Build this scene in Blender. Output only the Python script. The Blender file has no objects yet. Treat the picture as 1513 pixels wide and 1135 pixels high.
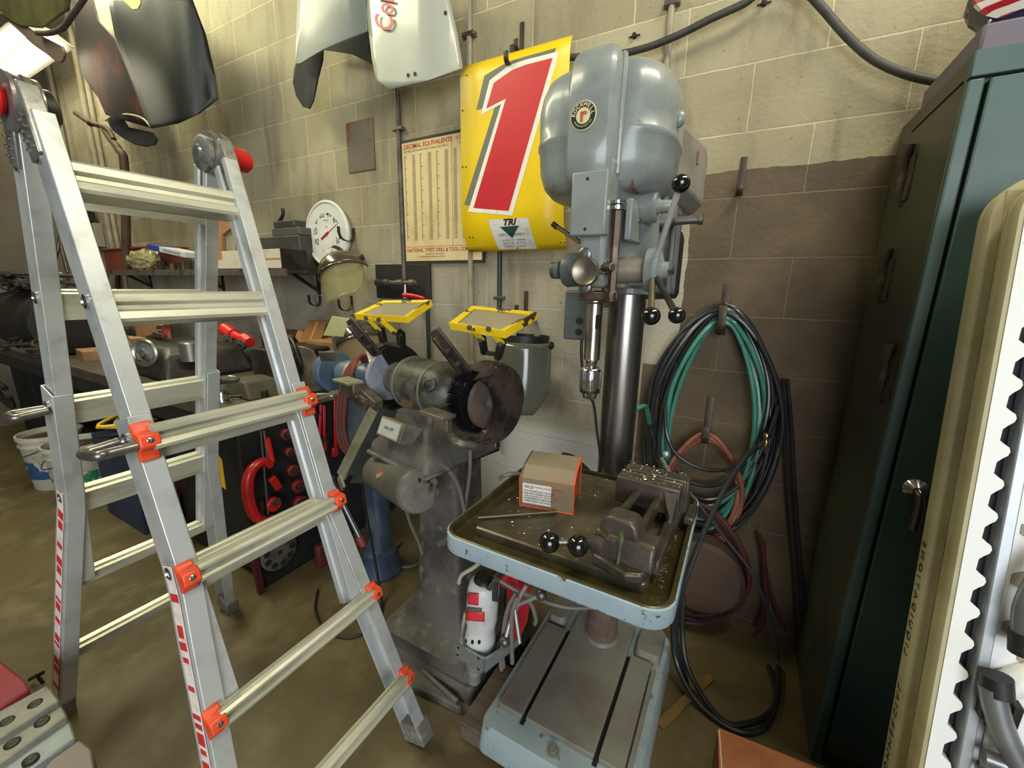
import bpy, bmesh, math, random
from mathutils import Vector, Matrix
random.seed(7)
PI = math.pi
sc = bpy.context.scene
COL = sc.collection
# ---------------------------------------------------------------- camera model (1513x1135)
CX, CY, F = 756.5, 567.5, 612.0
AX = Vector((0.87464949, 0.1244031, -0.46852122))
AY = Vector((0.48447326, -0.19133193, 0.85362624))
AZ = Vector((0.01655068, -0.97360976, -0.22761835))
H = 1.35          # camera height
WY = 1.73         # back wall plane
def ray(px, py):
    r = Vector((px - CX, py - CY, F))
    return Vector((r.dot(AX), r.dot(AY), r.dot(AZ)))
def _w(r, t): return Vector((r.x * t, r.y * t, r.z * t + H))
def PY(px, py, Y): r = ray(px, py); return _w(r, Y / r.y)
def PX(px, py, X): r = ray(px, py); return _w(r, X / r.x)
def PZ(px, py, Z): r = ray(px, py); return _w(r, (Z - H) / r.z)
V = Vector
# ---------------------------------------------------------------- materials
def lin(c):
    return c / 12.92 if c <= 0.04045 else ((c + 0.055) / 1.055) ** 2.4
def hx(h):
    h = h.lstrip('#')
    return tuple(lin(int(h[i:i + 2], 16) / 255) for i in (0, 2, 4)) + (1,)
MATS = {}
def mat(name, col, rough=.5, metal=0, col2=None, scale=6, lo=.45, hi=.65, bump=0, bscale=40, coat=0, emit=0, trans=0, alpha=1, rough2=None, col3=None, scale3=40, lo3=.6, hi3=.68, aniso=None):
    if name in MATS: return MATS[name]
    m = bpy.data.materials.new(name); m.use_nodes = True
    nt = m.node_tree; N = nt.nodes; Lk = nt.links
    b = N['Principled BSDF']
    b.inputs['Base Color'].default_value = hx(col)
    b.inputs['Roughness'].default_value = rough
    b.inputs['Metallic'].default_value = metal
    if coat: b.inputs['Coat Weight'].default_value = coat; b.inputs['Coat Roughness'].default_value = .12
    if trans: b.inputs['Transmission Weight'].default_value = trans
    if alpha < 1: b.inputs['Alpha'].default_value = alpha
    if emit: b.inputs['Emission Color'].default_value = hx(col); b.inputs['Emission Strength'].default_value = emit
    tc = None
    def coords():
        nonlocal tc
        if tc is None:
            tc = N.new('ShaderNodeTexCoord')
        return tc.outputs['Object']
    def noise(s, det=6):
        n = N.new('ShaderNodeTexNoise'); n.inputs['Scale'].default_value = s; n.inputs['Detail'].default_value = det; n.inputs['Roughness'].default_value = .65
        mp = N.new('ShaderNodeMapping')
        if aniso: mp.inputs['Scale'].default_value = aniso
        Lk.new(coords(), mp.inputs['Vector']); Lk.new(mp.outputs[0], n.inputs['Vector'])
        return n.outputs['Fac']
    last = None
    if col2:
        r = N.new('ShaderNodeMapRange'); r.interpolation_type = 'SMOOTHSTEP'
        r.inputs['From Min'].default_value = lo; r.inputs['From Max'].default_value = hi
        Lk.new(noise(scale), r.inputs['Value'])
        mx = N.new('ShaderNodeMix'); mx.data_type = 'RGBA'
        mx.inputs['A'].default_value = hx(col); mx.inputs['B'].default_value = hx(col2)
        Lk.new(r.outputs[0], mx.inputs['Factor']); last = mx.outputs['Result']
        if rough2 is not None:
            rr = N.new('ShaderNodeMapRange'); rr.inputs['To Min'].default_value = rough; rr.inputs['To Max'].default_value = rough2
            Lk.new(r.outputs[0], rr.inputs['Value']); Lk.new(rr.outputs[0], b.inputs['Roughness'])
    if col3:
        r = N.new('ShaderNodeMapRange'); r.inputs['From Min'].default_value = lo3; r.inputs['From Max'].default_value = hi3
        Lk.new(noise(scale3, 3), r.inputs['Value'])
        mx = N.new('ShaderNodeMix'); mx.data_type = 'RGBA'
        if last: Lk.new(last, mx.inputs['A'])
        else: mx.inputs['A'].default_value = hx(col)
        mx.inputs['B'].default_value = hx(col3)
        Lk.new(r.outputs[0], mx.inputs['Factor']); last = mx.outputs['Result']
    if last: Lk.new(last, b.inputs['Base Color'])
    if bump:
        bp = N.new('ShaderNodeBump'); bp.inputs['Strength'].default_value = bump; bp.inputs['Distance'].default_value = .004
        Lk.new(noise(bscale, 5), bp.inputs['Height']); Lk.new(bp.outputs[0], b.inputs['Normal'])
    MATS[name] = m
    return m
# ---------------------------------------------------------------- geometry
def frame(d):
    d = V(d).normalized()
    a = V((0, 0, 1)) if abs(d.z) < .9 else V((1, 0, 0))
    u = d.cross(a).normalized(); v = d.cross(u).normalized()
    return u, v
def RX(a): return Matrix.Rotation(a, 3, 'X')
def RY(a): return Matrix.Rotation(a, 3, 'Y')
def RZ(a): return Matrix.Rotation(a, 3, 'Z')
def smooth_path(pts, k=6):
    pts = [V(p) for p in pts]
    if len(pts) < 3: return pts
    out = []
    n = len(pts)
    for i in range(n - 1):
        p0 = pts[max(i - 1, 0)]; p1 = pts[i]; p2 = pts[i + 1]; p3 = pts[min(i + 2, n - 1)]
        for j in range(k):
            t = j / k
            out.append(.5 * ((2 * p1) + (p2 - p0) * t + (2 * p0 - 5 * p1 + 4 * p2 - p3) * t * t + (3 * p1 - p0 - 3 * p2 + p3) * t ** 3))
    out.append(pts[-1])
    return out
class G:
    def __init__(s): s.bm = bmesh.new()
    def ring(s, pts): return [s.bm.verts.new(p) for p in pts]
    def quads(s, a, b, closed=True):
        n = len(a)
        for i in range(n if closed else n - 1):
            j = (i + 1) % n
            try: s.bm.faces.new((a[i], a[j], b[j], b[i]))
            except ValueError: pass
    def loft(s, rings, cap=True, closed=True):
        rs = [s.ring(r) for r in rings]
        for a, b in zip(rs, rs[1:]): s.quads(a, b, closed)
        if cap and closed:
            s.bm.faces.new(rs[0][::-1]); s.bm.faces.new(rs[-1])
        return s
    def bb(s, x0, x1, y0, y1, z0, z1):
        return s.loft([[(x0, y0, z0), (x1, y0, z0), (x1, y1, z0), (x0, y1, z0)], [(x0, y0, z1), (x1, y0, z1), (x1, y1, z1), (x0, y1, z1)]])
    def box(s, c, size, R=None):
        c = V(c); sx, sy, sz = [q / 2 for q in size]
        def T(p):
            p = V(p); return c + (R @ p if R else p)
        return s.loft([[T((-sx, -sy, -sz)), T((sx, -sy, -sz)), T((sx, sy, -sz)), T((-sx, sy, -sz))], [T((-sx, -sy, sz)), T((sx, -sy, sz)), T((sx, sy, sz)), T((-sx, sy, sz))]])
    def bar(s, a, b, w, t, up=(0, 0, 1)):
        a = V(a); b = V(b); d = (b - a).normalized(); u = d.cross(V(up)).normalized(); v = u.cross(d).normalized()
        r = []
        for p in (a, b): r.append([p + u * i * w / 2 + v * j * t / 2 for i, j in ((-1, -1), (1, -1), (1, 1), (-1, 1))])
        return s.loft(r)
    def cyl(s, a, b, r, r2=None, n=24):
        a = V(a); b = V(b); u, v = frame(b - a); r2 = r if r2 is None else r2
        return s.loft([[p + (u * math.cos(2 * PI * i / n) + v * math.sin(2 * PI * i / n)) * q for i in range(n)] for p, q in ((a, r), (b, r2))])
    def lathe(s, a, d, prof, n=32, cap=True):
        a = V(a); d = V(d).normalized(); u, v = frame(d)
        return s.loft([[a + d * t + (u * math.cos(2 * PI * i / n) + v * math.sin(2 * PI * i / n)) * max(r, 1e-4) for i in range(n)] for t, r in prof], cap)
    def ball(s, c, r, sc_=(1, 1, 1), n=20, R=None):
        m = n // 2; c = V(c); rs = []
        for k in range(m + 1):
            th = PI * k / m
            rr = []
            for i in range(n):
                p = V((math.sin(th) * math.cos(2 * PI * i / n) * sc_[0], math.sin(th) * math.sin(2 * PI * i / n) * sc_[1], math.cos(th) * sc_[2])) * r
                if k in (0, m): p += V((math.cos(2 * PI * i / n), math.sin(2 * PI * i / n), 0)) * 1e-5
                rr.append(c + (R @ p if R else p))
            rs.append(rr)
        return s.loft(rs)
    def tube(s, pts, r, n=10, k=6, smooth=True):
        P = smooth_path(pts, k) if smooth else [V(p) for p in pts]
        Q = [P[0]]
        for p in P[1:]:
            if (p - Q[-1]).length > 1e-4: Q.append(p)
        P = Q; rs = []
        d = (P[1] - P[0]).normalized(); u, v = frame(d)
        for i, p in enumerate(P):
            t = (P[min(i + 1, len(P) - 1)] - P[max(i - 1, 0)]).normalized()
            u = (u - t * u.dot(t)).normalized(); v = t.cross(u)
            rr = r(i / (len(P) - 1)) if callable(r) else r
            rs.append([p + (u * math.cos(2 * PI * j / n) + v * math.sin(2 * PI * j / n)) * rr for j in range(n)])
        return s.loft(rs)
    def prism(s, poly, vec):
        vec = V(vec); a = [V(p) for p in poly]
        return s.loft([a, [p + vec for p in a]])
    def quadsurf(s, rows):   # open grid
        rs = [s.ring(r) for r in rows]
        for a, b in zip(rs, rs[1:]): s.quads(a, b, False)
        return s
WL = {}
def _finish(me, smooth, ang=38):
    if smooth:
        for p in me.polygons: p.use_smooth = True
        try: me.set_sharp_from_angle(angle=math.radians(ang))
        except Exception: pass
def link(name, me, parent, base=False):
    o = bpy.data.objects.new(name, me)
    COL.objects.link(o)
    vs = me.vertices
    if len(vs):
        lo = V((min(v.co.x for v in vs), min(v.co.y for v in vs), min(v.co.z for v in vs)))
        hi = V((max(v.co.x for v in vs), max(v.co.y for v in vs), max(v.co.z for v in vs)))
        c = (lo + hi) / 2
        if base: c.z = lo.z
        me.transform(Matrix.Translation(-c))
    else: c = V((0, 0, 0))
    WL[o] = c
    if parent is not None:
        o.parent = parent; o.location = c - WL[parent]
    else: o.location = c
    return o
def build(g, name, m, parent=None, smooth=True, xf=None, bevel=0, seg=2, sub=0, solid=0, label=None, ang=38, kind=None, cast=True):
    me = bpy.data.meshes.new(name)
    bmesh.ops.remove_doubles(g.bm, verts=g.bm.verts, dist=2e-6)
    bmesh.ops.recalc_face_normals(g.bm, faces=g.bm.faces)
    g.bm.to_mesh(me); g.bm.free()
    if xf: me.transform(xf)
    _finish(me, smooth, ang)
    if m: me.materials.append(m)
    o = link(name, me, parent, parent is None)
    if solid:
        md = o.modifiers.new('thickness', 'SOLIDIFY'); md.thickness = solid; md.offset = 0
    if sub:
        md = o.modifiers.new('subdivision', 'SUBSURF'); md.levels = md.render_levels = sub
    if bevel:
        md = o.modifiers.new('bevel', 'BEVEL'); md.width = bevel; md.segments = seg; md.limit_method = 'ANGLE'; md.angle_limit = math.radians(35)
    if label: o['label'] = label
    if kind: o['kind'] = kind
    return o
def tag(o, label=None, cat=None, group=None, kind=None):
    if label: o['label'] = label
    if cat: o['category'] = cat
    if group: o['group'] = group
    if kind: o['kind'] = kind
    return o
def thing(name, label, cat, loc, group=None):
    o = bpy.data.objects.new(name, None); COL.objects.link(o)
    o.empty_display_size = .05
    o.location = loc; WL[o] = V(loc)
    return tag(o, label, cat, group)
def struct(g, name, m, parent=None, **k):
    o = build(g, name, m, parent, **k)
    if parent is None: o['kind'] = 'structure'
    return o
def text_part(name, body, m, parent, origin, right, up, size, shear=0, ext=.0004, align='CENTER', spacing=1, bold=0, xs=1, line=1, warp=None):
    cu = bpy.data.curves.new(name, 'FONT'); cu.body = body; cu.size = size; cu.extrude = ext; cu.shear = shear
    cu.align_x = align; cu.align_y = 'CENTER'; cu.space_character = spacing; cu.offset = bold; cu.space_line = line
    cu.resolution_u = 2
    t = bpy.data.objects.new(name, cu); COL.objects.link(t)
    dg = bpy.context.evaluated_depsgraph_get(); dg.update()
    me = bpy.data.meshes.new_from_object(t.evaluated_get(dg))
    bpy.data.objects.remove(t); bpy.data.curves.remove(cu)
    right = V(right).normalized(); up = V(up).normalized(); nrm = right.cross(up)
    for v in me.vertices:
        c = v.co
        if warp: v.co = warp(c)
        else: v.co = V(origin) + right * c.x * xs + up * c.y + nrm * c.z
    me.materials.clear(); me.materials.append(m)
    me.name = name
    return link(name, me, parent)
# ---------------------------------------------------------------- material set
ALU = mat('ladder_aluminium', '#c2c6c4', .40, .38, '#a3a7a3', 9, .45, .7, bump=.05, bscale=90, col3='#bdbcab', scale3=3, lo3=.5, hi3=.75)
ALU2 = mat('rung_aluminium', '#c9c8b4', .34, .38, '#9d9b84', 14, .45, .7, bump=.05, bscale=120, aniso=(1, .2, 1))
ORANGE = mat('orange_plastic', '#e2502c', .4, 0, '#b53a1c', 20, .55, .75)
REDPL = mat('red_plastic', '#d51d22', .35)
STEEL = mat('worn_steel', '#8a8782', .34, .9, '#5c5750', 12, .4, .7, rough2=.55)
COLUMNST = mat('column_steel', '#8f8b85', .27, .95, '#5f5a53', 9, .4, .75, rough2=.42, aniso=(1, 1, .25))
CHROME = mat('chrome', '#c9c9c6', .16, 1)
DKSTEEL = mat('dark_steel', '#3c3833', .5, .6, '#25211d', 10, .4, .7)
BLACKPL = mat('black_plastic_ball', '#0b0b0c', .12, 0, coat=.6)
BLACK = mat('black_rubber', '#1b1b1c', .5, 0, '#2d2b29', 20, .5, .75)
GREY = mat('grey_blue_paint', '#868d89', .36, .0, '#737a76', 5, .4, .7, bump=.06, bscale=30, coat=.25, col3='#4d504e', scale3=22, lo3=.66, hi3=.74)
GREYD = mat('dark_grey_paint', '#59605e', .45, 0, '#484d4b', 7, .4, .7)
RIMBLUE = mat('pale_blue_paint', '#97a9b0', .42, 0, '#84979f', 5, .45, .7, bump=.08, bscale=60, col3='#4a4038', scale3=38, lo3=.60, hi3=.645)
OILY = mat('oily_cast_iron', '#4c4637', .3, .45, '#6a6250', 8, .4, .7, bump=.12, bscale=60, rough2=.42, col3='#b9a878', scale3=110, lo3=.72, hi3=.76)
OILY2 = mat('oily_table_trough', '#3e3820', .3, .35, '#57502f', 9, .4, .7, bump=.12, bscale=50)
VISEM = mat('vise_iron', '#5b534b', .42, .55, '#3d372f', 10, .4, .7, bump=.2, bscale=50, col3='#c8bda4', scale3=120, lo3=.7, hi3=.75)
BASEG = mat('grey_base_paint', '#75746a', .5, 0, '#6a5f54', 4, .45, .7, bump=.08, bscale=50, col3='#4b4640', scale3=30, lo3=.7, hi3=.76)
WOOD = mat('old_wood', '#63554b', .8, 0, '#4a3e36', 6, .4, .7, bump=.3, bscale=40, aniso=(1, 6, 6))
GRIME = mat('grimy_grinder_paint', '#55564b', .42, .1, '#2c2b26', 9, .42, .6, bump=.25, bscale=35, col3='#8b867a', scale3=45, lo3=.68, hi3=.76)
GRIMEL = mat('dusty_cast_grey', '#6f6b63', .6, .05, '#4b4741', 6, .4, .65, bump=.2, bscale=30)
YEL = mat('chipped_yellow_paint', '#ecc81c', .38, 0, '#e2bb12', 10, .5, .7, col3='#4a3424', scale3=14, lo3=.61, hi3=.63)
CARD = mat('cardboard', '#a9794f', .85, 0, '#946741', 5, .4, .7, bump=.05)
CARDW = mat('white_cardboard', '#c9c0ad', .8, 0, '#b5a98f', 6, .5, .7)
DARK = mat('dark_void', '#0d0c0b', .9)
PAPER = mat('white_label', '#d9d7cf', .7, 0, '#c5c1b4', 20, .5, .7)
INK = mat('black_ink', '#22201e', .7)
REDINK = mat('red_ink', '#a8352a', .7)
REDP = mat('red_tool_paint', '#b2191c', .36, 0, '#8c1417', 10, .5, .7, coat=.3)
# ================================================================ setting
def wall_material():
    m = bpy.data.materials.new('painted_block_wall'); m.use_nodes = True
    nt = m.node_tree; N = nt.nodes; L = nt.links; b = N['Principled BSDF']
    geo = N.new('ShaderNodeNewGeometry'); sep = N.new('ShaderNodeSeparateXYZ'); L.new(geo.outputs['Position'], sep.inputs[0])
    def math_(op, a, bb, clamp=False):
        n = N.new('ShaderNodeMath'); n.operation = op; n.use_clamp = clamp
        for i, q in enumerate((a, bb)):
            if q is None: continue
            if isinstance(q, (int, float)): n.inputs[i].default_value = q
            else: L.new(q, n.inputs[i])
        return n.outputs[0]
    # planar coordinates: along the wall = x + y (works for both walls), z
    nz = N.new('ShaderNodeTexNoise'); nz.inputs['Scale'].default_value = 18; nz.inputs['Detail'].default_value = 3
    L.new(geo.outputs['Position'], nz.inputs['Vector'])
    jit = math_('MULTIPLY', math_('SUBTRACT', nz.outputs['Fac'], .5), .006)
    u = math_('ADD', math_('ADD', sep.outputs['X'], 0.0675 + .4064 * 30), jit)
    v = math_('ADD', math_('SUBTRACT', sep.outputs['Z'], 2.073 - .2032 * 40), jit)
    cb = N.new('ShaderNodeCombineXYZ'); L.new(u, cb.inputs[0]); L.new(v, cb.inputs[1])
    br = N.new('ShaderNodeTexBrick'); L.new(cb.outputs[0], br.inputs['Vector'])
    br.offset = .535; br.offset_frequency = 2; br.squash = 1
    br.inputs['Scale'].default_value = 1; br.inputs['Brick Width'].default_value = .4064; br.inputs['Row Height'].default_value = .2032
    br.inputs['Mortar Size'].default_value = .0032; br.inputs['Mortar Smooth'].default_value = .35; br.inputs['Bias'].default_value = 0
    br.inputs['Color1'].default_value = hx('#958c6e'); br.inputs['Color2'].default_value = hx('#aaa182'); br.inputs['Mortar'].default_value = hx('#c6bd9b')
    def noise(s, d=5, sc_=(1, 1, 1), off=(0, 0, 0)):
        mp = N.new('ShaderNodeMapping'); mp.inputs['Scale'].default_value = sc_; mp.inputs['Location'].default_value = off
        L.new(geo.outputs['Position'], mp.inputs['Vector'])
        n = N.new('ShaderNodeTexNoise'); n.inputs['Scale'].default_value = s; n.inputs['Detail'].default_value = d; n.inputs['Roughness'].default_value = .6
        L.new(mp.outputs[0], n.inputs['Vector']); return n.outputs['Fac']
    def mr(x, a, c, lo=0, hi=1):
        n = N.new('ShaderNodeMapRange'); n.interpolation_type = 'SMOOTHSTEP'
        n.inputs['From Min'].default_value = a; n.inputs['From Max'].default_value = c; n.inputs['To Min'].default_value = lo; n.inputs['To Max'].default_value = hi
        L.new(x, n.inputs['Value']); return n.outputs[0]
    def mix(f, a, c, mode='MIX'):
        n = N.new('ShaderNodeMix'); n.data_type = 'RGBA'; n.blend_type = mode
        if isinstance(f, float): n.inputs['Factor'].default_value = f
        else: L.new(f, n.inputs['Factor'])
        for k, q in (('A', a), ('B', c)):
            if isinstance(q, str): n.inputs[k].default_value = hx(q)
            else: L.new(q, n.inputs[k])
        return n.outputs['Result']
    col = br.outputs['Color']
    # old lime-wash, greyer low down, dusty streaks
    col = mix(mr(noise(1.3, 4), .42, .68), col, mix(.6, col, '#776d54'))
    lowz = mr(sep.outputs['Z'], 1.75, 1.2)
    col = mix(math_('MULTIPLY', lowz, .55), col, mix(.75, col, '#a8a49c'))
    col = mix(math_('MULTIPLY', mr(noise(3, 6, (3, 3, .5)), .52, .70), .45), col, '#5f5545')
    col = mix(math_('MULTIPLY', mr(noise(2.2, 6, (2.2, 2.2, .6), (3, 1, 2)), .50, .72), .5), col, '#6b5a41')
    # the bare, never repainted area right of the drill press
    e = math_('MULTIPLY', mr(noise(14, 4), .3, .7), .006)
    mk = math_('MULTIPLY', math_('GREATER_THAN', math_('SUBTRACT', sep.outputs['X'], e), -.215), math_('GREATER_THAN', math_('SUBTRACT', 1.755, sep.outputs['Z']), e))
    mkL = math_('MULTIPLY', math_('GREATER_THAN', sep.outputs['X'], -.34), math_('LESS_THAN', sep.outputs['Z'], 1.055))
    mk = math_('MAXIMUM', mk, mkL)
    bare = mix(br.outputs['Fac'], mix(mr(noise(5, 6), .35, .7), '#4d402d', '#5f5039'), '#6c5e44')
    col = mix(mk, col, bare)
    # white overspray low behind the drill press
    w = math_('MULTIPLY', math_('MULTIPLY', mr(sep.outputs['Z'], .74, .66), math_('LESS_THAN', sep.outputs['X'], -.35)), math_('GREATER_THAN', sep.outputs['X'], -2.2))
    col = mix(math_('MULTIPLY', w, .75), col, '#cfccc8')
    # soot blown on the wall by the grinder
    vd = N.new('ShaderNodeVectorMath'); vd.operation = 'DISTANCE'; vd.inputs[1].default_value = (-.74, WY, .86); L.new(geo.outputs['Position'], vd.inputs[0])
    sn = math_('ADD', vd.outputs['Value'], math_('MULTIPLY', noise(9, 5), .22))
    col = mix(math_('MULTIPLY', mr(sn, .27, .13), .75), col, '#3f332a')
    # spatter of holes
    sp = N.new('ShaderNodeTexNoise'); sp.inputs['Scale'].default_value = 75; sp.inputs['Detail'].default_value = 2; L.new(geo.outputs['Position'], sp.inputs['Vector'])
    col = mix(math_('MULTIPLY', mr(sp.outputs['Fac'], .70, .74), .6), col, '#4d4235')
    L.new(col, b.inputs['Base Color']); b.inputs['Roughness'].default_value = .75
    h = math_('ADD', math_('MULTIPLY', br.outputs['Fac'], -.9), math_('MULTIPLY', noise(55, 6), .8))
    bp = N.new('ShaderNodeBump'); bp.inputs['Strength'].default_value = .75; bp.inputs['Distance'].default_value = .005
    L.new(h, bp.inputs['Height']); L.new(bp.outputs[0], b.inputs['Normal'])
    return m
WALL = wall_material()
struct(G().bb(-5.95, 3.2, WY, WY + .2, -.1, 4.0), 'wall_back', WALL, smooth=False)
LEFTW = mat('left_wall_paint', '#6e6656', .85, 0, '#5b5446', 2, .4, .7, bump=.2, bscale=40)
struct(G().bb(-6.15, -5.95, -4.5, WY + .2, -.1, 4.0), 'wall_left', LEFTW, smooth=False)
CEIL = mat('ceiling_paint', '#8d8570', .9)
struct(G().bb(-6.15, 3.2, -4.5, WY + .2, 4.0, 4.15), 'ceiling', CEIL, smooth=False)
FLOOR = mat('concrete_floor', '#655939', .46, 0, '#4f4429', 1.6, .35, .7, bump=.06, bscale=12, rough2=.62, col3='#776b4c', scale3=5, lo3=.5, hi3=.75)
struct(G().bb(-6.15, 3.2, -4.5, WY + .2, -.12, 0), 'floor', FLOOR, smooth=False)
# pilaster / cabling on the wall: conduits ------------------------------------------------
COND = mat('painted_conduit', '#978b74', .5, 0, '#7d725d', 9, .4, .7)
CONDD = mat('dark_pipe', '#4b443c', .5, .3, '#6b6257', 7, .4, .7)
def conduit(label, x0, ztop, zbot, r, m, straps=(), y=None, grp=None):
    y = WY - r - .004 if y is None else y
    t = thing('wall_conduit', label, 'pipe', (x0, y, zbot), grp)
    build(G().cyl((x0, y, zbot), (x0, y, ztop), r, n=14), 'pipe', m, t)
    for z in straps:
        build(G().bb(x0 - r * 2.4, x0 + r * 2.4, y - r - .002, WY - .001, z - .008, z + .008), 'strap', STEEL, t, bevel=.002)
conduit('painted steel conduit running up the block wall just left of the yellow sign', -1.178, 3.95, .02, .013, COND, (1.2, 2.4))
conduit('dark riser pipe ending above the black square of board on the wall', -1.603, 3.95, 1.375, .013, CONDD, (2.1,))
conduit('thin dark green pipe running down the wall below the yellow sign', -1.017, 1.75, .55, .011, mat('green_black_pipe', '#252d27', .4), (1.3,))
conduit('dark pipe running down from the black board behind the left grinder shield', -1.455, 1.29, .45, .010, mat('green_black_pipe', '#252d27', .4))
conduit('painted conduit running up the wall behind the top of the drill press', -.345, 3.95, .5, .011, COND, (2.3,))
conduit('left painted conduit of the pair near the far end of the wall', -5.13, 3.95, .9, .022, COND, (2.2,))
conduit('right painted conduit of the pair near the far end of the wall', -5.02, 3.95, .9, .018, COND, (2.2,))
conduit('dark thin conduit close to the far corner of the room', -5.75, 3.95, 1.0, .02, COND)
# thick cable looping across the top of the wall
CABLE = mat('thick_cable_rubber', '#3f3d36', .6, 0, '#2c2a26', 30, .4, .7)
pts = [PY(x, y, 1.68) for x, y in [(700, 105), (770, 93), (842, 85), (900, 82), (950, 72), (1000, 53), (1050, 28), (1100, 5), (1125, -14), (1158, -22), (1190, -12), (1215, 12), (1250, 52), (1290, 87), (1340, 110), (1392, 121), (1420, 118)]]
o = build(G().tube(pts, .0115, n=12), 'wall_cable', CABLE)
tag(o, 'thick dark cable swagged across the top of the block wall above the drill press', 'cable')
# old patch of scraped paint with rust
PATCH = mat('scraped_patch', '#675f50', .8, 0, '#7a3d22', 9, .54, .62, bump=.4)
a = PY(511, 184, WY - .003); c = PY(555, 250, WY - .003)
o = build(G().bb(a.x, c.x, WY - .006, WY + .01, c.z, a.z + .005), 'wall_patch', PATCH, bevel=.002)
tag(o, 'rust stained grey square patch on the block wall beside the light grey panel', 'patch')
# black board behind the manifold
a = PY(556, 391, WY - .01); c = PY(637, 443, WY - .01)
bd = build(G().bb(a.x, c.x, WY - .02, WY - .001, c.z, a.z), 'wall_board', mat('black_board', '#262320', .6, 0, '#35302b', 9, .5, .7), bevel=.002)
tag(bd, 'square black board screwed to the wall under the decimal chart', 'board')
# manifold on it
mz = PY(590, 418, 1.66).z
t = thing('air_manifold', 'dark horizontal pipe manifold with a red valve handle on the black board', 'pipe', (-1.6, 1.67, mz - .02))
g = G()
xa = PY(556, 418, 1.66).x; xb = PY(614, 418, 1.66).x
g.cyl((xa, 1.67, mz), (xb, 1.67, mz), .013, n=16)
for x in (xa + .01, xa + .07, (xa + xb) / 2 + .03, xb - .03): g.cyl((x - .018, 1.67, mz), (x + .018, 1.67, mz), .019, n=12)
build(g, 'manifold_pipe', CONDD, t)
p = PY(599, 428, 1.66)
build(G().cyl((p.x, 1.66, mz - .01), (p.x, 1.655, mz - .09), .009, n=12).ball((p.x, 1.655, mz - .075), .014), 'valve_body', CHROME, t)
a = PY(597, 436, 1.64); c = PY(627, 441, 1.62)
build(G().tube([a, (a + c) / 2 + V((0, 0, .004)), c], lambda q: .013 - .006 * q, n=10), 'valve_handle', REDPL, t)
# little black holes / anchors in the wall are part of its material
# lights that the room has ----------------------------------------------------------------
TUBE = mat('lit_tube', '#fffbe0', .5, emit=9)
FIX = mat('light_fixture_white', '#c9c5b5', .5)
def fixture(label, c, L_):
    x, y, z = c
    t = thing('tube_light', label, 'ceiling light', (x, y, z))
    g = G(); g.prism([(x - L_ / 2, y - .16, z + .02), (x - L_ / 2, y - .05, z + .08), (x - L_ / 2, y + .05, z + .08), (x - L_ / 2, y + .16, z + .02), (x - L_ / 2, y + .14, z + .02), (x - L_ / 2, y, z + .055), (x - L_ / 2, y - .14, z + .02)], (L_, 0, 0))
    build(g, 'reflector', FIX, t)
    for dy in (-.085, .085):
        build(G().cyl((x - L_ / 2 + .02, y + dy, z), (x + L_ / 2 - .02, y + dy, z), .019, n=12), 'tube', TUBE, t)
    for dx in (-L_ / 3, L_ / 3):
        build(G().cyl((x + dx, y, z + .07), (x + dx, y, 4.0), .004, n=6), 'hanger', STEEL, t)
fixture('twin tube light hanging at the top left over the far bench', (-5.15, 1.3, 2.93), 1.55)
# ================================================================ articulated ladder
lad = thing('folding_ladder', 'aluminium articulated A-frame ladder with orange brackets and red hinge knobs, standing in the foreground', 'ladder', (-1.23, .47, 0))
def LP(side, z, n, y):   # point on a section: z height along the rail, n outwards, y along the rungs
    x = -.70 - .2976 * z + n * .9584
    zz = z + n * .2852
    if side < 0: x = -2.46 - x
    return V((x, y, zz))
def rail(side, path, prof, name, m=ALU, bevel=.0015):
    # path: list of (z, y) ; prof: [(n, dy)]
    g = G(); g.loft([[LP(side, z, n, y + dy) for n, dy in prof] for z, y in path])
    return build(g, name, m, lad, bevel=bevel, ang=30)
def chan(s, n0, n1, w, th=.004):  # C channel open towards the inside (s=+1 opens to +y)
    return [(n0, 0), (n1, 0), (n1, s * w), (n1 - th, s * w), (n1 - th, s * th), (n0 + th, s * th), (n0 + th, s * w), (n0, s * w)]
for side in (1, -1):
    sn = 'front' if side > 0 else 'back'
    for s, y0 in ((1, .303), (-1, .667)):
        # inner rail, straight
        yi = y0 + s * .006
        w = .032
        rail(side, [(1.64, yi), (.50, yi)], [(-.028, 0), (-.028, s * w), (-.010, s * w), (-.006, s * (w - .006)), (.010, s * (w - .006)), (.014, s * w), (.030, s * w), (.030, 0)], 'inner_rail')
        # outer channel with flared foot
        yo = y0 - s * .001
        f = -s
        rail(side, [(1.09, yo), (.80, yo), (.74, yo + f * .003), (.66, yo + f * .012), (.50, yo + f * .028), (.25, yo + f * .054), (.035, yo + f * .078)], chan(s, -.035, .036, .036), 'outer_rail')
        # rubber foot
        ye = yo + f * .080
        g = G(); g.loft([[LP(side, z, n, ye + s * dy - f * 0 + (f * .004 if z < .05 else 0)) for n, dy in ((-.040, -.004), (.041, -.004), (.041, .042), (-.040, .042))] for z in (.075, .045, .012)])
        build(g, 'rubber_foot', mat('worn_foot_rubber', '#6b685f', .7, 0, '#8d8b83', 20, .5, .7), lad, bevel=.003)
        # rivets
        for z in (1.57, 1.31, 1.05, .785):
            g = G()
            c = LP(side, z, 0, yo - s * .001)
            if z > 1.1: c = LP(side, z, 0, yi - s * .001)
            g.lathe(c, (0, -s, 0), [(-.004, .013), (.003, .014), (.0045, .010), (.002, .008), (.001, .0)], n=16)
            build(g, 'rung_rivet', CHROME, lad)
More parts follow.
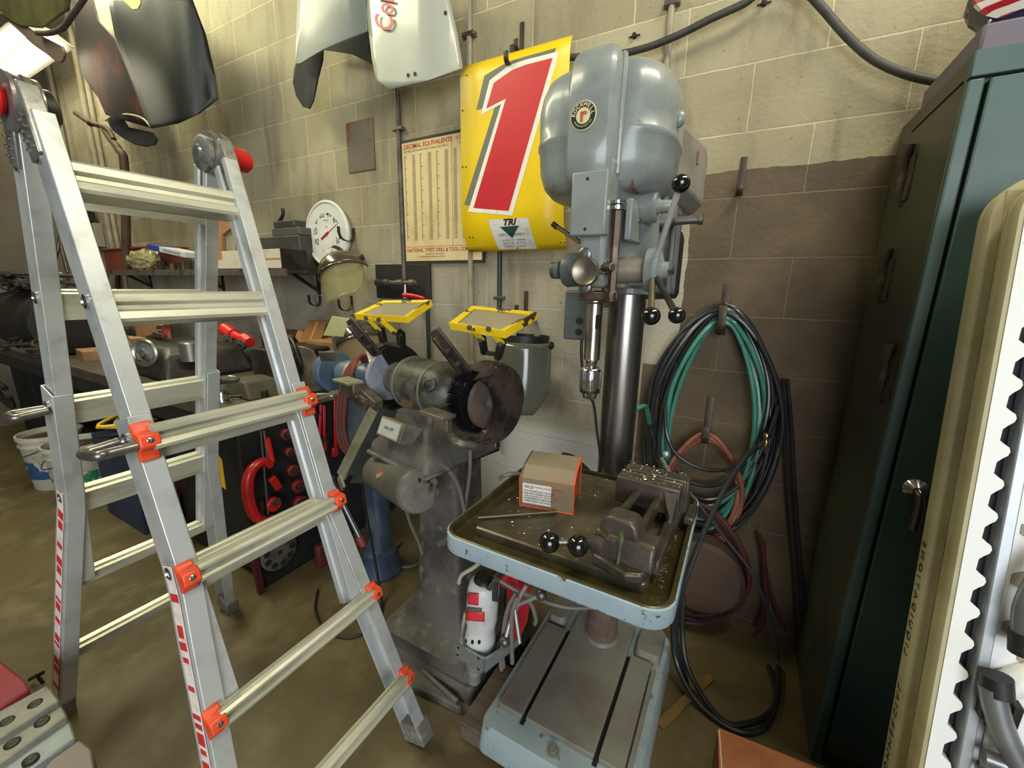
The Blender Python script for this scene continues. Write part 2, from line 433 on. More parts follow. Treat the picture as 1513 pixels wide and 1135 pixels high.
# sticker strip on the outward face of the two near rails
STK = mat('ladder_sticker', '#e6dcd6', .5, 0, '#d8c9c2', 40, .45, .6)
STR = mat('sticker_red', '#c52b2b', .5)
for side in (1, -1):
    path = [(.80, .3012), (.74, .2982), (.66, .2892), (.50, .2732), (.25, .2472), (.09, .2292)]
    g = G()
    g.loft([[LP(side, z, n, y - q) for n, q in ((-.018, .0006), (.020, .0006), (.020, .0012), (-.018, .0012))] for z, y in path])
    st = build(g, 'warning_sticker', STK, lad, ang=20)
    g = G()
    def yz(z):
        for (z0, y0), (z1, y1) in zip(path, path[1:]):
            if z1 <= z <= z0: return y0 + (y1 - y0) * (z0 - z) / (z0 - z1)
        return path[-1][1]
    z = .745
    k = 0
    while z > .13:
        hh = random.choice((.010, .016, .024)); wd = random.uniform(.012, .017)
        y = yz(z)
        g = G(); g.loft([[LP(side, zz, n, yz(zz) - q) for n, q in ((-wd, .0014), (wd, .0014), (wd, .0018), (-wd, .0018))] for zz in (z, z - hh)])
        build(g, 'sticker_mark', STR, st)
        z -= hh + random.choice((.008, .014, .03, .045)); k += 1
# rungs
def rung(side, z, y0, y1, n0, n1, h, name='rung', m=ALU2):
    # profile in (n, along-rail) with tread ridges
    d = V((-.2852 if side > 0 else .2852, 0, .9584))
    P = [(n0, h / 2), (n0 + (n1 - n0) * .25, h / 2), (n0 + (n1 - n0) * .3, h / 2 - .006), (n0 + (n1 - n0) * .45, h / 2 - .006), (n0 + (n1 - n0) * .5, h / 2), (n1 - .004, h / 2 - .002),
         (n1, h / 2 - .008), (n1, h * .14), (n1 - .010, h * .06), (n1 - .010, -h * .08), (n1 - .002, -h * .18), (n1, -h / 2 + .006), (n1 - .004, -h / 2), (n0, -h / 2)]
    g = G(); g.loft([[LP(side, z, n, y) + d * q for n, q in P] for y in (y0, y1)])
    return build(g, name, m, lad, ang=25)
for side in (1, -1):
    for z in (1.535, 1.295, 1.032, .765):
        rung(side, z, .3375, .6375, -.022, .026, .062)
    # lower rungs carried by the outer rails
    for z in (.775, .50, .23):
        if z == .775: a, b = .315, .653
        else:
            f = (.80 - z) * .104
            a, b = .310 - f, .660 + f
        if side > 0:
            rung(side, z, a + .012, b - .012, .036, .0655, .036)
        else:
            rung(side, z, a + .03, b - .03, -.02, .02, .034)
rung(1, 1.045, .322, .648, .036, .066, .050)
# orange brackets on the front section
for z in (1.04, .775, .50, .23):
    f = max(0, (.80 - z)) * .104
    for s, y in ((1, .301 - f), (-1, .669 + f)):
        hh = .029 if z < 1 else .038
        g = G()
        prof = [(.035, -hh), (.042, -hh), (.047, -.018), (.056, -.017), (.066, -.012), (.067, .011), (.057, .017), (.049, .018), (.043, hh), (.035, hh)]
        d = V((-.2852, 0, .9584))
        ys = (y - s * .001, y + s * .029) if z < 1 else (y - s * .002, y + s * .031)
        g.loft([[LP(1, z, n, yy) + d * q for n, q in prof] for yy in ys])
        br = build(g, 'orange_bracket', ORANGE, lad, bevel=.003)
        c = LP(1, z, .066, y + s * .014)
        build(G().lathe(c, (.9584, 0, .2852), [(-.002, .0055), (.002, .0055), (.0035, .003), (.0035, 0)], n=12), 'rivet', CHROME, br)
# lock handles
LH = mat('lock_bar_steel', '#8d8a84', .35, .85, '#6a6762', 20, .4, .7)
for side, s, y in ((1, 1, .300), (1, -1, .670), (-1, 1, .300), (-1, -1, .670)):
    n = .05 if side > 0 else .02
    a = LP(side, 1.035, n, y + s * .01); b = LP(side, 1.035, n, y - s * .055)
    c2 = LP(side, 1.045, -.02, y - s * .055); d2 = LP(side, 1.05, -.022, y - s * .004)
    build(G().tube([a, (a + b) / 2, b - V((0, -s * .012, 0)), b, (b + c2) / 2 + V((0, -s * .006, 0)), c2, (c2 + d2) / 2, d2], .0095, n=12), 'lock_handle', LH, lad)
# hinges
HG = mat('hinge_steel', '#9a9a94', .35, .7, '#5e5c57', 16, .45, .7, bump=.15)
for s, y in ((1, .318), (-1, .650)):
    c = V((-1.23, y, 1.668))
    g = G()
    for k, (dy, r) in enumerate(((-.018, .050), (-.006, .047), (.006, .050), (.018, .047))):
        g.lathe(c + V((0, dy - .005, 0)), (0, 1, 0), [(0, r - .006), (.001, r), (.008, r), (.009, r - .006)], n=28)
    hp = build(g, 'hinge_disc', HG, lad)
    for side in (1, -1):
        g = G()
        g.loft([[LP(side, z, n, y + dy) for n, dy in ((-w_, -.016), (w_, -.016), (w_, .016), (-w_, .016))] for z, w_ in ((1.69, .022), (1.65, .026), (1.565, .024))])
        build(g, 'hinge_plate', HG, lad, bevel=.003)
        g = G()
        for z in (1.635, 1.615, 1.598, 1.582):
            for nn in (-.010, .011):
                build(G().ball(LP(side, z, nn, y - s * .018), .0035, n=8), 'hinge_rivet', CHROME, lad)

    y2 = y - s * .022
    build(G().lathe((-1.23, y2, 1.668), (0, -s, 0), [(0, .020), (.010, .030), (.05, .028), (.060, .020), (.062, .0)], n=24), 'hinge_knob', REDPL, lad)
    build(G().lathe((-1.23, y + s * .024, 1.663), (0, s, 0), [(0, .040), (.012, .041), (.016, .034), (.018, .018), (.024, .016), (.025, 0)], n=24), 'hinge_cap', DKSTEEL if s > 0 else HG, lad)
# ================================================================ drill press
DX, DY = -.297, 1.22
dp = thing('drill_press', 'tall grey floor standing drill press with three ball handles and a pale blue rimmed table', 'drill press', (DX, DY, .0))
def part(g, name, m, par=dp, **k): return build(g, name, m, par, **k)
def rrect(x0, x1, y0, y1, r, z, n=6):
    pts = []
    for cx_, cy_, a0 in ((x1 - r, y1 - r, 0), (x0 + r, y1 - r, PI / 2), (x0 + r, y0 + r, PI), (x1 - r, y0 + r, 1.5 * PI)):
        for i in range(n + 1):
            a = a0 + PI / 2 * i / n
            pts.append(V((cx_ + r * math.cos(a), cy_ + r * math.sin(a), z)))
    return pts
# ---- base
bx0, bx1, by0, by1 = -.505, -.085, .772, 1.345
g = G()
g.loft([rrect(bx0 - .012, bx1 + .012, by0 - .012, by1 + .004, .03, .065), rrect(bx0 - .004, bx1 + .004, by0 - .004, by1, .03, .150), rrect(bx0, bx1, by0, by1, .026, .157)])
part(g, 'base_casting', mat('base_side_paint', '#93a2a5', .45, 0, '#7d8b8e', 5, .45, .7, bump=.08, bscale=50, col3='#6a6055', scale3=18, lo3=.62, hi3=.7))
# top plate as strips with two T-slots, raised above the rim by a few mm
zt = .157; zb = .174
def slab(x0, x1, y0, y1): return G().loft([rrect(x0, x1, y0, y1, .006, zt - .002), rrect(x0, x1, y0, y1, .006, zb - .002), rrect(x0 + .002, x1 - .002, y0 + .002, y1 - .002, .005, zb)])
g = G()
s1, s2 = -.402, -.192
w2 = .006
ya, yb = .832, 1.19
for x0, x1, y0, y1 in ((bx0 + .02, s1 - w2, ya, yb - .01), (s1 + w2, s2 - w2, ya, 1.31), (s2 + w2, bx1 - .035, ya, yb)):
    g.loft([rrect(x0, x1, y0, y1, .006, zt - .002), rrect(x0, x1, y0, y1, .006, zb - .002), rrect(x0 + .002, x1 - .002, y0 + .002, y1 - .002, .005, zb)])
g.bb(bx1 - .030, bx1 - .018, .80, 1.17, zt - .002, zb + .002)
g.loft([rrect(s2 + w2 + .004, bx1 - .012, 1.195, 1.335, .02, zt - .002), rrect(s2 + w2 + .010, bx1 - .016, 1.205, 1.330, .02, zb + .016)])
g.loft([rrect(bx0 + .012, s1 - .02, 1.19, 1.335, .02, zt - .002), rrect(bx0 + .016, s1 - .026, 1.20, 1.330, .02, zb + .016)])
part(g, 'base_top_plate', BASEG, bevel=.001)
for x in (s1, s2): part(G().bb(x - w2, x + w2, ya - .012, yb, zt + .0005, zt + .003), 't_slot', DARK)
g = G()
for x in ((s1 + s2) / 2, ):
    g.lathe((x, .80, zt), (0, 0, 1), [(0, .016), (.005, .016), (.006, .010), (.012, .010), (.012, .0)], n=18)
part(g, 'base_bolt', BASEG)
# ---- column
g = G(); g.lathe((DX, DY, .16), (0, 0, 1), [(0, .0520), (.012, .0520), (1.30, .0520)], n=48)
part(g, 'column', COLUMNST)
g = G(); g.lathe((DX, DY, .16), (0, 0, 1), [(0, .062), (.014, .060), (.020, .056), (.024, .0525), (.026, .0)], n=40)
part(g, 'column_flange', BASEG)
# lower rusty stretch of the column
g = G(); g.lathe((DX, DY, .185), (0, 0, 1), [(0, .0525), (.001, .0528), (.50, .0528), (.502, .0522)], n=48, cap=False)
part(g, 'column_lower', mat('rusty_column', '#7b6a5f', .5, .4, '#5e4d42', 10, .4, .7, col3='#8f857c', scale3=30))
# ---- table
tx0, tx1, ty0, ty1, tz = -.552, -.042, .665, 1.170, .80
g = G()
rr = .05
rings = [rrect(tx0 + .02, tx1 - .02, ty0 + .02, ty1 - .02, rr, tz - .047), rrect(tx0 + .002, tx1 - .002, ty0 + .002, ty1 - .002, rr, tz - .045), rrect(tx0, tx1, ty0, ty1, rr, tz - .040), rrect(tx0, tx1, ty0, ty1, rr, tz - .003), rrect(tx0 + .003, tx1 - .003, ty0 + .003, ty1 - .003, rr, tz - .0015)]
g.loft(rings, cap=False)
part(g, 'table_rim', RIMBLUE)
g = G()
rings = [rrect(tx0 + .003, tx1 - .003, ty0 + .003, ty1 - .003, rr, tz - .001), rrect(tx0 + .006, tx1 - .006, ty0 + .006, ty1 - .006, rr - .003, tz + .001), rrect(tx0 + .012, tx1 - .012, ty0 + .012, ty1 - .012, rr - .01, tz),
         rrect(tx0 + .016, tx1 - .016, ty0 + .016, ty1 - .016, rr - .015, tz - .018), rrect(tx0 + .024, tx1 - .024, ty0 + .024, ty1 - .024, rr - .02, tz - .022), rrect(tx0 + .05, tx1 - .05, ty0 + .05, ty1 - .05, rr - .03, tz - .022)]
g.loft(rings, cap=False)
g.loft([rrect(tx0 + .02, tx1 - .02, ty0 + .02, ty1 - .02, rr - .01, tz - .0465), rrect(tx0 + .02, tx1 - .02, ty0 + .02, ty1 - .02, rr - .01, tz - .0225)])
part(g, 'table_trough', OILY2)
g = G()
qx0, qx1, qy0, qy1 = tx0 + .058, tx1 - .058, ty0 + .062, ty1 - .03
g.loft([rrect(qx0 - .002, qx1 + .002, qy0 - .002, qy1, .010, tz - .022), rrect(qx0, qx1, qy0, qy1, .010, tz - .004), rrect(qx0 + .004, qx1 - .004, qy0 + .004, qy1 - .004, .008, tz - .001)])
part(g, 'table_top_plate', OILY, ang=25)
# diagonal slots (dark grooves) in the table
g = G()
cxx, cyy = (qx0 + qx1) / 2, (qy0 + qy1) / 2
for a, b in (((qx1 - .012, qy0 + .012), (qx1 - .105, qy0 + .11)), ((qx0 + .012, qy1 - .012), (cxx - .1, cyy + .09))):
    part(G().bar((a[0], a[1], tz - .0008), (b[0], b[1], tz - .0008), .012, .0016), 'table_slot', DARK)
# table arm with clamp round the column
g = G()
g.lathe((DX, DY, tz - .17), (0, 0, 1), [(0, .066), (.01, .069), (.12, .069), (.13, .066)], n=32)
g.loft([[(DX - .055, DY - .05, tz - .15), (DX + .055, DY - .05, tz - .15), (DX + .055, DY - .05, tz - .06), (DX - .055, DY - .05, tz - .06)], [(DX - .045, .93, tz - .09), (DX + .045, .93, tz - .09), (DX + .045, .93, tz - .052), (DX - .045, .93, tz - .052)]])
g.loft([rrect(DX - .17, DX + .17, .74, 1.14, .04, tz - .062), rrect(DX - .19, DX + .19, .70, 1.15, .04, tz - .0475)])
part(g, 'table_arm', GREYD, bevel=.004)
g = G(); a = V((DX - .07, DY + .01, tz - .11)); b = PY(762, 675, 1.18); g.tube([(DX - .06, DY - .02, tz - .04), (DX - .12, 1.175, tz + .02), (DX - .155, 1.16, tz + .03)], .012, n=8)
part(g, 'table_clamp_handle', DKSTEEL)
# ---- head casting
g = G()
def headsec(z, xf, yf, xm, ym, yb, xb):
    return [V((DX + i, j, z)) for i, j in ((-xf, yf), (xf, yf), (xf + .001, yf + .085), (xm, ym), (xb, ym + .08), (xb, yb), (-xb, yb), (-xb, ym + .08), (-xm, ym), (-xf - .001, yf + .085))]
g.loft([headsec(1.352, .022, .915, .045, 1.0, 1.27, .062), headsec(1.40, .024, .885, .048, 1.0, 1.28, .075), headsec(1.44, .026, .878, .050, 1.0, 1.285, .082), headsec(1.475, .028, .872, .056, 1.0, 1.29, .088), headsec(1.53, .030, .870, .058, 1.0, 1.29, .088), headsec(1.60, .040, .868, .058, 1.0, 1.29, .088)])
part(g, 'head_casting', GREY, bevel=.008, seg=3)
# flat cover plate on the nose
g = G()
a = PY(845, 262, .862); b = PY(895, 346, .862)
zx0, zx1, zz0, zz1 = -.336, -.262, 1.455, 1.575
g.bb(zx0, zx1, .848, .875, zz0, zz1)
cp = part(g, 'front_cover_plate', GREY, bevel=.003)
g = G()
for z in (zz0 + .012, zz1 - .014): build(G().lathe((-.303, .8485, z), (0, -1, 0), [(0, .0035), (.0015, .003), (.0015, 0)], n=10), 'screw', DKSTEEL, cp)
# column collar
g = G(); g.lathe((DX, DY, 1.335), (0, 0, 1), [(0, .057), (.004, .063), (.09, .066), (.18, .068)], n=36)
part(g, 'column_collar', GREY)
# pinion housing running right to the hub
pz_ = 1.392
g = G(); g.lathe((DX + .02, .985, pz_), (1, 0, 0), [(0, .030), (.05, .028), (.075, .027), (.079, .022)], n=28)
part(g, 'pinion_housing', mat('worn_casting_bore', '#7a7268', .4, .3, '#94877a', 9, .4, .7))
HUBM = GREY
g = G(); g.lathe((-.212, .985, pz_), (1, 0, 0), [(0, .020), (.006, .034), (.012, .047), (.030, .049), (.038, .044), (.044, .024), (.046, .018), (.056, .018), (.058, .0)], n=32)
hub = part(g, 'feed_hub', HUBM)
build(G().lathe((-.156, .985, pz_), (1, 0, 0), [(0, .012), (.010, .012), (.012, .009), (.012, 0)], n=6), 'hub_nut', STEEL, hub)
hc = V((-.190, .985, pz_))
for (px_, py_), Xb in (((1006, 271), -.135), ((962, 467), -.150), ((1000, 466), -.125)):
    # ball lies on a cone round the hub axis: find the distance where |p - hub centre| = lever length
    r = ray(px_, py_); best = None
    for i in range(600, 1300):
        p = _w(r, (i / 1000) / r.y)
        d = abs((p - hc).length - .205) + abs(p.x - Xb) * .6
        if best is None or d < best[0]: best = (d, p)
    bp_ = best[1]
    d = (bp_ - hc).normalized()
    lv = part(G().cyl(hc + d * .035, bp_ - d * .008, .0062, n=12), 'feed_lever', mat('lever_chrome', '#d9d9d4', .28, .5) if py_ < 400 else DKSTEEL if px_ == 1000 else mat('brass_tinted_steel', '#a59c7e', .3, .9))
    build(G().ball(bp_, {1006: .0165, 962: .0172, 1000: .0155}[px_], n=28), 'ball_knob', BLACKPL, lv)
# depth stop rod
g = G(); rx = -.2555
g.cyl((rx, .905, 1.345), (rx, .905, 1.512), .0100, n=6)
rd = part(g, 'depth_stop_rod', mat('brown_steel', '#57463b', .35, .6, '#7a6a5c', 15, .45, .7))
build(G().lathe((rx, .905, 1.507), (0, 0, 1), [(0, .010), (.002, .0165), (.009, .0165), (.011, .012), (.013, .0165), (.019, .016), (.021, .0)], n=24), 'stop_nut', CHROME, rd)
g = G(); g.bb(rx - .040, rx - .012, .890, .93, 1.380, 1.408); g.cyl((rx - .018, .893, 1.394), (rx + .006, .880, 1.394), .009, n=14)
build(g, 'depth_pointer', STEEL, rd, bevel=.002)
# quill collar and quill
g = G(); g.lathe((DX - .012, .965, 1.322), (0, 0, 1), [(0, .037), (.003, .040), (.018, .040), (.020, .036)], n=32); g.loft([[(rx + .016, .89, 1.325), (rx + .016, .92, 1.325), (DX, 1.0, 1.325), (DX - .03, .93, 1.325)], [(rx + .016, .89, 1.343), (rx + .016, .92, 1.343), (DX, 1.0, 1.343), (DX - .03, .93, 1.343)]]); g.lathe((rx, .905, 1.322), (0, 0, 1), [(0, .014), (.02, .016), (.026, .010), (.03, 0)], n=6)
part(g, 'quill_collar', mat('brown_steel', '#57463b', .35, .6, '#7a6a5c', 15, .45, .7), bevel=.002)
QX = DX - .014
g = G(); g.lathe((QX, .968, 1.165), (0, 0, 1), [(0, .012), (.012, .014), (.016, .017), (.018, .0195), (.150, .0195), (.155, .026), (.160, .026)], n=36)
q = part(g, 'quill', mat('quill_steel', '#b3aa9c', .24, .95, '#877e70', 14, .4, .7))
build(G().bb(QX + .010, QX + .0195, .949, .957, 1.258, 1.290), 'quill_slot', DARK, q)
g = G(); g.lathe((QX, .968, 1.083), (0, 0, 1), [(0, .004), (.002, .016), (.014, .020), (.019, .0235), (.024, .0235), (.028, .0255), (.072, .0255), (.078, .022), (.082, .012)], n=36)
ch = part(g, 'drill_chuck', CHROME)
g = G()
for i in range(28):
    a = 2 * PI * i / 28
    g.cyl((QX + .0255 * math.cos(a), .968 + .0255 * math.sin(a), 1.112), (QX + .0255 * math.cos(a), .968 + .0255 * math.sin(a), 1.154), .0013, n=5)
build(g, 'chuck_knurl', STEEL, ch)
g = G()
for i in range(26):
    a = 2 * PI * i / 26
    g.box((QX + .0235 * math.cos(a), .968 + .0235 * math.sin(a), 1.103), (.003, .003, .006), RZ(a))
build(g, 'chuck_gear', DKSTEEL, ch)
# left side: depth dial, knobs
g = G()
c = PY(866, 402, .872)
g.lathe(c, (0.05, -1, .03), [(-.03, .020), (-.002, .024), (0, .029), (.010, .029), (.013, .027), (.010, .022), (.007, 0)], n=32)
dk = part(g, 'depth_dial', mat('dull_brass', '#8d8674', .35, .8, '#6d6656', 14, .4, .7))
g = G()
for i in range(30):
    a = 2 * PI * i / 30; u, v = frame(V((.05, -1, .03)))
    g.ball(c + V((.05, -1, .03)).normalized() * .005 + (u * math.cos(a) + v * math.sin(a)) * .029, .0022, n=6)
build(g, 'dial_knurl', STEEL, dk)
g = G(); g.lathe((DX - .005, .955, 1.392), (-1, 0, 0), [(.03, .030), (.05, .038), (.075, .040), (.082, .036), (.084, .012), (.094, .012), (.095, .021), (.106, .021), (.108, 0)], n=30)
part(g, 'spring_housing', GREYD)
g = G(); g.lathe((DX - .108, .955, 1.392), (-1, 0, 0), [(0, .018), (.002, .021), (.012, .021), (.014, .017), (.014, 0)], n=14)
part(g, 'spring_knob', STEEL)
for zc in (1.432, 1.352):
    cc = PY(864, 376 if zc > 1.4 else 424, .878)
    part(G().lathe(cc, (0, -1, 0), [(-.01, .014), (.002, .014), (.004, .011), (.004, .007), (.009, .007), (.010, 0)], n=20), 'clamp_bolt', STEEL)
a = PY(820, 333, .99); b = PY(857, 358, .99)
lv = part(G().cyl(a, b, .0055, n=12), 'quill_lock_lever', mat('brass_tinted_steel', '#a59c7e', .3, .9))
build(G().cyl(a - V((.006, 0, -.004)), a + V((.006, 0, -.005)), .0068, n=12), 'lever_tip', BLACK, lv)
# right side bosses
g = G(); c = PY(951, 307, 1.03); g.lathe((-.225, 1.03, c.z), (1, 0, 0), [(-.05, .034), (0, .034), (.022, .034), (.026, .030), (.026, .017), (.030, .017), (.032, .014), (.060, .012), (.066, .009), (.067, 0)], n=30)
part(g, 'motor_lock_boss', GREY)
g = G(); a = PY(975, 322, 1.14); g.lathe((-.185, 1.14, 1.515), (1, 0, 0), [(-.06, .03), (0, .022), (.01, .010), (.060, .009), (.061, .012), (.072, .012), (.073, 0)], n=20)
part(g, 'belt_tension_bolt', STEEL)
g = G(); A = [PY(x, y, 1.0) for x, y in ((927, 300), (955, 322), (957, 362), (925, 352))]
pl = part(G().bb(DX + .052, DX + .066, .93, 1.06, 1.452, 1.535), 'side_cover_plate', GREY, bevel=.003)
build(G().cyl((DX + .066, 1.0, 1.50), (DX + .069, 1.0, 1.50), .005, n=12), 'screw', STEEL, pl)
# nameplate on the side
g = G(); g.box((DX + .0605, .965, 1.565), (.002, .06, .022)); part(g, 'small_nameplate', mat('name_plate_red', '#7c2f24', .5))
# motor bracket, slotted plate right rear
g = G()
mx_ = -.188
def frm(y0, y1, z0, z1, t, x0, x1, g):
    g.bb(x0, x1, y0, y0 + t, z0, z1); g.bb(x0, x1, y1 - t, y1, z0, z1); g.bb(x0, x1, y0 + t, y1 - t, z0, z0 + t); g.bb(x0, x1, y0 + t, y1 - t, z1 - t, z1)
frm(1.20, 1.30, 1.34, 1.56, .018, mx_ - .006, mx_ + .006, g)
g.bb(mx_ - .006, mx_ + .006, 1.245, 1.258, 1.358, 1.545)
g.bb(DX - .10, mx_ + .006, 1.285, 1.305, 1.34, 1.56)
part(g, 'motor_bracket', GREYD, bevel=.004)
# motor at the back
g = G(); g.lathe((DX + .02, 1.40, 1.32), (0, 0, 1), [(0, .04), (.004, .085), (.02, .092), (.18, .092), (.20, .085), (.205, .02)], n=36)
part(g, 'motor', DKSTEEL)
# ---- belt guard: front nose + rear bulb, lofted in height
def outline(z, xs, ys_f, xb, r):
    """plan outline: narrow nose at the front, wide drum behind. xs nose half width, xb drum half width"""
    pts = []
    cxn, cyn = DX - .012, 1.055
    cxd = DX - .028
    n = 34; right = []; E_ = 2 / 2.7
    def sp_(a): return V((cxd + xb * math.copysign(abs(math.cos(a)) ** E_, math.cos(a)), cyn + xb * 1.02 * math.copysign(abs(math.sin(a)) ** E_, math.sin(a)), z))
    for i in range(n + 1):
        a = -1.25 + (PI + 2.5) * i / n
        p = sp_(a)
        if p.y < ys_f + .06: p.y = ys_f + .06
        right.append(p)
    nose = [V((cxn - xs, ys_f + .05, z)), V((cxn - xs, ys_f + .012, z)), V((cxn - xs + .010, ys_f, z)), V((cxn + xs - .010, ys_f, z)), V((cxn + xs, ys_f + .012, z)), V((cxn + xs, ys_f + .05, z))]
    return right + nose
g = G()
lv_ = [(1.556, .030, .875, .10), (1.560, .040, .862, .125), (1.578, .046, .853, .142), (1.61, .048, .850, .152), (1.655, .0485, .849, .155), (1.659, .0485, .849, .158), (1.668, .0485, .849, .158), (1.672, .0485, .849, .155), (1.70, .048, .850, .156), (1.735, .048, .852, .155), (1.765, .047, .857, .149), (1.788, .044, .866, .138), (1.802, .038, .882, .118), (1.808, .028, .905, .09), (1.809, .018, .92, .05)]
g.loft([outline(*q, 0) for q in lv_])
bg = part(g, 'belt_guard', GREY, ang=50)
# raised seam running over the guard between nose and drum
g = G()
sp = []
cxn = DX - .012
for z, xs, yf, xb in lv_[2:]:
    sp.append(V((cxn + xs + .002, yf + .048, z)))
sp2 = sp + [V((cxn, .925, 1.812))] + [V((2 * cxn - p.x, p.y, p.z)) for p in sp[::-1]]
g.tube(sp2, .006, n=8, k=3)
build(g, 'guard_seam', GREY, bg)
# horizontal seam lug on the right
g = G(); g.ball((cxn + .140, 1.02, 1.70), .012, (1, 1, 1.4), n=12); build(g, 'guard_latch', GREY, bg)
# round badge
bc = PY(862, 171, .848)
BD = mat('badge_cream', '#cfc795', .5); BK = mat('badge_black', '#1c1b17', .5); BR = mat('badge_red', '#b4543a', .5)
bdg = build(G().lathe(bc + V((0, .003, 0)), (0, -1, 0), [(0, .0262), (.0035, .0262), (.0042, .0255), (.0042, 0)], n=40), 'round_badge', BD, bg)
g = G(); n_ = 40
ro, ri = .0245, .0145
pts_o = [bc + V((ro * math.cos(2 * PI * i / n_), -.0016, ro * math.sin(2 * PI * i / n_))) for i in range(n_)]
pts_i = [bc + V((ri * math.cos(2 * PI * i / n_), -.0016, ri * math.sin(2 * PI * i / n_))) for i in range(n_)]
a_ = g.ring(pts_o); b_ = g.ring(pts_i); g.quads(a_, b_)
build(g, 'badge_ring', BK, bdg)
for i, chh in enumerate('ROCKWELL'):
    a = math.radians(172 - i * 23.5)
    o_ = bc + V((.0192 * math.cos(a), -.0020, .0192 * math.sin(a)))
    text_part('badge_letter', chh, BD, bdg, o_, (math.sin(a), 0, -math.cos(a)), (math.cos(a), 0, math.sin(a)), .0098, ext=.0002, bold=.0002)
for i, chh in enumerate('MANUFACTURING'):
    a = math.radians(212 + i * 9.6)
    o_ = bc + V((.0192 * math.cos(a), -.0020, .0192 * math.sin(a)))
    text_part('badge_letter', chh, BD, bdg, o_, (-math.sin(a), 0, math.cos(a)), (-math.cos(a), 0, -math.sin(a)), .0042, ext=.0002)
text_part('badge_monogram', 'r', BR, bdg, bc + V((0, -.0022, .001)), (1, 0, 0), (0, 0, 1), .034, ext=.0002, bold=.0012)
# rear belt cover going back to the motor
g = G()
def rc(y, x1, z0, z1, x0=-.44): return [V((x0, y, z0 + .02)), V((x0 + .03, y, z0)), V((x1 - .03, y, z0)), V((x1, y, z0 + .03)), V((x1, y, z1 - .03)), V((x1 - .03, y, z1)), V((x0 + .03, y, z1)), V((x0, y, z1 - .02))]
g.loft([rc(1.12, -.195, 1.60, 1.77, -.42), rc(1.40, -.150, 1.57, 1.775, -.42), rc(1.47, -.152, 1.575, 1.77, -.42), rc(1.495, -.18, 1.61, 1.74, -.39)])
rc_ = part(g, 'rear_belt_cover', mat('aged_grey_paint', '#8a867c', .5, 0, '#6f6c64', 6, .4, .7), bevel=.006)
build(G().box((-.1615, 1.33, 1.70), (.002, .035, .032)), 'orange_sticker', mat('faded_orange', '#8d5640', .6), rc_)
# switch box on the left of the column
g = G(); g.bb(-.432, -.345, 1.075, 1.135, 1.212, 1.345); sb = part(g, 'switch_box', GREYD, bevel=.006)
g = G(); 
for z in (1.265, 1.235): build(G().cyl((-.385, 1.076, z), (-.385, 1.068, z), .009, n=14), 'push_button', DKSTEEL, sb)
g = G(); g.bb(-.36, -.33, 1.115, 1.19, 1.30, 1.335); part(g, 'switch_bracket', GREYD)
g = G(); g.tube([(-.385, 1.10, 1.212), (-.383, 1.10, 1.16), (-.372, 1.11, 1.08), (-.352, 1.14, 1.02), (-.342, 1.16, .93), (-.33, 1.18, .84)], .0042, n=8); part(g, 'switch_cord', BLACK)
# wooden blocks under the base
for k, (x0, x1, y0, y1, lb) in enumerate(((-.60, -.50, .80, 1.04, 'grubby wooden block under the front left corner of the drill press base'), (-.14, -.10, .95, 1.28, 'wooden block under the right edge of the drill press base'), (-.46, -.20, 1.15, 1.32, 'wooden block under the back of the drill press base'), (-.46, -.16, .80, .88, 'wooden block under the front of the drill press base'))):
    o = build(G().box(((x0 + x1) / 2 + .0, (y0 + y1) / 2, .0325), (x1 - x0, y1 - y0, .064)), 'wood_block', WOOD, bevel=.003)
    tag(o, lb, 'wood block', None)
# ================================================================ things on the wall
HOOKM = mat('flat_hook_steel', '#3f352c', .5, .5, '#5c4c3c', 20, .5, .7)
def hook(x, ztop, ln, label, w=.020, reach=.055, up=.035, y=None):
    y0 = WY - .003 if y is None else y
    P = [(y0, ztop), (y0, ztop - ln)]
    r = reach / 2
    for i in range(1, 9):
        a = PI * i / 8
        P.append((y0 - r + r * math.cos(a), ztop - ln - r * math.sin(a) * .8))
    P.append((y0 - reach, ztop - ln + up))
    g = G(); rows = []
    for k, (yy, zz) in enumerate(P):
        rows.append([(x - w / 2, yy, zz), (x + w / 2, yy, zz)])
    g.quadsurf(rows)
    o = build(g, 'wall_hook', HOOKM, None, solid=.004, bevel=.0012)
    tag(o, label, 'hook', 'flat steel hooks screwed to the wall'); return o
p = PY(1100, 232, WY); q = PY(1098, 290, WY)
hook(p.x, p.z, .105, 'empty flat steel hook at the top edge of the brown wall area', reach=.05, up=.02)
p = PY(1073, 418, WY)
hook(-.064, 1.375, .135, 'flat steel hook carrying the big black and green hose coil', reach=.11, up=.06, w=.026)
hook(-.070, .955, .14, 'flat steel hook inside the hose coil carrying the small orange hose', reach=.09, up=.04, w=.026)
hook(PY(473, 437, WY).x, PY(473, 437, WY).z, .03, 'empty J shaped hook on the wall under the round thermometer', reach=.075, up=.035, w=.024)
hook(PY(454, 345, WY).x, PY(454, 342, WY).z, .03, 'small dark hook peeking out left of the round thermometer', reach=.04, up=.02)
hook(PY(523, 340, WY).x, PY(523, 337, WY).z, .035, 'dark hook holding the upper left face shield over the thermometer', reach=.10, up=.03)
hook(PY(520, 445, WY).x, PY(520, 437, WY).z, .05, 'dark hook holding the face shield behind the blue grinder', reach=.09, up=.03)
hook(PY(772, 33, WY).x, PY(772, 33, WY).z, .10, 'tall dark hook showing above the top edge of the yellow sign', reach=.05, up=.02)
hook(PY(778, 430, WY).x, PY(778, 430, WY).z, .09, 'dark hook above the large face shield at the right grinder', reach=.09, up=.03)
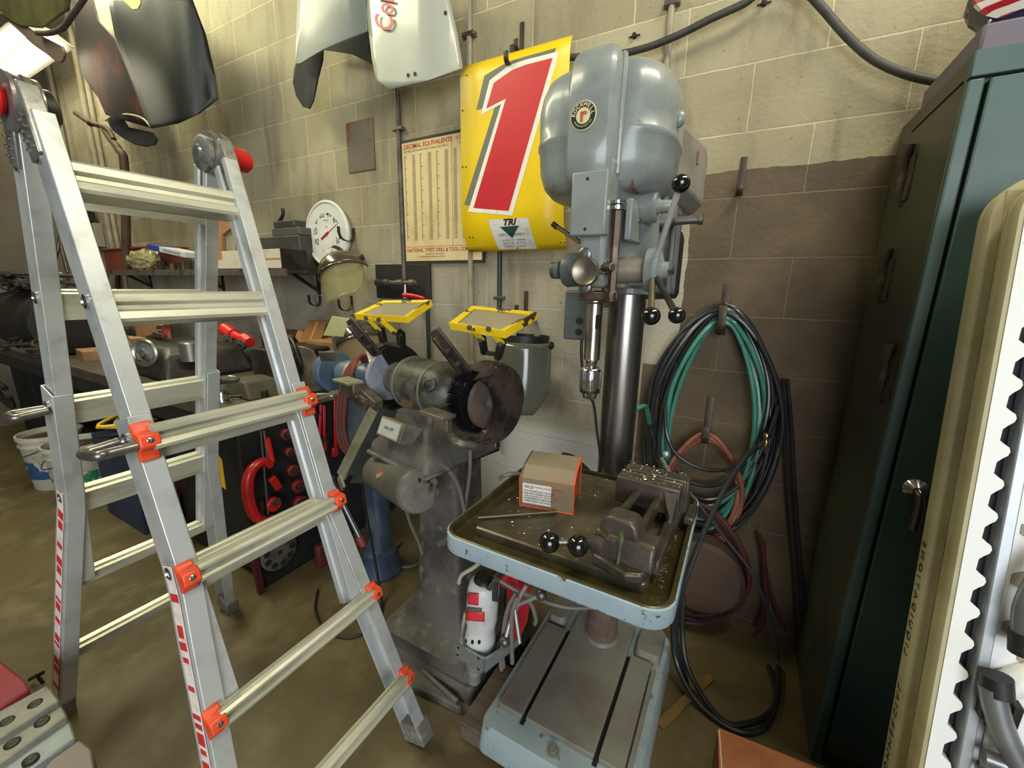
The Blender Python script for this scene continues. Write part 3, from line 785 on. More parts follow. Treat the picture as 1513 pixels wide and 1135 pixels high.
# ---- yellow sign with a big red 1
SY = 1.60
sx0, sx1, sz0, sz1 = PY(681, 200, SY).x, PY(837, 200, SY).x, 1.505, 2.235
def sy_at(z):   # bottom curves back to the wall, top lip bends forward
    y = SY
    if z < sz0 + .16: y += ((sz0 + .16 - z) / .16) ** 2 * .055
    if z > sz1 - .035: y += (z - sz1 + .035) * .5
    return y
SIGNY = mat('yellow_sign_enamel', '#e9c512', .38, 0, '#dcb40e', 4, .5, .75, col3='#a79a5a', scale3=9, lo3=.66, hi3=.8)
sg = thing('number_sign', 'yellow sheet metal sign with a large red number one hanging on the block wall', 'sign', ((sx0 + sx1) / 2, SY, sz0))
g = G(); n = 30
g.quadsurf([[(sx0 + (sx1 - sx0) * i / 4, sy_at(sz0 + (sz1 - sz0) * k / n), sz0 + (sz1 - sz0) * k / n) for i in range(5)] for k in range(n + 1)])
build(g, 'sign_panel', SIGNY, sg, solid=.003)
def decal(pxs, name, m, off, cut=.02, yf=None, Y=SY, par=None):
    bm = bmesh.new()
    P = [PY(x, y, Y) for x, y in pxs]
    vs = [bm.verts.new((p.x, 0, p.z)) for p in P]
    bm.faces.new(vs)
    zmin = min(p.z for p in P); zmax = max(p.z for p in P); z = zmin + cut
    while z < zmax:
        bmesh.ops.bisect_plane(bm, geom=bm.verts[:] + bm.edges[:] + bm.faces[:], plane_co=(0, 0, z), plane_no=(0, 0, 1)); z += cut
    for v in bm.verts: v.co.y = (yf or sy_at)(v.co.z) - off
    g = G(); g.bm.free(); g.bm = bm
    return build(g, name, m, par, smooth=False)
white = [(752, 97), (776, 89), (827, 76), (757, 319), (692, 313), (741, 154), (711, 170), (724, 119)]
grey = [(x - 8, y - 5) for x, y in white]; grey[3] = (745, 309); grey[4] = (685, 303)
grey = [(750, 92), (776, 84), (822, 71), (752, 309), (686, 303), (732, 157), (704, 163), (716, 112)]
red = [(757, 104), (778, 96), (817, 86), (752, 312), (700, 307.5), (748, 146), (719, 161), (730, 123)]
decal(grey, 'number_shadow', mat('sign_grey', '#6a6a5c', .5), .0020, par=sg)
decal(white, 'number_outline', mat('sign_white', '#e6e0cd', .45, 0, '#c9c0a0', 6, .55, .75), .0026, par=sg)
decal(red, 'number_one', mat('sign_red', '#c2242c', .4, 0, '#b02228', 3, .5, .75), .0032, par=sg)
tri_c = [(721, 325), (780, 322), (786, 366), (729, 367)]
st = decal(tri_c, 'dealer_sticker', PAPER, .0022, par=sg)
decal([(737, 335), (766, 333), (753, 351)], 'sticker_triangle', mat('sticker_green', '#1f4a3c', .5), .0028, par=st)
def stext(body, px_, py_, size, m, xs=1, par=st, sh=0, bold=0, Y=SY, al='CENTER', tilt=0, line=1, yf=None, off=.0030):
    o_ = PY(px_, py_, Y); r = V((math.cos(tilt), 0, math.sin(tilt))); u = V((-math.sin(tilt), 0, math.cos(tilt)))
    def wp(c):
        p = o_ + r * c.x * xs + u * c.y
        p.y = (yf or sy_at)(p.z) - off - c.z * .2
        return p
    return text_part('printed_text', body, m, par, o_, r, u, size, sh, .0002, al, bold=bold, warp=wp, line=line)
stext('TRI', 751, 328.5, .034, INK, 1.25, sh=.3, bold=.0016, tilt=.0)
stext('SUPPLY & EQUIPMENT', 753, 346, .0135, INK, .95, tilt=.0, off=.0034)
stext('New Castle      DE      302 838-6333', 754, 353.5, .0085, INK, .9)
stext('Salisbury        MD      800 777-2258', 754, 358, .0085, INK, .9)
stext('Philadelphia   PA      215 365-2525', 754, 362.5, .0085, INK, .9)
g = G()
for x, y in ((690, 112), (684, 164), (690, 350), (695, 350), (684, 247), (689, 247), (823, 357), (829, 357), (757, 365), (812, 138)):
    p = PY(x, y, SY); g.lathe((p.x, sy_at(p.z) - .0015, p.z), (0, -1, 0), [(0, .0035), (.0015, .0035), (.0015, 0)], n=10)
build(g, 'screw_hole', INK, sg)
hook(PY(753, 62, SY).x, PY(753, 62, SY).z, .06, 'short dark hook poking through the top of the yellow sign', reach=.045, up=.02, y=1.618)
# ---- decimal equivalents chart
CY_ = 1.712
cx0, cx1, cz0, cz1 = PY(597, 300, CY_).x, PY(712, 300, CY_).x, PY(602, 386, CY_).z, PY(597, 212, CY_).z
ct = thing('wall_chart', 'cream decimal equivalents chart in a dark frame partly behind the yellow sign', 'chart', ((cx0 + cx1) / 2, CY_, cz0))
build(G().bb(cx0 - .012, cx1 + .01, CY_ + .002, WY - .002, cz0 - .012, cz1 + .014), 'chart_frame', mat('chart_frame_dark', '#2f2922', .6), ct)
CR = mat('aged_chart_paper', '#d3bf8c', .75, 0, '#bda672', 5, .45, .75, col3='#7d6a3f', scale3=7, lo3=.68, hi3=.8)
sh_ = build(G().bb(cx0, cx1, CY_, CY_ + .003, cz0, cz1), 'chart_sheet', CR, ct)
def ctext(body, x, z, size, m, xs=1, al='LEFT', line=1, bold=0, sp=1):
    return text_part('printed_text', body, m, sh_, (x, CY_ - .0004, z), (1, 0, 0), (0, 0, 1), size, 0, .0002, al, spacing=sp, bold=bold, xs=xs, line=line)
W_ = cx1 - cx0
CINK = mat('chart_ink', '#6b5632', .8)
ctext('DECIMAL EQUIVALENTS', cx0 + .012, cz1 - .020, .028, REDINK, .98, bold=.0006)
ctext('OF WIRE, LETTER AND FRACTIONAL SIZE DRILLS', cx0 + .012, cz1 - .041, .013, CINK, .95)
ctext('V DRILL', cx0 + W_ * .70, cz1 - .020, .024, REDINK, 1.0)
ctext('SIZES', cx0 + W_ * .74, cz1 - .040, .012, CINK, 1.0)
ctext('NATIONAL TWIST DRILL & TOOL COMPANY', cx0 + .010, cz0 + .052, .0255, REDINK, .86, bold=.0006)
ctext('ROCHESTER, MICHIGAN', cx0 + .13, cz0 + .033, .011, CINK, 1)
ctext('DISTRIBUTORS IN PRINCIPAL CITIES', cx0 + .09, cz0 + .020, .010, CINK, 1)
zt_ = cz1 - .062
for k in range(9):
    rows = []
    for i in range(52):
        nn = (k * 52 + i) % 320 + 3
        rows.append('%.4f' % (nn / 321) if k % 2 or k > 5 else ('%d' % (80 - (i * 2 + k) % 78) if i % 7 else '%d/64' % ((i + k) % 63 + 1)))
    xk = cx0 + .012 + (W_ - .02) * k / 9.0
    ctext('\n'.join(rows), xk, zt_ - .196, .0096, CINK, .8, line=.80)
g = G()
for fx in (.645,): g.bb(cx0 + W_ * fx, cx0 + W_ * fx + .0015, CY_ - .0006, CY_ + .001, cz0 + .07, cz1 - .01)
g.bb(cx0 + .008, cx1 - .008, CY_ - .0006, CY_ + .001, cz0 + .068, cz0 + .070)
build(g, 'printed_rules', REDINK, sh_)
# ---- round thermometer
tc_ = (PY(448, 330, 1.69) + PY(514, 350, 1.69)) / 2
tc_ = V((-2.165, 1.69, PY(484, 346, 1.69).z)); TR = .185
th = thing('wall_thermometer', 'round white dial thermometer with a red needle on the block wall', 'thermometer', (tc_.x, 1.70, tc_.z - TR))
TW = mat('dial_white_plastic', '#deded4', .35); TF = mat('dial_face', '#e6e4dc', .5)
build(G().lathe((tc_.x, 1.725, tc_.z), (0, -1, 0), [(0, TR - .02), (.02, TR - .004), (.034, TR), (.042, TR - .006), (.043, TR - .014), (.036, TR - .020), (.034, 0)], n=64), 'dial_rim', TW, th)
face = build(G().lathe((tc_.x, 1.6912, tc_.z), (0, -1, 0), [(0, TR - .020), (.0008, TR - .0205), (.0009, 0)], n=64), 'dial_face', TF, th)
DI = mat('dial_ink', '#3a3a38', .6)
fy = 1.6898
def on_dial(a, r): return V((tc_.x + r * math.sin(a), fy, tc_.z + r * math.cos(a)))
for i, lb in enumerate(['-40', '-20', '0', '20', '40', '60', '80', '100', '120']):
    a = math.radians(-112 + i * 32)
    if lb == '120': continue
    text_part('dial_number', lb.replace('-', '') if 0 else lb, DI, face, on_dial(a, .112), (1, 0, 0), (0, 0, 1), .054, ext=.0002, bold=.0008, xs=.85)
text_part('dial_unit', '°F', mat('dial_red', '#a2302c', .5), face, on_dial(0, .035), (1, 0, 0), (0, 0, 1), .026, ext=.0002)
text_part('dial_unit', 'TAYLOR', DI, face, on_dial(0, .075), (1, 0, 0), (0, 0, 1), .012, ext=.0002)
g = G()
for i in range(41):
    a = math.radians(-112 + i * 6.4); r0 = .143 if i % 5 else .138
    p = on_dial(a, r0); q_ = on_dial(a, .150); g.bar(p, q_, .0016 if i % 5 else .003, .0006, up=(0, 1, 0))
build(g, 'dial_ticks', DI, face)
for i, (lb) in enumerate(['0', '10', '20', '30', '40']):
    a = math.radians(205 - i * 22 )
    text_part('dial_number', lb, DI, face, on_dial(a, .10), (1, 0, 0), (0, 0, 1), .018, ext=.0002)
g = G(); a = math.radians(62)
g.loft([[on_dial(a, -.05) + V((0, -.002, .004)), on_dial(a, -.05) + V((0, -.002, -.004)), on_dial(a, -.05) + V((0, -.004, 0))], [on_dial(a, .125) + V((0, -.002, .0015)), on_dial(a, .125) + V((0, -.002, -.0015)), on_dial(a, .125) + V((0, -.003, 0))]])
g.bar(on_dial(a, -.055) + V((0, -.003, 0)), on_dial(a, .02) + V((0, -.003, 0)), .012, .002, up=(0, 1, 0))
g.lathe((tc_.x, fy, tc_.z), (0, -1, 0), [(0, .008), (.005, .008), (.006, 0)], n=16)
build(g, 'needle', mat('needle_red', '#a8202a', .4), th)
# ---- face shields (brow guard, headband, visor)
VIS = mat('olive_visor', '#a09a6c', .12, 0, alpha=.55, coat=.5)
VIS2 = mat('smoked_visor', '#6c6d5e', .14, 0, alpha=.93, coat=.7)
VIS3 = mat('brown_visor', '#8f8064', .15, 0, alpha=.6, coat=.4)
BROW = mat('dark_fibre_brow', '#4a4433', .25, 0, '#37321f', 6, .45, .7, coat=.6)
BAND = mat('headband_plastic', '#2a2723', .5)
BANDG = mat('headgear_translucent', '#9b958a', .35)
def face_shield(label, c, M3, vis, vh=.22, brow=True, s=1.0, vr=.125, ang=78, taper=.55, broadtop=False):
    X_ = M3.to_4x4(); X_.translation = V(c)
    t = thing('face_shield', label, 'face shield', tuple(c), 'face shields hanging on the wall')
    n = 22
    rows = []
    for k in range(13):
        u = k / 12; z = -.0 - vh * u
        am = math.radians(ang) * (1 - taper * max(0, (u - .35) / .65) ** 2.2)
        rr = vr * (1 + .06 * u)
        rows.append([(rr * math.sin(-am + 2 * am * i / n), -rr * math.cos(-am + 2 * am * i / n), z) for i in range(n + 1)])
    build(G().quadsurf(rows), 'visor', vis, t, xf=X_, solid=.0025)
    if brow:
        rows = []
        for k in range(9):
            u = k / 8
            a = PI * .5 * u
            rr = vr * (1.04 - .62 * (1 - math.cos(a))); z = -.045 + .10 * math.sin(a)
            am = math.radians(96)
            zz = z
            rows.append([(rr * math.sin(-am + 2 * am * i / n), -rr * math.cos(-am + 2 * am * i / n) * 1.04, zz - .0 * abs(i - n / 2)) for i in range(n + 1)])
        build(G().quadsurf(rows), 'brow_guard', BROW, t, xf=X_, solid=.003)
        g = G(); am = math.radians(96); rr = vr * 1.055
        g.tube([(rr * math.sin(-am + 2 * am * i / 16), -rr * math.cos(-am + 2 * am * i / 16) * 1.04, -.045) for i in range(17)], .005, n=8, k=2)
        build(g, 'brow_edge', BROW, t, xf=X_)
    g = G(); rr = vr * .80
    g.loft([[V((r_ * math.cos(a), r_ * math.sin(a) * 1.05, z)) for z, r_ in ((.00, rr), (.028, rr), (.028, rr - .003), (0, rr - .003))] for a in [2 * PI * i / 32 for i in range(33)]], cap=False)
    build(g, 'headband', BAND, t, xf=X_)
    g = G(); g.loft([[V((w_, rr * math.cos(a) * 1.0, .02 + rr * .95 * math.sin(a) + o_)) for w_, o_ in ((-.013, 0), (.013, 0), (.013, .002), (-.013, .002))] for a in [PI * i / 16 for i in range(17)]])
    build(g, 'crown_strap', BANDG, t, xf=X_)
    for sx_ in (-1, 1):
        build(G().lathe((sx_ * vr * .98, -.01, -.005), (sx_, 0, 0), [(0, .015), (.006, .016), (.012, .013), (.013, 0)], n=16), 'pivot_knob', DKSTEEL, t, xf=X_)
    return t
c1 = PY(507, 395, 1.56)
face_shield('clear face shield with shiny dark brow hanging over the thermometer', c1, RZ(.35) @ RY(-.42) @ RX(-.30), VIS, vh=.22)
c2 = PY(531, 496, 1.54)
face_shield('face shield with dark brow hanging on the wall behind the small blue grinder', c2, RZ(.35) @ RY(-.38) @ RX(-.30), VIS3, vh=.24)
c3 = PY(776, 505, 1.55)
face_shield('large smoky face shield hanging on the wall behind the right end of the grinder', c3, RZ(-.05) @ RX(-.06), VIS2, vh=.285, brow=False, vr=.125, ang=88, taper=.42)
# ---- race car body panels hung on the wall
PGL = mat('light_grey_body_paint', '#a9ab9f', .42, 0, '#9da092', 2, .4, .7, coat=.4)
PGD = mat('mid_grey_body_paint', '#666d69', .5, 0, '#5c635e', 2, .4, .7, coat=.15)
PBK = mat('black_strap', '#141312', .75, 0, '#2f2b27', 12, .5, .7)
def sheet(pxs, Yf, cell=26, push=None):
    """polygon outline at a real depth field; meshed as rows clipped to the outline"""
    y0 = min(p[1] for p in pxs); y1 = max(p[1] for p in pxs)
    ys = sorted(set([y0 + .4, y1 - .4] + [p[1] for p in pxs if y0 + 1 < p[1] < y1 - 1] + [y0 + (y1 - y0) * i / 16 for i in range(1, 16)]))
    keep = [ys[0]]
    for y in ys[1:]:
        if y - keep[-1] > 1.2: keep.append(y)
    rows = []; m_ = 18
    for y in keep:
        xs_ = []
        for (xa, ya), (xb, yb) in zip(pxs, pxs[1:] + pxs[:1]):
            if ya != yb and min(ya, yb) <= y <= max(ya, yb): xs_.append(xa + (xb - xa) * (y - ya) / (yb - ya))
        a_, b_ = min(xs_), max(xs_)
        rows.append([PY(a_ + (b_ - a_) * i / m_, y, Yf(a_ + (b_ - a_) * i / m_, y)) for i in range(m_ + 1)])
    return G().quadsurf(rows)
bp1 = thing('body_panel', 'two tone grey car body panel with red script lettering hanging above the chart', 'car body panel', tuple(PY(600, 60, 1.55)))
lightp = [(538, -70), (541, 0), (545, 45), (550, 88), (556, 118), (565, 131), (580, 132), (630, 120), (684, 101), (676, 50), (664, 0), (650, -70)]
yl = lambda x, y: 1.50 + .10 * max(0, (x - 600) / 85) ** 2 + .02 * max(0, (570 - x) / 30) ** 2
o = build(sheet(lightp, yl, 14), 'light_panel', PGL, bp1, solid=.004, ang=180)
darkp = [(441, -70), (440, 0), (437, 93), (441, 96), (478, 74), (520, 56), (545, 46), (541, 0), (538, -70)]
yd = lambda x, y: 1.50 + .075 * math.sin(min(1, max(0, (545 - x) / 105)) * PI) * 1.0 - .05 * max(0, (480 - x) / 45) ** 2 + .0
build(sheet(darkp, lambda x, y: 1.52 - .05 * math.sin(max(0, min(1, (545 - x) / 105)) * PI * .9), 12), 'grey_panel', PGD, bp1, solid=.004, ang=180)
strapp = [(438, 92), (458, 82), (478, 73), (477, 90), (470, 118), (464, 148), (458, 161), (448, 158), (438, 142), (433, 122), (435, 104)]
build(sheet(strapp, lambda x, y: 1.56, 10), 'mounting_strap', PBK, bp1, solid=.005)
g = G()
for x, y in ((603, 111), (613, 109), (658, 19)):
    p = PY(x, y, yl(x, y) - .003); g.lathe(p, (0, -1, 0), [(-.002, .007), (.002, .007), (.002, 0)], n=14)
build(g, 'panel_hole', INK, bp1)
up_ = (PY(600, 0, 1.49) - PY(600, 60, 1.49)).normalized()
o_ = PY(575, 54, 1.494)
rt = (PY(577, -40, 1.494) - PY(573, 50, 1.494)); rt.y = 0; rt.normalize()
text_part('painted_script', 'Cole', mat('script_red', '#c23a35', .45), bp1, PY(568, 50, 1.488), rt, V((-rt.z, 0, rt.x)), .15, .45, .0006, 'LEFT', bold=.0015, xs=.52)
# dark sheet standing for the shade in the hollow behind the panel
build(sheet([(480, 74), (545, 47), (552, 96), (520, 80)], lambda x, y: 1.66, 12), 'hollow_shade', PBK, bp1, solid=.004)
# black glossy panel with maroon flange
BG = mat('black_gloss_panel', '#0e1211', .42, 0, '#161b1a', 2, .4, .7, coat=0, col3='#8f8b7c', scale3=70, lo3=.735, hi3=.75)
MR = mat('maroon_black_panel', '#1b1210', .6, 0, '#4a1a1b', 2.2, .48, .62)
bp2 = thing('body_panel', 'glossy black curved car body panel with a maroon flange hanging left on the wall', 'car body panel', tuple(PY(240, 90, 1.4)))
glp = [(163, -60), (162, 10), (170, 52), (196, 120), (223, 190), (262, 183), (295, 168), (322, 146), (318, 110), (304, 50), (285, 0), (272, -60)]
build(sheet(glp, lambda x, y: 1.40 - .12 * math.sin(max(0, min(1, (x - 160 - (y * .30 if y > 0 else 0)) / (150 - .25 * max(0, y)))) * PI), 11), 'gloss_panel', BG, bp2, solid=.005, ang=180)
mrp = [(100, -60), (107, 0), (112, 60), (122, 112), (146, 145), (157, 170), (222, 189), (197, 122), (172, 58), (160, 45), (146, 30), (138, 0), (135, -60)]
build(sheet(mrp, lambda x, y: 1.50 - .03 * math.sin(max(0, min(1, (x - 100) / 110)) * PI), 14), 'maroon_flange', MR, bp2, solid=.005, ang=180)
strap2 = [(158, 176), (180, 172), (190, 188), (210, 192), (226, 196), (233, 206), (229, 214), (216, 217), (200, 214), (182, 204), (166, 192)]
build(sheet(strap2, lambda x, y: 1.52, 10), 'mounting_bracket', PBK, bp2, solid=.008)
g = G(); g.tube([PY(156, 178, 1.50), PY(172, 170, 1.49), PY(195, 170, 1.47), PY(212, 176, 1.46), PY(223, 188, 1.45)], .006, n=8); build(g, 'edge_wire', mat('pale_edge', '#a39872', .4), bp2)
build(sheet([(183, -20), (208, -20), (208, 6), (204, 13), (197, 15), (190, 8), (183, 1)], lambda x, y: 1.27, 9), 'yellow_tab', mat('pale_yellow_tab', '#c9bd78', .4), bp2, solid=.004)
# olive panel with a brown strap and a bar, top left corner
OL = mat('olive_panel', '#4b4a2a', .35, 0, '#353620', 3, .4, .7, coat=.5)
bp3 = thing('body_panel', 'dark olive curved panel with a brown strap at the top left corner of the picture', 'car body panel', tuple(PY(50, 20, 1.05)))
build(sheet([(-40, -60), (-40, 10), (0, 22), (30, 38), (62, 42), (84, 26), (102, 14), (110, -60)], lambda x, y: 1.05 - .04 * math.sin(max(0, min(1, (x + 40) / 150)) * PI), 14), 'olive_panel', OL, bp3, solid=.005, ang=180)
build(sheet([(0, 18), (12, 18), (60, 52), (92, 68), (97, 78), (95, 88), (90, 93), (84, 91), (50, 66), (20, 38)], lambda x, y: 1.02, 12), 'brown_strap', mat('brown_strap', '#5f5045', .5), bp3, solid=.008)
build(G().tube([PY(55, 49, 1.0), PY(72, 49, 1.0), PY(92, 42, 1.0), PY(105, 25, 1.0), PY(128, -8, 1.02), PY(150, -40, 1.02)], .012, n=10), 'hanging_bar', mat('brown_bar', '#574d49', .45, .4), bp3)
# rusty hitch bar leaning in the corner behind the ladder
RU = mat('rusty_bar', '#5d4a35', .6, .3, '#3f3226', 10, .4, .7, bump=.3)
hb = thing('rusty_bar', 'rusty bar with a cross handle standing behind the top of the ladder', 'bar', tuple(PY(185, 390, 1.5)))
build(G().tube([PY(187, 395, 1.5), PY(184, 250, 1.5), PY(176, 222, 1.5), PY(163, 205, 1.5), PY(152, 188, 1.5)], lambda q: .030 - .010 * q, n=12), 'shaft', RU, hb)
build(G().tube([PY(112, 167, 1.47), PY(133, 181, 1.48), PY(158, 190, 1.5), PY(168, 206, 1.5)], .017, n=12), 'cross_handle', RU, hb)
build(G().ball(PY(134, 182, 1.48), .030, (1.2, .8, .8), n=12), 'joint', RU, hb)
# electric box between conduits at the far end
p = PY(132, 340, 1.66)
eb = thing('electric_box', 'grey outlet box on the wall above the far end of the shelf', 'outlet', (p.x, 1.70, p.z - .12))
build(G().bb(p.x - .10, p.x + .10, 1.66, WY - .002, p.z - .15, p.z + .06), 'box', mat('box_grey', '#8b8577', .5), eb, bevel=.006)
build(G().bb(p.x - .22, p.x + .08, 1.60, 1.70, p.z + .07, p.z + .16), 'cover', DKSTEEL, eb, bevel=.006)
build(G().bb(p.x - .10, p.x + .06, 1.64, 1.66, p.z - .19, p.z - .16), 'socket', DKSTEEL, eb)
# small anchors in the wall near the cable
for i, (x, y, lb) in enumerate(((938, 54, 'small black anchor stub in the wall right above the drill press'), (1129, 6, 'rusty bolt end in the wall at the crest of the thick cable'))):
    p = PY(x, y, WY)
    o = build(G().lathe((p.x, WY, p.z), (0, -1, 0), [(-.01, .009), (.014, .008), (.016, 0)], n=10).bar((p.x - .02, WY - .004, p.z), (p.x + .02, WY - .004, p.z), .004, .004, up=(0, 1, 0)), 'wall_anchor', DKSTEEL)
    tag(o, lb, 'anchor')
# ================================================================ pedestal grinder
gc = V((-.855, 1.02, 0)); GX = Matrix.Translation(gc) @ Matrix.Rotation(math.radians(-12), 4, 'Z')
gr = thing('pedestal_grinder', 'large grimy double ended grinder on a cast pedestal with yellow framed shields', 'grinder', (-.855, 1.10, 0))
def gp(g, name, m, par=gr, **k): return build(g, name, m, par, xf=GX, **k)
ZA = 1.03
g = G(); g.lathe((0, 0, ZA), (1, 0, 0), [(-.135, .055), (-.132, .072), (-.12, .084), (-.10, .088), (.04, .088), (.07, .087), (.10, .080), (.125, .066), (.14, .048), (.145, .038), (.165, .036)], n=40)
mo = gp(g, 'motor_body', GRIME)
for x in (-.10, .035):
    gp(G().lathe((x, 0, ZA), (1, 0, 0), [(0, .088), (.001, .0905), (.008, .0905), (.009, .088)], n=40, cap=False), 'motor_band', mat('worn_band', '#77705f', .5, .3, '#3a362f', 14, .45, .6), mo)
gp(G().box((-.02, -.073, ZA - .035), (.062, .02, .045), RX(-.45)), 'name_plate', mat('dark_name_plate', '#4a382d', .5), mo)
gp(G().lathe((.085, -.075, ZA + .035), (.4, -1, .45), [(-.01, .024), (.008, .022), (.010, .014), (.004, .012), (.004, 0)], n=20), 'motor_vent', GRIME, mo)
gp(G().lathe((-.135, 0, ZA), (-1, 0, 0), [(0, .048), (.045, .046), (.048, .058), (.062, .058), (.066, .03), (.12, .018)], n=28), 'left_neck', GRIMEL)
gp(G().lathe((.15, 0, ZA), (1, 0, 0), [(0, .034), (.05, .032), (.14, .014)], n=24), 'right_neck', GRIMEL)
# wheels
gp(G().lathe((-.262, 0, ZA), (1, 0, 0), [(0, .03), (.002, .078), (.003, .088), (.022, .088), (.024, .078), (.024, .03)], n=40), 'grinding_wheel', mat('pale_wheel', '#8e929c', .8, 0, '#7b7f88', 30, .4, .7, bump=.2))
gp(G().lathe((.245, 0, ZA), (1, 0, 0), [(0, .03), (.001, .070), (.003, .076), (.018, .076), (.020, .070), (.020, .03)], n=40), 'grinding_wheel', mat('brown_wheel', '#54463d', .85, 0, '#43372f', 30, .4, .7, bump=.2))
g = G()
for i in range(2600):
    a = random.uniform(0, 2 * PI); r0 = random.uniform(.035, .06); r1 = random.uniform(.092, .102); x = random.uniform(.180, .232)
    p = V((x, r0 * math.cos(a), ZA + r0 * math.sin(a))); q_ = V((x + random.uniform(-.006, .006), r1 * math.cos(a + random.uniform(-.1, .1)), ZA + r1 * math.sin(a)))
    u, v = frame(q_ - p)
    g.loft([[p + u * .0011, p + v * .0011, p - u * .0011], [q_ + u * .0009, q_ + v * .0009, q_ - u * .0009]], cap=False)
g.lathe((.190, 0, ZA), (1, 0, 0), [(0, .03), (.002, .086), (.040, .086), (.042, .03)], n=30)
gp(g, 'wire_wheel', mat('wire_bristle', '#1a1a1c', .45, .3), smooth=False)
# guards: C shaped shells opening to the front
def guard(x0, x1, r, name, m, a0, a1, ri=.055, plate=None):
    g = G(); n = 26; rings = []
    s = 1 if x1 > x0 else -1
    for i in range(n + 1):
        a = math.radians(a0 + (a1 - a0) * i / n)
        prof = [(x0, r - .008), (x0, r), (x1 - s * .02, r), (x1 - s * .006, r - .006), (x1, r - .022), (x1, ri), (x1 - s * .005, ri), (x1 - s * .006, r - .024), (x1 - s * .022, r - .009)]
        ring = [V((x, rr * math.cos(a), ZA + rr * math.sin(a))) for x, rr in prof]
        if plate is not None:
            for q in (5, 6):
                b = a * .70
                ring[q] = V((prof[q][0], -.112 + .085 * math.cos(b), ZA + .088 * math.sin(b)))
        rings.append(ring)
    g.loft(rings)
    return gp(g, name, m, ang=45)
SCORCH = mat('scorched_guard', '#544740', .38, .3, '#231f1c', 6, .44, .60, bump=.3, bscale=30, col3='#b8a77c', scale3=30, lo3=.655, hi3=.69)
guard(.232, .300, .118, 'right_guard', SCORCH, -118, 118, .072, plate=-.040)
guard(-.215, -.285, .122, 'left_guard', mat('black_guard', '#181614', .5, .1, '#2a2622', 10, .5, .7), -100, 118, .02)
gp(G().lathe((-.200, 0, ZA), (1, 0, 0), [(0, .052), (.002, .118), (.006, .118), (.008, .05)], n=40).bm and G().loft([[V((-.205 + dx, .118 * math.cos(a), ZA + .118 * math.sin(a))) for a in [math.radians(-60 + 180 * i / 20) for i in range(21)]] for dx in (0, .006)]), 'guard_back', mat('black_guard', '#181614', .5, .1, '#2a2622', 10, .5, .7))
# tongue guards (angled plates) and rests
for x, nm in ((-.235, 'left'), (.215, 'right')):
    g = G(); a = V((x, -.045, ZA + .085)); b = V((x - .055, -.115, ZA + .205))
    g.bar(a, b, .050, .008, up=(0, 1, .3)); g.bar(a + V((-.01, -.01, 0)), a + V((-.05, -.07, .10)), .014, .02, up=(0, 1, .3))
    tg = gp(g, 'spark_arrestor', SCORCH, bevel=.002)
    for f in (.25, .55): build(G().lathe(a.lerp(b, f) + V((.004, -.006, 0)), (.2, -1, -.3), [(0, .008), (.008, .008), (.009, 0)], n=6), 'bolt', STEEL, tg, xf=GX)
g = G(); g.box((.170, -.118, ZA - .028), (.105, .05, .012)); g.box((.165, -.095, ZA - .065), (.06, .02, .07)); g.tube([(.20, -.095, ZA - .09), (.235, -.10, ZA - .10), (.262, -.06, ZA - .115)], .014, n=10)
gp(g, 'tool_rest', mat('rest_steel', '#7a7263', .4, .5, '#4a443b', 14, .4, .7), bevel=.002)
g = G(); g.box((-.29, -.135, ZA - .005), (.105, .06, .010)); 
gp(g, 'tool_rest', mat('rest_bright', '#a8a48c', .4, .4, '#8b8771', 9, .4, .7), bevel=.002)
g = G(); g.box((-.285, -.12, ZA - .035), (.09, .05, .05)); g.box((-.205, -.105, ZA - .055), (.11, .035, .035), RY(.3)); g.box((-.225, -.13, ZA - .06), (.08, .018, .045), RY(.3))
tr = gp(g, 'rest_bracket', mat('rest_steel', '#7a7263', .4, .5, '#4a443b', 14, .4, .7), bevel=.004)
for x, z in ((-.235, ZA - .052), (-.195, ZA - .062)): build(G().lathe((x, -.138, z), (0, -1, 0), [(0, .012), (.008, .012), (.009, 0)], n=14), 'bolt', STEEL, tr, xf=GX)
# shield frames (world space corners)
GL = mat('scratched_glass', '#a09a84', .25, 0, alpha=.78, coat=.3)
def shield(cs, arms, label):
    P = [PY(*c) for c in cs]
    g = G(); n = len(P); ctr = sum(P, V()) / n; nr = (P[1] - P[0]).cross(P[3] - P[0]).normalized()
    if nr.z < 0: nr = -nr
    wdt = .016
    inner = [p + (ctr - p).normalized() * wdt * 1.5 for p in P]
    lo = [p - nr * .020 for p in P]
    # L shaped rim: outer skirt + lip
    a = g.ring([p + nr * .000 for p in P]); b = g.ring(lo); c = g.ring([p.lerp(ctr, .01) - nr * .020 for p in P]); d = g.ring([p.lerp(ctr, .02) - nr * .003 for p in P]); e = g.ring([q - nr * .006 for q in inner]); f = g.ring([q - nr * .003 for q in inner])
    for i, j in ((a, b), (b, c), (c, d), (d, e), (e, f), (f, a)): g.quads(i, j)
    fr = build(g, 'shield_frame', YEL, gr, smooth=False)
    g = G(); g.loft([[q - nr * .0065 for q in inner], [q - nr * .010 for q in inner]])
    build(g, 'shield_glass', GL, fr, smooth=False)
    for A, B in arms:
        a_, b_ = PY(*A), PY(*B)
        ar = build(G().bar(a_, b_, .018, .006, up=(0, 1, .2)), 'shield_arm', YEL, gr, bevel=.001)
        build(G().lathe(b_ + V((0, -.004, 0)), (0, -1, 0), [(0, .007), (.008, .007), (.009, 0)], n=8), 'arm_bolt', STEEL, ar)
        build(G().lathe(a_ + V((0, -.004, 0)), (0, -1, 0), [(0, .007), (.006, .007), (.007, 0)], n=8), 'arm_bolt', STEEL, ar)
shield([(523, 464, .97), (600, 468, .93), (637, 443, 1.05), (566, 444, 1.09)], [((543, 470, .96), (561, 489, 1.0)), ((562, 472, .95), (585, 492, .985))], 'left')
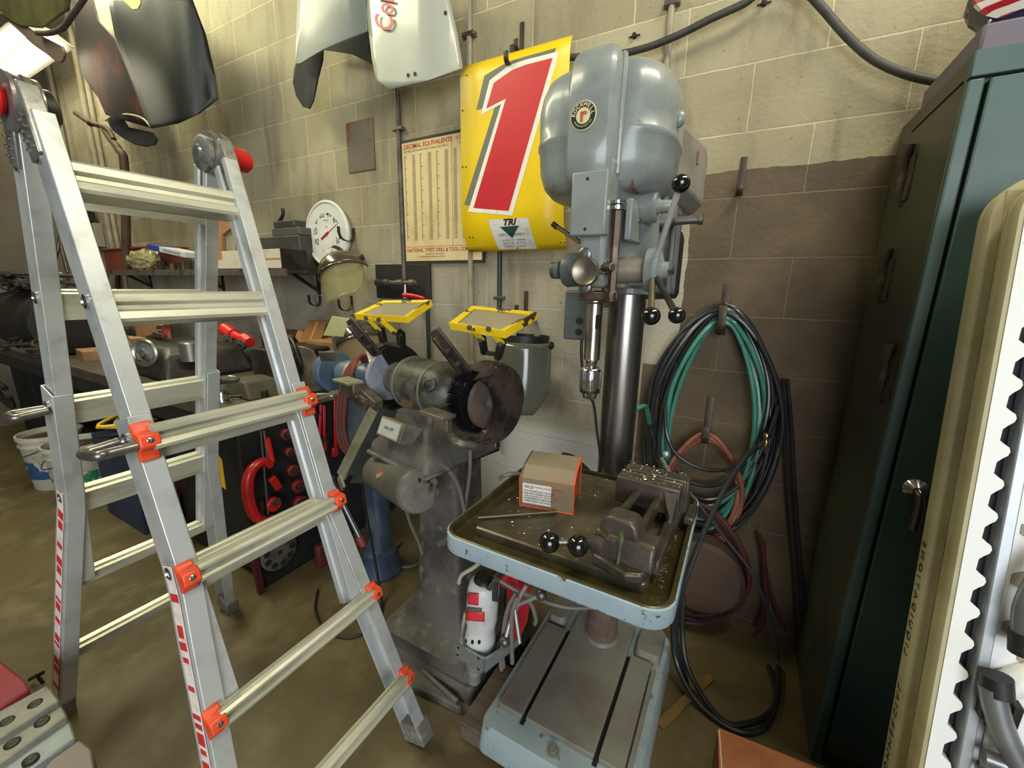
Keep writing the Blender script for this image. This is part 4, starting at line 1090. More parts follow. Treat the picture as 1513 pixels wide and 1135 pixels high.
shield([(663, 477, .93), (745, 489, .88), (793, 461, 1.0), (697, 452, 1.06)], [((696, 484, .90), (712, 502, .95)), ((724, 486, .89), (742, 508, .93))], 'right')
BRK = mat('black_bracket', '#171513', .4, .1, '#3b362e', 16, .55, .7)
for A, B, w in (((562, 484, 1.02), (567, 506, 1.03), .022), ((592, 490, 1.0), (593, 510, 1.03), .026), ((712, 498, .97), (716, 522, 1.0), .016), ((742, 505, .945), (736, 530, .97), .018)):
    build(G().bar(PY(*A), PY(*B), w, .022, up=(0, 1, 0)), 'shield_bracket', BRK, gr, bevel=.004)
for A, B in (((567, 506, 1.03), (593, 512, 1.03)), ((716, 521, 1.0), (738, 524, .98))):
    build(G().cyl(PY(*A), PY(*B), .007, n=10), 'bracket_rod', STEEL, gr)
# pedestal head casting: neck, sloping skirt
g = G()
def rr4(z, hx_, hy, r=.02, cx_=0, cy_=0): return rrect(cx_ - hx_, cx_ + hx_, cy_ - hy, cy_ + hy, r, z, 4)
g.loft([rr4(.805, .150, .150), rr4(.828, .152, .152), rr4(.845, .148, .148), rr4(.875, .125, .120), rr4(.905, .085, .085), rr4(.93, .062, .062), rr4(.965, .058, .058)])
gp(g, 'skirt_casting', mat('skirt_cast', '#5f5b54', .55, .05, '#413d37', 6, .4, .65, bump=.35, bscale=35))
gp(G().tube([(-.153, -.153, .810), (.153, -.153, .810), (.153, .153, .810), (-.153, .153, .810), (-.153, -.153, .810)], .007, n=8, smooth=False), 'skirt_bead', GRIMEL)
sw = gp(G().box((-.020, -.118, .905), (.125, .07, .062), RX(-.42)), 'switch_box', GRIMEL, bevel=.003)
gp(G().box((-.024, -.1490, .9188), (.108, .004, .056), RX(-.42)), 'plate_frame', mat('brass_edge', '#a08f56', .45, .3), sw)
lb = gp(G().box((-.024, -.1505, .9195), (.098, .003, .048), RX(-.42)), 'switch_plate', mat('switch_plate', '#a9aca6', .45, 0, '#94988f', 20, .5, .7), sw)
text_part('switch_mark', 'ON OFF', INK, lb, GX @ V((-.024, -.1524, .9203)), GX.to_3x3() @ V((1, 0, 0)), GX.to_3x3() @ (RX(-.42) @ V((0, 0, 1))), .014, ext=.0003)
g = G()
for s in (-1, 1):
    g.tube([(s * .140, -.135, .80), (s * .140, -.13, .775), (s * .10, -.10, .755)], .008, n=8)
g.bb(-.13, .13, -.115, -.095, .750, .770)
gp(g, 'rest_frame', GRIMEL)
# column of the pedestal: axis aligned
g = G(); PCX, PCY = -.840, 1.09
g.loft([rr4(z, h, h, .02, PCX, PCY) for z, h in ((.80, .082), (.70, .083), (.45, .088), (.30, .094), (.22, .105), (.16, .135), (.13, .165), (.12, .19))])
build(g, 'pedestal_column', mat('pedestal_paint', '#57534c', .65, 0, '#37332d', 4, .4, .65, bump=.25, bscale=18, col3='#77736a', scale3=10, lo3=.55, hi3=.7), gr)
g = G()
g.loft([rr4(z, h, h, .02, PCX - .02, PCY + .04) for z, h in ((.0, .235), (.055, .232), (.062, .228), (.064, .20))])
g.loft([rr4(z, h, h, .02, PCX - .005, PCY + .02) for z, h in ((.06, .20), (.115, .195), (.125, .19))])
build(g, 'pedestal_base', mat('pedestal_base_dusty', '#5f5b52', .7, 0, '#413d36', 5, .4, .7, bump=.35, bscale=25), gr)
# small grey motor mounted low in front, with its cord
a = PY(561, 696, .95); b = PY(617, 725, .835)
d = (b - a).normalized(); L_ = (b - a).length
g = G(); g.lathe(a, d, [(-.012, .03), (-.010, .050), (0, .060), (.01, .0635), (L_ - .012, .0635), (L_ - .006, .066), (L_ + .008, .066), (L_ + .018, .060), (L_ + .022, .045), (L_ + .023, .02), (L_ + .023, 0)], n=36)
MG = mat('small_motor_grey', '#6f6d64', .5, .1, '#5a574e', 6, .4, .7, bump=.1, col3='#3b342c', scale3=9, lo3=.66, hi3=.74)
m2 = build(g, 'auxiliary_motor', MG, gr)
g = G(); u, v = frame(d)
for i in range(4):
    an = math.radians(200 + i * 24); p = b + d * .0195 + (u * math.cos(an) + v * math.sin(an)) * .036; build(G().ball(p, .0085, (1, .6, 1), n=8), 'vent_hole', DARK, m2)
nb_ = (V((.1, -.75, .55)) - d * d.dot(V((.1, -.75, .55)))).normalized(); pc = a + d * (L_ * .5) + nb_ * .0625; 
build(G().lathe(pc, nb_, [(-.006, .019), (.0022, .019), (.0022, 0)], n=20), 'motor_badge', mat('faded_red_badge', '#7d5244', .6, 0, '#a0826c', 30, .5, .6), m2)
CORDG = mat('grey_cord', '#6d6860', .6)
build(G().tube([PY(628, 692, .86), PY(640, 685, .88), PY(660, 692, .92), PY(676, 715, .96), PY(684, 745, .98), PY(690, 770, 1.0)], .007, n=8), 'power_cord', CORDG, gr)
build(G().tube([PY(695, 655, .98), PY(694, 700, 1.0), PY(688, 745, 1.0), PY(688, 790, 1.0)], .006, n=8), 'power_cord', CORDG, gr)
build(G().tube([PY(600, 752, .90), PY(607, 775, .95), PY(618, 800, .99), PY(624, 818, 1.0)], .006, n=8), 'power_cord', CORDG, gr)
# ================================================================ blue grinder on blue post
BL = mat('blue_grinder_paint', '#5c6f86', .4, 0, '#46586d', 6, .4, .7, col3='#8c8a80', scale3=20, lo3=.66, hi3=.74)
BLD = mat('dark_blue_paint', '#34465c', .5, 0, '#55616d', 5, .45, .7, bump=.1)
bgx = V((-1.475, 1.26, .955))
b2 = thing('bench_grinder', 'small blue bench grinder on a blue round post left of the pedestal grinder', 'grinder', (-1.40, 1.24, 0))
g = G(); g.lathe(bgx, (1, -.05, 0), [(-.115, .035), (-.11, .05), (-.07, .06), (.07, .06), (.12, .055), (.15, .035), (.16, .02)], n=32)
build(g, 'motor_body', BL, b2)
build(G().lathe(bgx + V((-.035, 0, 0)), (1, -.05, 0), [(0, .0605), (.001, .0625), (.075, .0625), (.076, .0605)], n=32, cap=False), 'label_band', mat('yellowed_label', '#9c9564', .5, 0, '#77714d', 18, .45, .65), b2)
build(G().lathe(bgx + V((-.19, 0, 0)), (1, -.05, 0), [(0, .03), (.002, .092), (.008, .096), (.04, .096), (.046, .090), (.05, .04)], n=36), 'left_guard', BL, b2)
build(G().lathe(bgx + V((.145, -.01, 0)), (1, -.05, 0), [(0, .03), (.002, .080), (.008, .084), (.04, .084), (.046, .078), (.048, .0)], n=36), 'right_guard', mat('guard_grey', '#6b6a66', .45, .3, '#8e929c', 8, .4, .7), b2)
build(G().bar(PY(487, 533, 1.16), PY(483, 520, 1.14), .07, .006), 'tool_rest', GRIMEL, b2)
build(G().tube([PY(492, 498, 1.13), PY(495, 515, 1.14), PY(499, 535, 1.15)], .006, n=8), 'shield_rod', mat('bright_rod', '#b5b2a6', .3, .8), b2)
P = [PY(477, 496, 1.12), PY(507, 498, 1.10), PY(516, 472, 1.12), PY(490, 468, 1.15)]
g = G(); g.loft([P, [p + V((0, .004, .004)) for p in P]]); build(g, 'eye_shield', mat('yellowed_shield', '#a7a37c', .3, 0, alpha=.9), b2, bevel=.002)
build(G().bb(-1.56, -1.36, 1.16, 1.34, .868, .888), 'mount_plate', GRIMEL, b2, bevel=.003)
build(G().lathe((-1.395, 1.245, 0), (0, 0, 1), [(0, .10), (.012, .105), (.05, .090), (.11, .078), (.115, .066), (.13, .056), (.60, .052)], n=32), 'post', BLD, b2)
g = G(); g.loft([[(-1.46, 1.18, .56), (-1.32, 1.18, .56), (-1.32, 1.32, .56), (-1.46, 1.32, .56)], [(-1.50, 1.16, .88), (-1.34, 1.16, .88), (-1.34, 1.34, .88), (-1.50, 1.34, .88)]])
build(g, 'post_head', mat('post_head_grey', '#4e5763', .45, 0, '#646a70', 6, .4, .7), b2, bevel=.008)
build(G().tube([(-1.36, 1.14, .60), (-1.345, 1.13, .45), (-1.33, 1.14, .25), (-1.25, 1.10, .06), (-1.20, 1.06, .012), (-1.10, .93, .01)], .006, n=8), 'power_cord', BLACK, b2)
# red hoses draped over it
RC = mat('dusty_red_hose', '#7d3f3d', .6, 0, '#6b5048', 14, .45, .65)
for k, (dx, dz, lb) in enumerate(((0, 0, 'dusty red hose looped over the blue grinder, front strand'), (5, 4, 'dusty red hose looped over the blue grinder, middle strand'), (10, 8, 'dusty red hose looped over the blue grinder, inner strand'))):
    P = [PY(545 - dx * .3, 560 + dz, 1.33), PY(540 - dx * .5, 527 + dz * .5, 1.25), PY(525 + dx * .2, 531 + dz * .4, 1.185), PY(508 + dx, 558, 1.15), PY(500 + dx, 600, 1.15), PY(500 + dx, 640, 1.16), PY(508 + dx * 1.2, 665 + dz * .5, 1.18), PY(525 + dx * .5, 672, 1.22), PY(538, 640 - dz, 1.3)]
    o = build(G().tube(P, .0085, n=8), 'red_hose', RC); tag(o, lb, 'hose', 'dusty red hoses over the blue grinder')
# belt sander guard plate: long tilted channel
ch = thing('steel_channel', 'long dusty steel channel leaning diagonally beside the blue post', 'steel channel', tuple(PY(506, 712, 1.0)))
A, B = PY(553, 606, 1.09), PY(504, 704, 1.0)
build(G().bar(A, B, .055, .012, up=(.3, 1, .2)), 'face', mat('dusty_bright_steel', '#8f8b78', .5, .2, '#6d6755', 7, .4, .7, bump=.1), ch, bevel=.002)
build(G().bar(A + V((.035, .04, .0)), B + V((.035, .04, .0)), .008, .09, up=(.3, 1, .2)), 'side', GREYD, ch)
build(G().bar(B + V((-.012, 0, -.004)), B + V((.02, -.01, -.045)), .055, .010, up=(.3, 1, .2)), 'end_lip', mat('dusty_bright_steel', '#8f8b78', .5), ch)
g = G(); g.loft([[PY(x, y, 1.10) for x, y in ((560, 612), (572, 618), (548, 714), (517, 714))], [PY(x, y, 1.14) for x, y in ((560, 612), (572, 618), (548, 714), (517, 714))]])
build(g, 'side_box', mat('dark_grey_steel', '#45474a', .5, .1), ch)  # box in its own dark grey
# breaker bar leaning
bb_ = thing('breaker_bar', 'long chrome bar with a ball end leaning left of the blue post', 'bar', tuple(PY(532, 803, 1.12)))
a, b = PY(489, 708, 1.10), PY(531, 793, 1.12)
build(G().cyl(a, b, .0105, n=14), 'bar', mat('galvanised_bar', '#8c9498', .35, .8), bb_)
build(G().ball(a, .018, n=16), 'ball_end', STEEL, bb_)
build(G().cyl(b, b + (b - a).normalized() * .045, .018, n=12), 'red_socket', mat('dusty_red', '#8b3340', .5), bb_)
build(G().cyl(b + (b - a).normalized() * .03, PY(515, 830, 1.16), .008, n=10), 'cross_bar', DKSTEEL, bb_)
# foot pedal on the floor
ft = thing('foot_pedal', 'flat dusty iron foot pedal lying on the floor in front of the grinder base', 'foot pedal', tuple(PZ(640, 1015, 0)))
P = [PZ(x, y, .03) for x, y in ((588, 982), (600, 973), (625, 988), (642, 1008), (672, 1028), (684, 1043), (676, 1046), (646, 1030), (618, 1018), (598, 1008))]
g = G(); g.loft([[p - V((0, 0, .029)) for p in P], P]); build(g, 'pedal_plate', GRIMEL, ft, bevel=.006)
g = G(); g.tube([PZ(624, 990, .035), PZ(650, 1014, .04), PZ(676, 1036, .035)], .008, n=8); build(g, 'pedal_rib', GRIMEL, ft)
# loose grey cord on the floor behind
o = build(G().tube([PZ(592, 800, .01), PZ(582, 815, .01), PZ(584, 832, .01), PZ(600, 838, .01), PZ(618, 832, .01), PZ(622, 815, .01)], .007, n=8), 'grey_cable', CORDG); tag(o, 'grey cord curled on the floor between blue post and grinder pedestal', 'cord')
o = build(G().tube([PZ(470, 872, .008), PZ(466, 900, .008), PZ(480, 930, .008), PZ(510, 942, .008), PZ(540, 934, .008), PZ(556, 915, .008)], .005, n=8), 'thin_cable', BLACK); tag(o, 'thin dark cable curled on the floor by the right ladder leg', 'cable')
# ================================================================ workbench on the left
BT = .855
WB = mat('bench_top_wood', '#3b342a', .6, 0, '#55493a', 5, .45, .7, bump=.2)
BSH = mat('bench_steel_black', '#1c1e22', .5, .2, '#2b2c2f', 5, .45, .7, bump=.05)
be = thing('workbench', 'long dark workbench along the block wall with a black steel end panel', 'workbench', (-3.6, 1.28, 0))
build(G().bb(-5.6, -1.735, .84, 1.725, BT - .06, BT), 'bench_top', WB, be, bevel=.004)
build(G().bb(-1.765, -1.745, .86, 1.70, 0.0, BT - .06), 'end_panel', BSH, be, bevel=.002)
for x in (-3.25, -4.5):
    build(G().bb(x, x + .05, .88, .95, 0, BT - .06), 'leg', BSH, be); build(G().bb(x, x + .05, 1.60, 1.68, 0, BT - .06), 'leg', BSH, be)
build(G().bb(-4.45, -3.65, 1.0, 1.65, .28, .31), 'lower_shelf', WB, be)
build(G().bb(-5.5, -1.77, .845, .865, BT - .14, BT - .06), 'apron', BSH, be)
build(G().bb(-2.45, -1.78, .90, 1.62, .04, BT - .14), 'drawer_case', BSH, be, bevel=.003)
XP = -1.745
def on_panel(px_, py_, off=.012): return PX(px_, py_, XP + off)
# tools hanging on the end panel
def pipe_cutter():
    t = thing('pipe_cutter', 'large red pipe cutter hanging on the black end panel of the workbench', 'pipe cutter', tuple(on_panel(390, 700, .03)))
    P = [on_panel(x, y, .035) for x, y in ((400, 688), (388, 682), (372, 695), (366, 715), (368, 740), (377, 762), (392, 770), (404, 765))]
    build(G().tube(P, lambda q: .017 + .006 * math.sin(q * PI), n=12), 'frame', REDP, t)
    build(G().cyl(on_panel(390, 636, .035), on_panel(397, 690, .035), .006, n=10), 'screw', STEEL, t)
    build(G().cyl(on_panel(394, 648, .035), on_panel(402, 682, .035), .0125, n=14), 'grip', mat('bright_red_grip', '#d3261e', .4), t)
    build(G().cyl(on_panel(385, 636, .035), on_panel(396, 760, .045), .004, n=8), 'guide_rod', STEEL, t)
    g = G(); c = on_panel(404, 745, .04); g.loft([[c + V((dx, 0, 0)) + V((0, r * math.cos(a), r * math.sin(a) * 1.0)) for a in [2 * PI * i / 20 for i in range(20)] for r in [.032]] for dx in (-.012, .012)])
    build(g, 'roller_head', REDP, t, bevel=.004)
    build(G().lathe(on_panel(408, 742, .055), (1, 0, 0), [(0, .016), (.004, .016), (.005, 0)], n=18), 'cutter_wheel', STEEL, t)
    build(G().bar(on_panel(401, 706, .045), on_panel(412, 722, .045), .03, .02, up=(1, 0, 0)), 'slide_block', REDP, t, bevel=.003)
    build(G().bar(on_panel(386, 740, .05), on_panel(388, 762, .05), .012, .012, up=(1, 0, 0)), 'jaw', DKSTEEL, t)
    return t
pipe_cutter()
def wrench(p0, p1, r, label, head=True):
    t = thing('pipe_wrench', label, 'wrench', tuple(on_panel(*p1, .008)), 'red wrenches on the bench end panel')
    a, b = on_panel(*p0, .008), on_panel(*p1, .008)
    build(G().bar(a, b, .018 * r, .012, up=(1, 0, 0)), 'handle', REDP, t, bevel=.004)
    build(G().bar(b, b + (b - a).normalized() * .05, .036 * r, .018, up=(1, 0, 0)), 'head', REDP, t, bevel=.003)
    build(G().bar(b + V((.004, .012, .01)), b + (b - a).normalized() * .07 + V((.004, .012, 0)), .014 * r, .016, up=(1, 0, 0)), 'jaw', DKSTEEL, t)
wrench((474, 597), (472, 650), .8, 'slim red wrench hanging on the bench end panel, left one of the pair')
wrench((479, 598), (479, 652), .8, 'slim red wrench hanging on the bench end panel, right one of the pair')
wrench((496, 580), (497, 660), 1.4, 'wide red wrench hanging beside the dusty red hoses on the bench end panel')
wrench((518, 600), (519, 640), 1.6, 'red wrench hanging behind the dusty red hoses near the blue post')
def diehead(p, s, label):
    c = on_panel(*p, .016)
    t = thing('die_head', label, 'die head', tuple(c), 'red threading die heads on the bench end panel')
    build(G().lathe(c, (1, -.1, 0), [(-.014, .024 * s), (-.012, .027 * s), (.006, .027 * s), (.010, .022 * s), (.012, .015 * s), (.006, .012 * s), (.006, 0)], n=20), 'body', mat('dull_die_red', '#7d1c1c', .5, 0, '#4a1614', 20, .45, .65), t)
    build(G().lathe(c + V((.013, 0, 0)), (1, -.1, 0), [(0, .013 * s), (.018, .013 * s), (.018, .008 * s), (.004, .006 * s), (.004, 0)], n=14), 'collar', STEEL, t)
diehead((461, 612), .8, 'red die head behind the orange ladder bracket at the bench end')
diehead((423, 642), 1.0, 'red die head hanging highest of those beside the front ladder rail')
diehead((428, 668), .8, 'small red die head just above the ratchet ones on the bench end panel')
diehead((433, 695), 1.0, 'red die head in the middle of the column beside the ladder rail')
diehead((441, 718), 1.15, 'red ratchet die head second from the bottom beside the ladder rail')
diehead((444, 742), 1.2, 'red ratchet die head lowest beside the front ladder rail')
# round plate with eight holes
c = on_panel(412, 815, .018)
pt = thing('hole_plate', 'round worn steel plate with a ring of holes on the bench end panel', 'plate', tuple(c))
build(G().lathe(c, (1, 0, 0), [(-.018, .078), (-.006, .085), (.004, .085), (.008, .080), (.010, .030), (.008, 0)], n=44), 'plate', mat('worn_disc', '#6b655a', .5, .4, '#4f4a41', 12, .4, .7), pt)
for i in range(9):
    a = 2 * PI * i / 9
    build(G().cyl(c + V((.006, .060 * math.cos(a), .060 * math.sin(a))), c + V((.0098, .060 * math.cos(a), .060 * math.sin(a))), .015, n=16), 'hole', DARK, pt)
build(G().cyl(c + V((.006, 0, 0)), c + V((.0112, 0, 0)), .011, n=14), 'hole', DARK, pt)
# yellow strip sticker and grey coin things
o = build(G().loft([[PX(x, y, -1.81) for x, y in ((320, 668), (328, 680), (334, 724), (322, 715))], [PX(x, y, -1.805) for x, y in ((320, 668), (328, 680), (334, 724), (322, 715))]]), 'yellow_tag', mat('yellow_tag', '#e0b21c', .5)); tag(o, 'bright yellow tag on the bench front just behind the back ladder leg', 'tag')
# red wrench bits at floor
o = build(G().bar((-1.73, .86, .002), (-1.73, .845, .24), .03, .02, up=(1, 0, 0)), 'red_bar', mat('dark_maroon_bar', '#431719', .5), bevel=.004); tag(o, 'dull red bar standing on the floor by the back ladder foot', 'bar')
o = build(G().box((-1.66, 1.12, .061), (.04, .06, .12)), 'red_fitting', mat('dull_red_fitting', '#5d2226', .6), bevel=.01); tag(o, 'dusty red fitting on the floor at the right front ladder rail', 'fitting')
# ---- under and on the bench, far side
def bucket(x, y, r, h, m, label, m2=None):
    t = thing('bucket', label, 'bucket', (x, y, 0), 'plastic buckets under the bench')
    build(G().lathe((x, y, 0), (0, 0, 1), [(0, r * .82), (.004, r * .84), (h * .80, r * .97), (h * .81, r * 1.03), (h * .84, r * 1.03), (h * .85, r * .98), (h * .92, r * .99), (h * .93, r * 1.05), (h, r * 1.05), (h, r * .99), (.02, r * .80), (.02, 0)], n=32), 'pail', m, t)
    g = G(); g.lathe((x, y, h * .9), (0, 0, 1), [(0, r * .96), (.002, r * .96), (.002, 0)], n=24); build(g, 'contents', mat('bucket_rubbish', '#4b3b34', .8, 0, '#7d5a4c', 20, .5, .6), t)
    if m2: build(G().lathe((x, y, h * .22), (0, 0, 1), [(0, r * .889), (.001, r * .90), (h * .32, r * .94), (h * .325, r * .93)], n=32, cap=False), 'label_band', m2, t)
    build(G().tube([(x - r, y, h * .88), (x - r * .6, y - r * .85, h * .72), (x, y - r * 1.1, h * .66), (x + r * .6, y - r * .85, h * .72), (x + r, y, h * .88)], .004, n=6), 'bail_handle', STEEL, t)
BW = mat('bucket_white', '#b9b5a5', .5, 0, '#9c9785', 6, .45, .7)
bucket(-3.55, .82, .15, .37, BW, 'white plastic bucket with green print on the floor behind the left ladder legs', mat('bucket_green_print', '#b9b5a5', .5, 0, '#2c7a55', 12, .52, .58))
bucket(-3.93, .80, .15, .37, BW, 'white plastic bucket with blue label, farthest left of the buckets', mat('bucket_blue_print', '#2b4a76', .5, 0, '#b9b5a5', 12, .56, .62))
bucket(-3.36, 1.08, .12, .37, mat('bucket_cream', '#a39c80', .5), 'small cream bucket right of the white bucket under the bench')
# blue steel box with yellow cords
bxb = thing('blue_crate', 'dark blue steel box standing on the floor under the bench', 'box', (-2.92, 1.0, 0))
build(G().bb(-3.18, -2.70, .80, 1.2, .0, .50), 'box', mat('navy_box', '#1c2a46', .5, 0, '#141d33', 5, .4, .7), bxb, bevel=.006)
for k in range(9):
    P = []
    for j in range(7):
        P.append((-3.02 + .085 * j + random.uniform(-.03, .03), .80 + random.uniform(-.03, .26), .512 + .009 * k + random.uniform(-.002, .03)))
    o = build(G().tube(P, .0085, n=7), 'yellow_cable' if k % 3 != 1 else 'black_cable', mat('yellow_cord', '#d8b21e', .5) if k % 3 != 1 else BLACK)
    tag(o, ('yellow' if k % 3 != 1 else 'black') + ' cable in the tangled bundle on the blue box under the bench', 'cable', 'tangled cords on the blue box ' + ('yellow' if k % 3 != 1 else 'black'))
mr_ = thing('maroon_stand', 'dark maroon steel stand with angled braces under the near end of the bench', 'stand', (-2.45, .80, 0))
MRN = mat('maroon_steel', '#3f161c', .5, 0, '#2a1012', 6, .4, .7)
build(G().bb(-2.68, -2.50, .86, .885, .0, .40), 'panel', MRN, mr_, bevel=.003)
build(G().bar((-2.52, .83, .0), (-2.28, .83, .42), .05, .02, up=(0, 1, 0)), 'brace', MRN, mr_)
build(G().bar((-2.70, .82, .40), (-2.24, .82, .42), .04, .03, up=(0, 1, 0)), 'top_bar', MRN, mr_)
# things on the bench --------------------------------------------------------
IR = mat('dark_iron_casting', '#2b2823', .42, .35, '#45403a', 6, .4, .68, bump=.2)
tb = thing('milling_table_casting', 'large dark iron machine casting with a round handwheel lying on the bench', 'machine', (-2.55, 1.15, BT))
g = G(); g.loft([[(-3.15, .95, BT), (-2.46, .92, BT), (-2.44, 1.35, BT), (-3.1, 1.40, BT)], [(-3.13, .96, BT + .12), (-2.50, .95, BT + .13), (-2.48, 1.32, BT + .13), (-3.08, 1.36, BT + .12)], [(-3.05, 1.0, BT + .16), (-2.58, .99, BT + .16), (-2.55, 1.3, BT + .16), (-3.0, 1.33, BT + .16)]])
build(g, 'body', IR, tb, bevel=.02, seg=3)
c = PY(213, 521, .90); 
build(G().lathe(c, (.5, -1, .1), [(-.012, .050), (-.008, .066), (.002, .070), (.008, .062), (.004, .050), (0, .046), (.006, .02), (.016, .018), (.017, 0)], n=32), 'handwheel', mat('bright_handwheel', '#a3a29a', .3, .8, '#5c5952', 16, .45, .7), tb)
build(G().tube([PY(178, 487, .98), PY(192, 507, .92), PY(207, 530, .87)], .010, n=8), 'crank', STEEL, tb)
build(G().cyl(PY(205, 532, .87), PY(212, 536, .87), .014, n=12), 'crank_knob', CHROME, tb)
c = PY(284, 515, 1.05); build(G().lathe(c, (0, 0, 1), [(-.06, .055), (.03, .055), (.035, .05), (.036, 0)], n=24), 'bright_boss', mat('boss_steel', '#7d7a72', .35, .7), tb)
# dark block on the bench right of it
o = build(G().bb(-2.20, -1.92, 1.20, 1.50, BT, BT + .17), 'cast_block', IR, bevel=.012, seg=3); tag(o, 'dark square cast block on the bench under the red tool', 'block')
o = build(G().loft([[(-2.06, .97, BT), (-1.80, .95, BT), (-1.78, 1.14, BT), (-2.02, 1.17, BT)], [(-2.03, .99, BT + .07), (-1.86, .97, BT + .075), (-1.84, 1.10, BT + .075), (-1.99, 1.13, BT + .07)]]), 'cast_block', mat('dusty_iron', '#4f4a3c', .6, .1, '#38342a', 10, .4, .7, bump=.3), bevel=.012, seg=3); tag(o, 'low dusty iron block at the near end of the bench', 'block')
# red regulator tool with gauges
rt = thing('gas_regulator', 'bright red valve tool with two small gauges on the bench behind the ladder', 'regulator', tuple(PY(348, 500, 1.45)))
RB = mat('bright_red_enamel', '#d42c22', .35)
build(G().cyl(PY(332, 486, 1.42), PY(345, 495, 1.42), .040, n=16), 'cap', RB, rt)
build(G().cyl(PY(343, 493, 1.42), PY(362, 503, 1.42), .026, n=14), 'body', RB, rt)
build(G().cyl(PY(360, 500, 1.42), PY(369, 507, 1.42), .036, n=8), 'nut', RB, rt)
for (x, y) in ((337, 503), (355, 510)):
    c = PY(x, y, 1.38); build(G().lathe(c, (.4, -1, .1), [(-.02, .03), (0, .036), (.008, .036), (.009, .030), (.005, .028), (.005, 0)], n=20), 'gauge', mat('gauge_rim', '#8c8a80', .3, .7, '#3b3a36', 30, .45, .6), rt)
# cardboard boxes
bx = thing('cardboard_box', 'open cardboard box with raised taped flap on the bench behind the blue grinder', 'cardboard box', (-2.0, 1.52, BT))
build(G().bb(-2.12, -1.84, 1.46, 1.70, BT, BT + .19), 'box_body', CARD, bx, bevel=.002)
P = [PY(442, 507, 1.50), PY(472, 509, 1.50), PY(482, 476, 1.62), PY(457, 473, 1.62)]
build(G().loft([P, [p + V((0, .004, 0)) for p in P]]), 'flap', mat('brown_flap', '#8a6134', .7), bx)
P = [PY(455, 507, 1.497), PY(459, 507, 1.497), PY(471, 475, 1.617), PY(467, 475, 1.617)]
build(G().loft([P, [p + V((0, .001, 0)) for p in P]]), 'tape', mat('packing_tape', '#b48a56', .35), bx)
P = [PY(436, 498, 1.50), PY(442, 507, 1.50), PY(448, 490, 1.56), PY(440, 488, 1.56)]
build(G().loft([P, [p + V((0, .004, 0)) for p in P]]), 'side_flap', CARD, bx)
o = build(G().box(tuple(PY(180, 517, .96) + V((0, .03, 0))), (.17, .10, .135), RZ(.2)), 'cardboard_block', CARD, bevel=.004); tag(o, 'plain cardboard carton on the bench left of the handwheel', 'carton')
o = build(G().box(tuple(PY(128, 525, .98) + V((0, .03, -.01))), (.20, .12, .09), RZ(-.1)), 'wooden_block', mat('pale_wood_block', '#94714e', .7, 0, '#7b5c3c', 8, .4, .7), bevel=.004); tag(o, 'pale wooden block on the bench behind the left ladder rails', 'block')
cs_ = PY(215, 485, 1.42); o = build(G().bb(cs_.x - .19, cs_.x + .19, 1.42, 1.50, BT, cs_.z + .04), 'cardboard_carton', CARD, bevel=.004); tag(o, 'long cardboard carton standing behind the handwheel on the bench', 'cardboard')
# chrome fittings
ft_ = thing('socket_set', 'small chrome fittings lying on the iron casting behind the handwheel', 'fittings', tuple(PY(228, 497, 1.1)))
for i, (x, y, r) in enumerate(((214, 500, .016), (224, 499, .016), (232, 496, .022), (240, 486, .026), (238, 497, .018))):
    c = PY(x, y, 1.12); build(G().cyl(c - V((.02, 0, 0)), c + V((.02, .01, 0)), r, n=12), 'socket', CHROME, ft_)
# welding hood / clear domed cover right of the ladder rail
wm = thing('smoky_cover', 'scuffed smoky plastic cover leaning on the bench in front of the cardboard box', 'cover', tuple(PY(450, 560, 1.35)))
pc_ = [(420, 515), (440, 511), (462, 516), (471, 532), (478, 556), (470, 568), (456, 573), (445, 562), (444, 540), (434, 526)]
build(sheet(pc_, lambda x, y: 1.33 - .05 * math.sin(max(0, min(1, (x - 420) / 58)) * PI), 9), 'cover_shell', mat('scuffed_cover', '#5f5547', .3, 0, '#7c715f', 12, .5, .7, coat=.4), wm, solid=.006, ang=180)
# black coil of cable and dark machine
for k in range(5):
    c = V((-2.06 + .01 * k, 1.26, BT + .10)); r = .085 + .010 * k
    P = [c + V((r * math.cos(a) * 1.0, .02 * math.sin(a * 2 + k) + .006 * k, r * math.sin(a))) for a in [2 * PI * i / 18 for i in range(19)]]
    o = build(G().tube(P, .008, n=7, k=3), 'cable_coil', BLACK); tag(o, 'loop of black cable in the coil standing on the bench by the ladder rail', 'cable', 'black cable coil on the bench')
o = build(G().cyl(PY(385, 530, 1.52), PY(372, 520, 1.6), .05, n=16), 'cyan_can', mat('teal_can', '#3f6f78', .3)); tag(o, 'small teal can on the bench behind the cable coil', 'can')
o = build(G().bb(-2.62, -2.30, 1.50, 1.70, BT, BT + .20), 'tool_case', mat('dark_red_case', '#4a1e1c', .5, 0, '#2b1513', 8, .5, .7), bevel=.01); tag(o, 'dark red case at the back of the bench behind the ladder', 'case')
o = build(G().cyl((-1.80, 1.02, BT + .02), (-1.90, .93, BT + .012), .006, n=8).cyl((-1.80, 1.02, BT), (-1.80, 1.02, BT + .035), .014, n=10), 'bench_pin', DKSTEEL); tag(o, 'small pin with a nut lying at the bench corner', 'pin')
o = build(G().lathe((-1.88, .89, BT), (0, 0, 1), [(0, .024), (.02, .024), (.03, .018), (.05, .018), (.052, 0)], n=12), 'spark_plug_socket', CHROME); tag(o, 'small chrome socket at the front corner of the bench', 'socket')
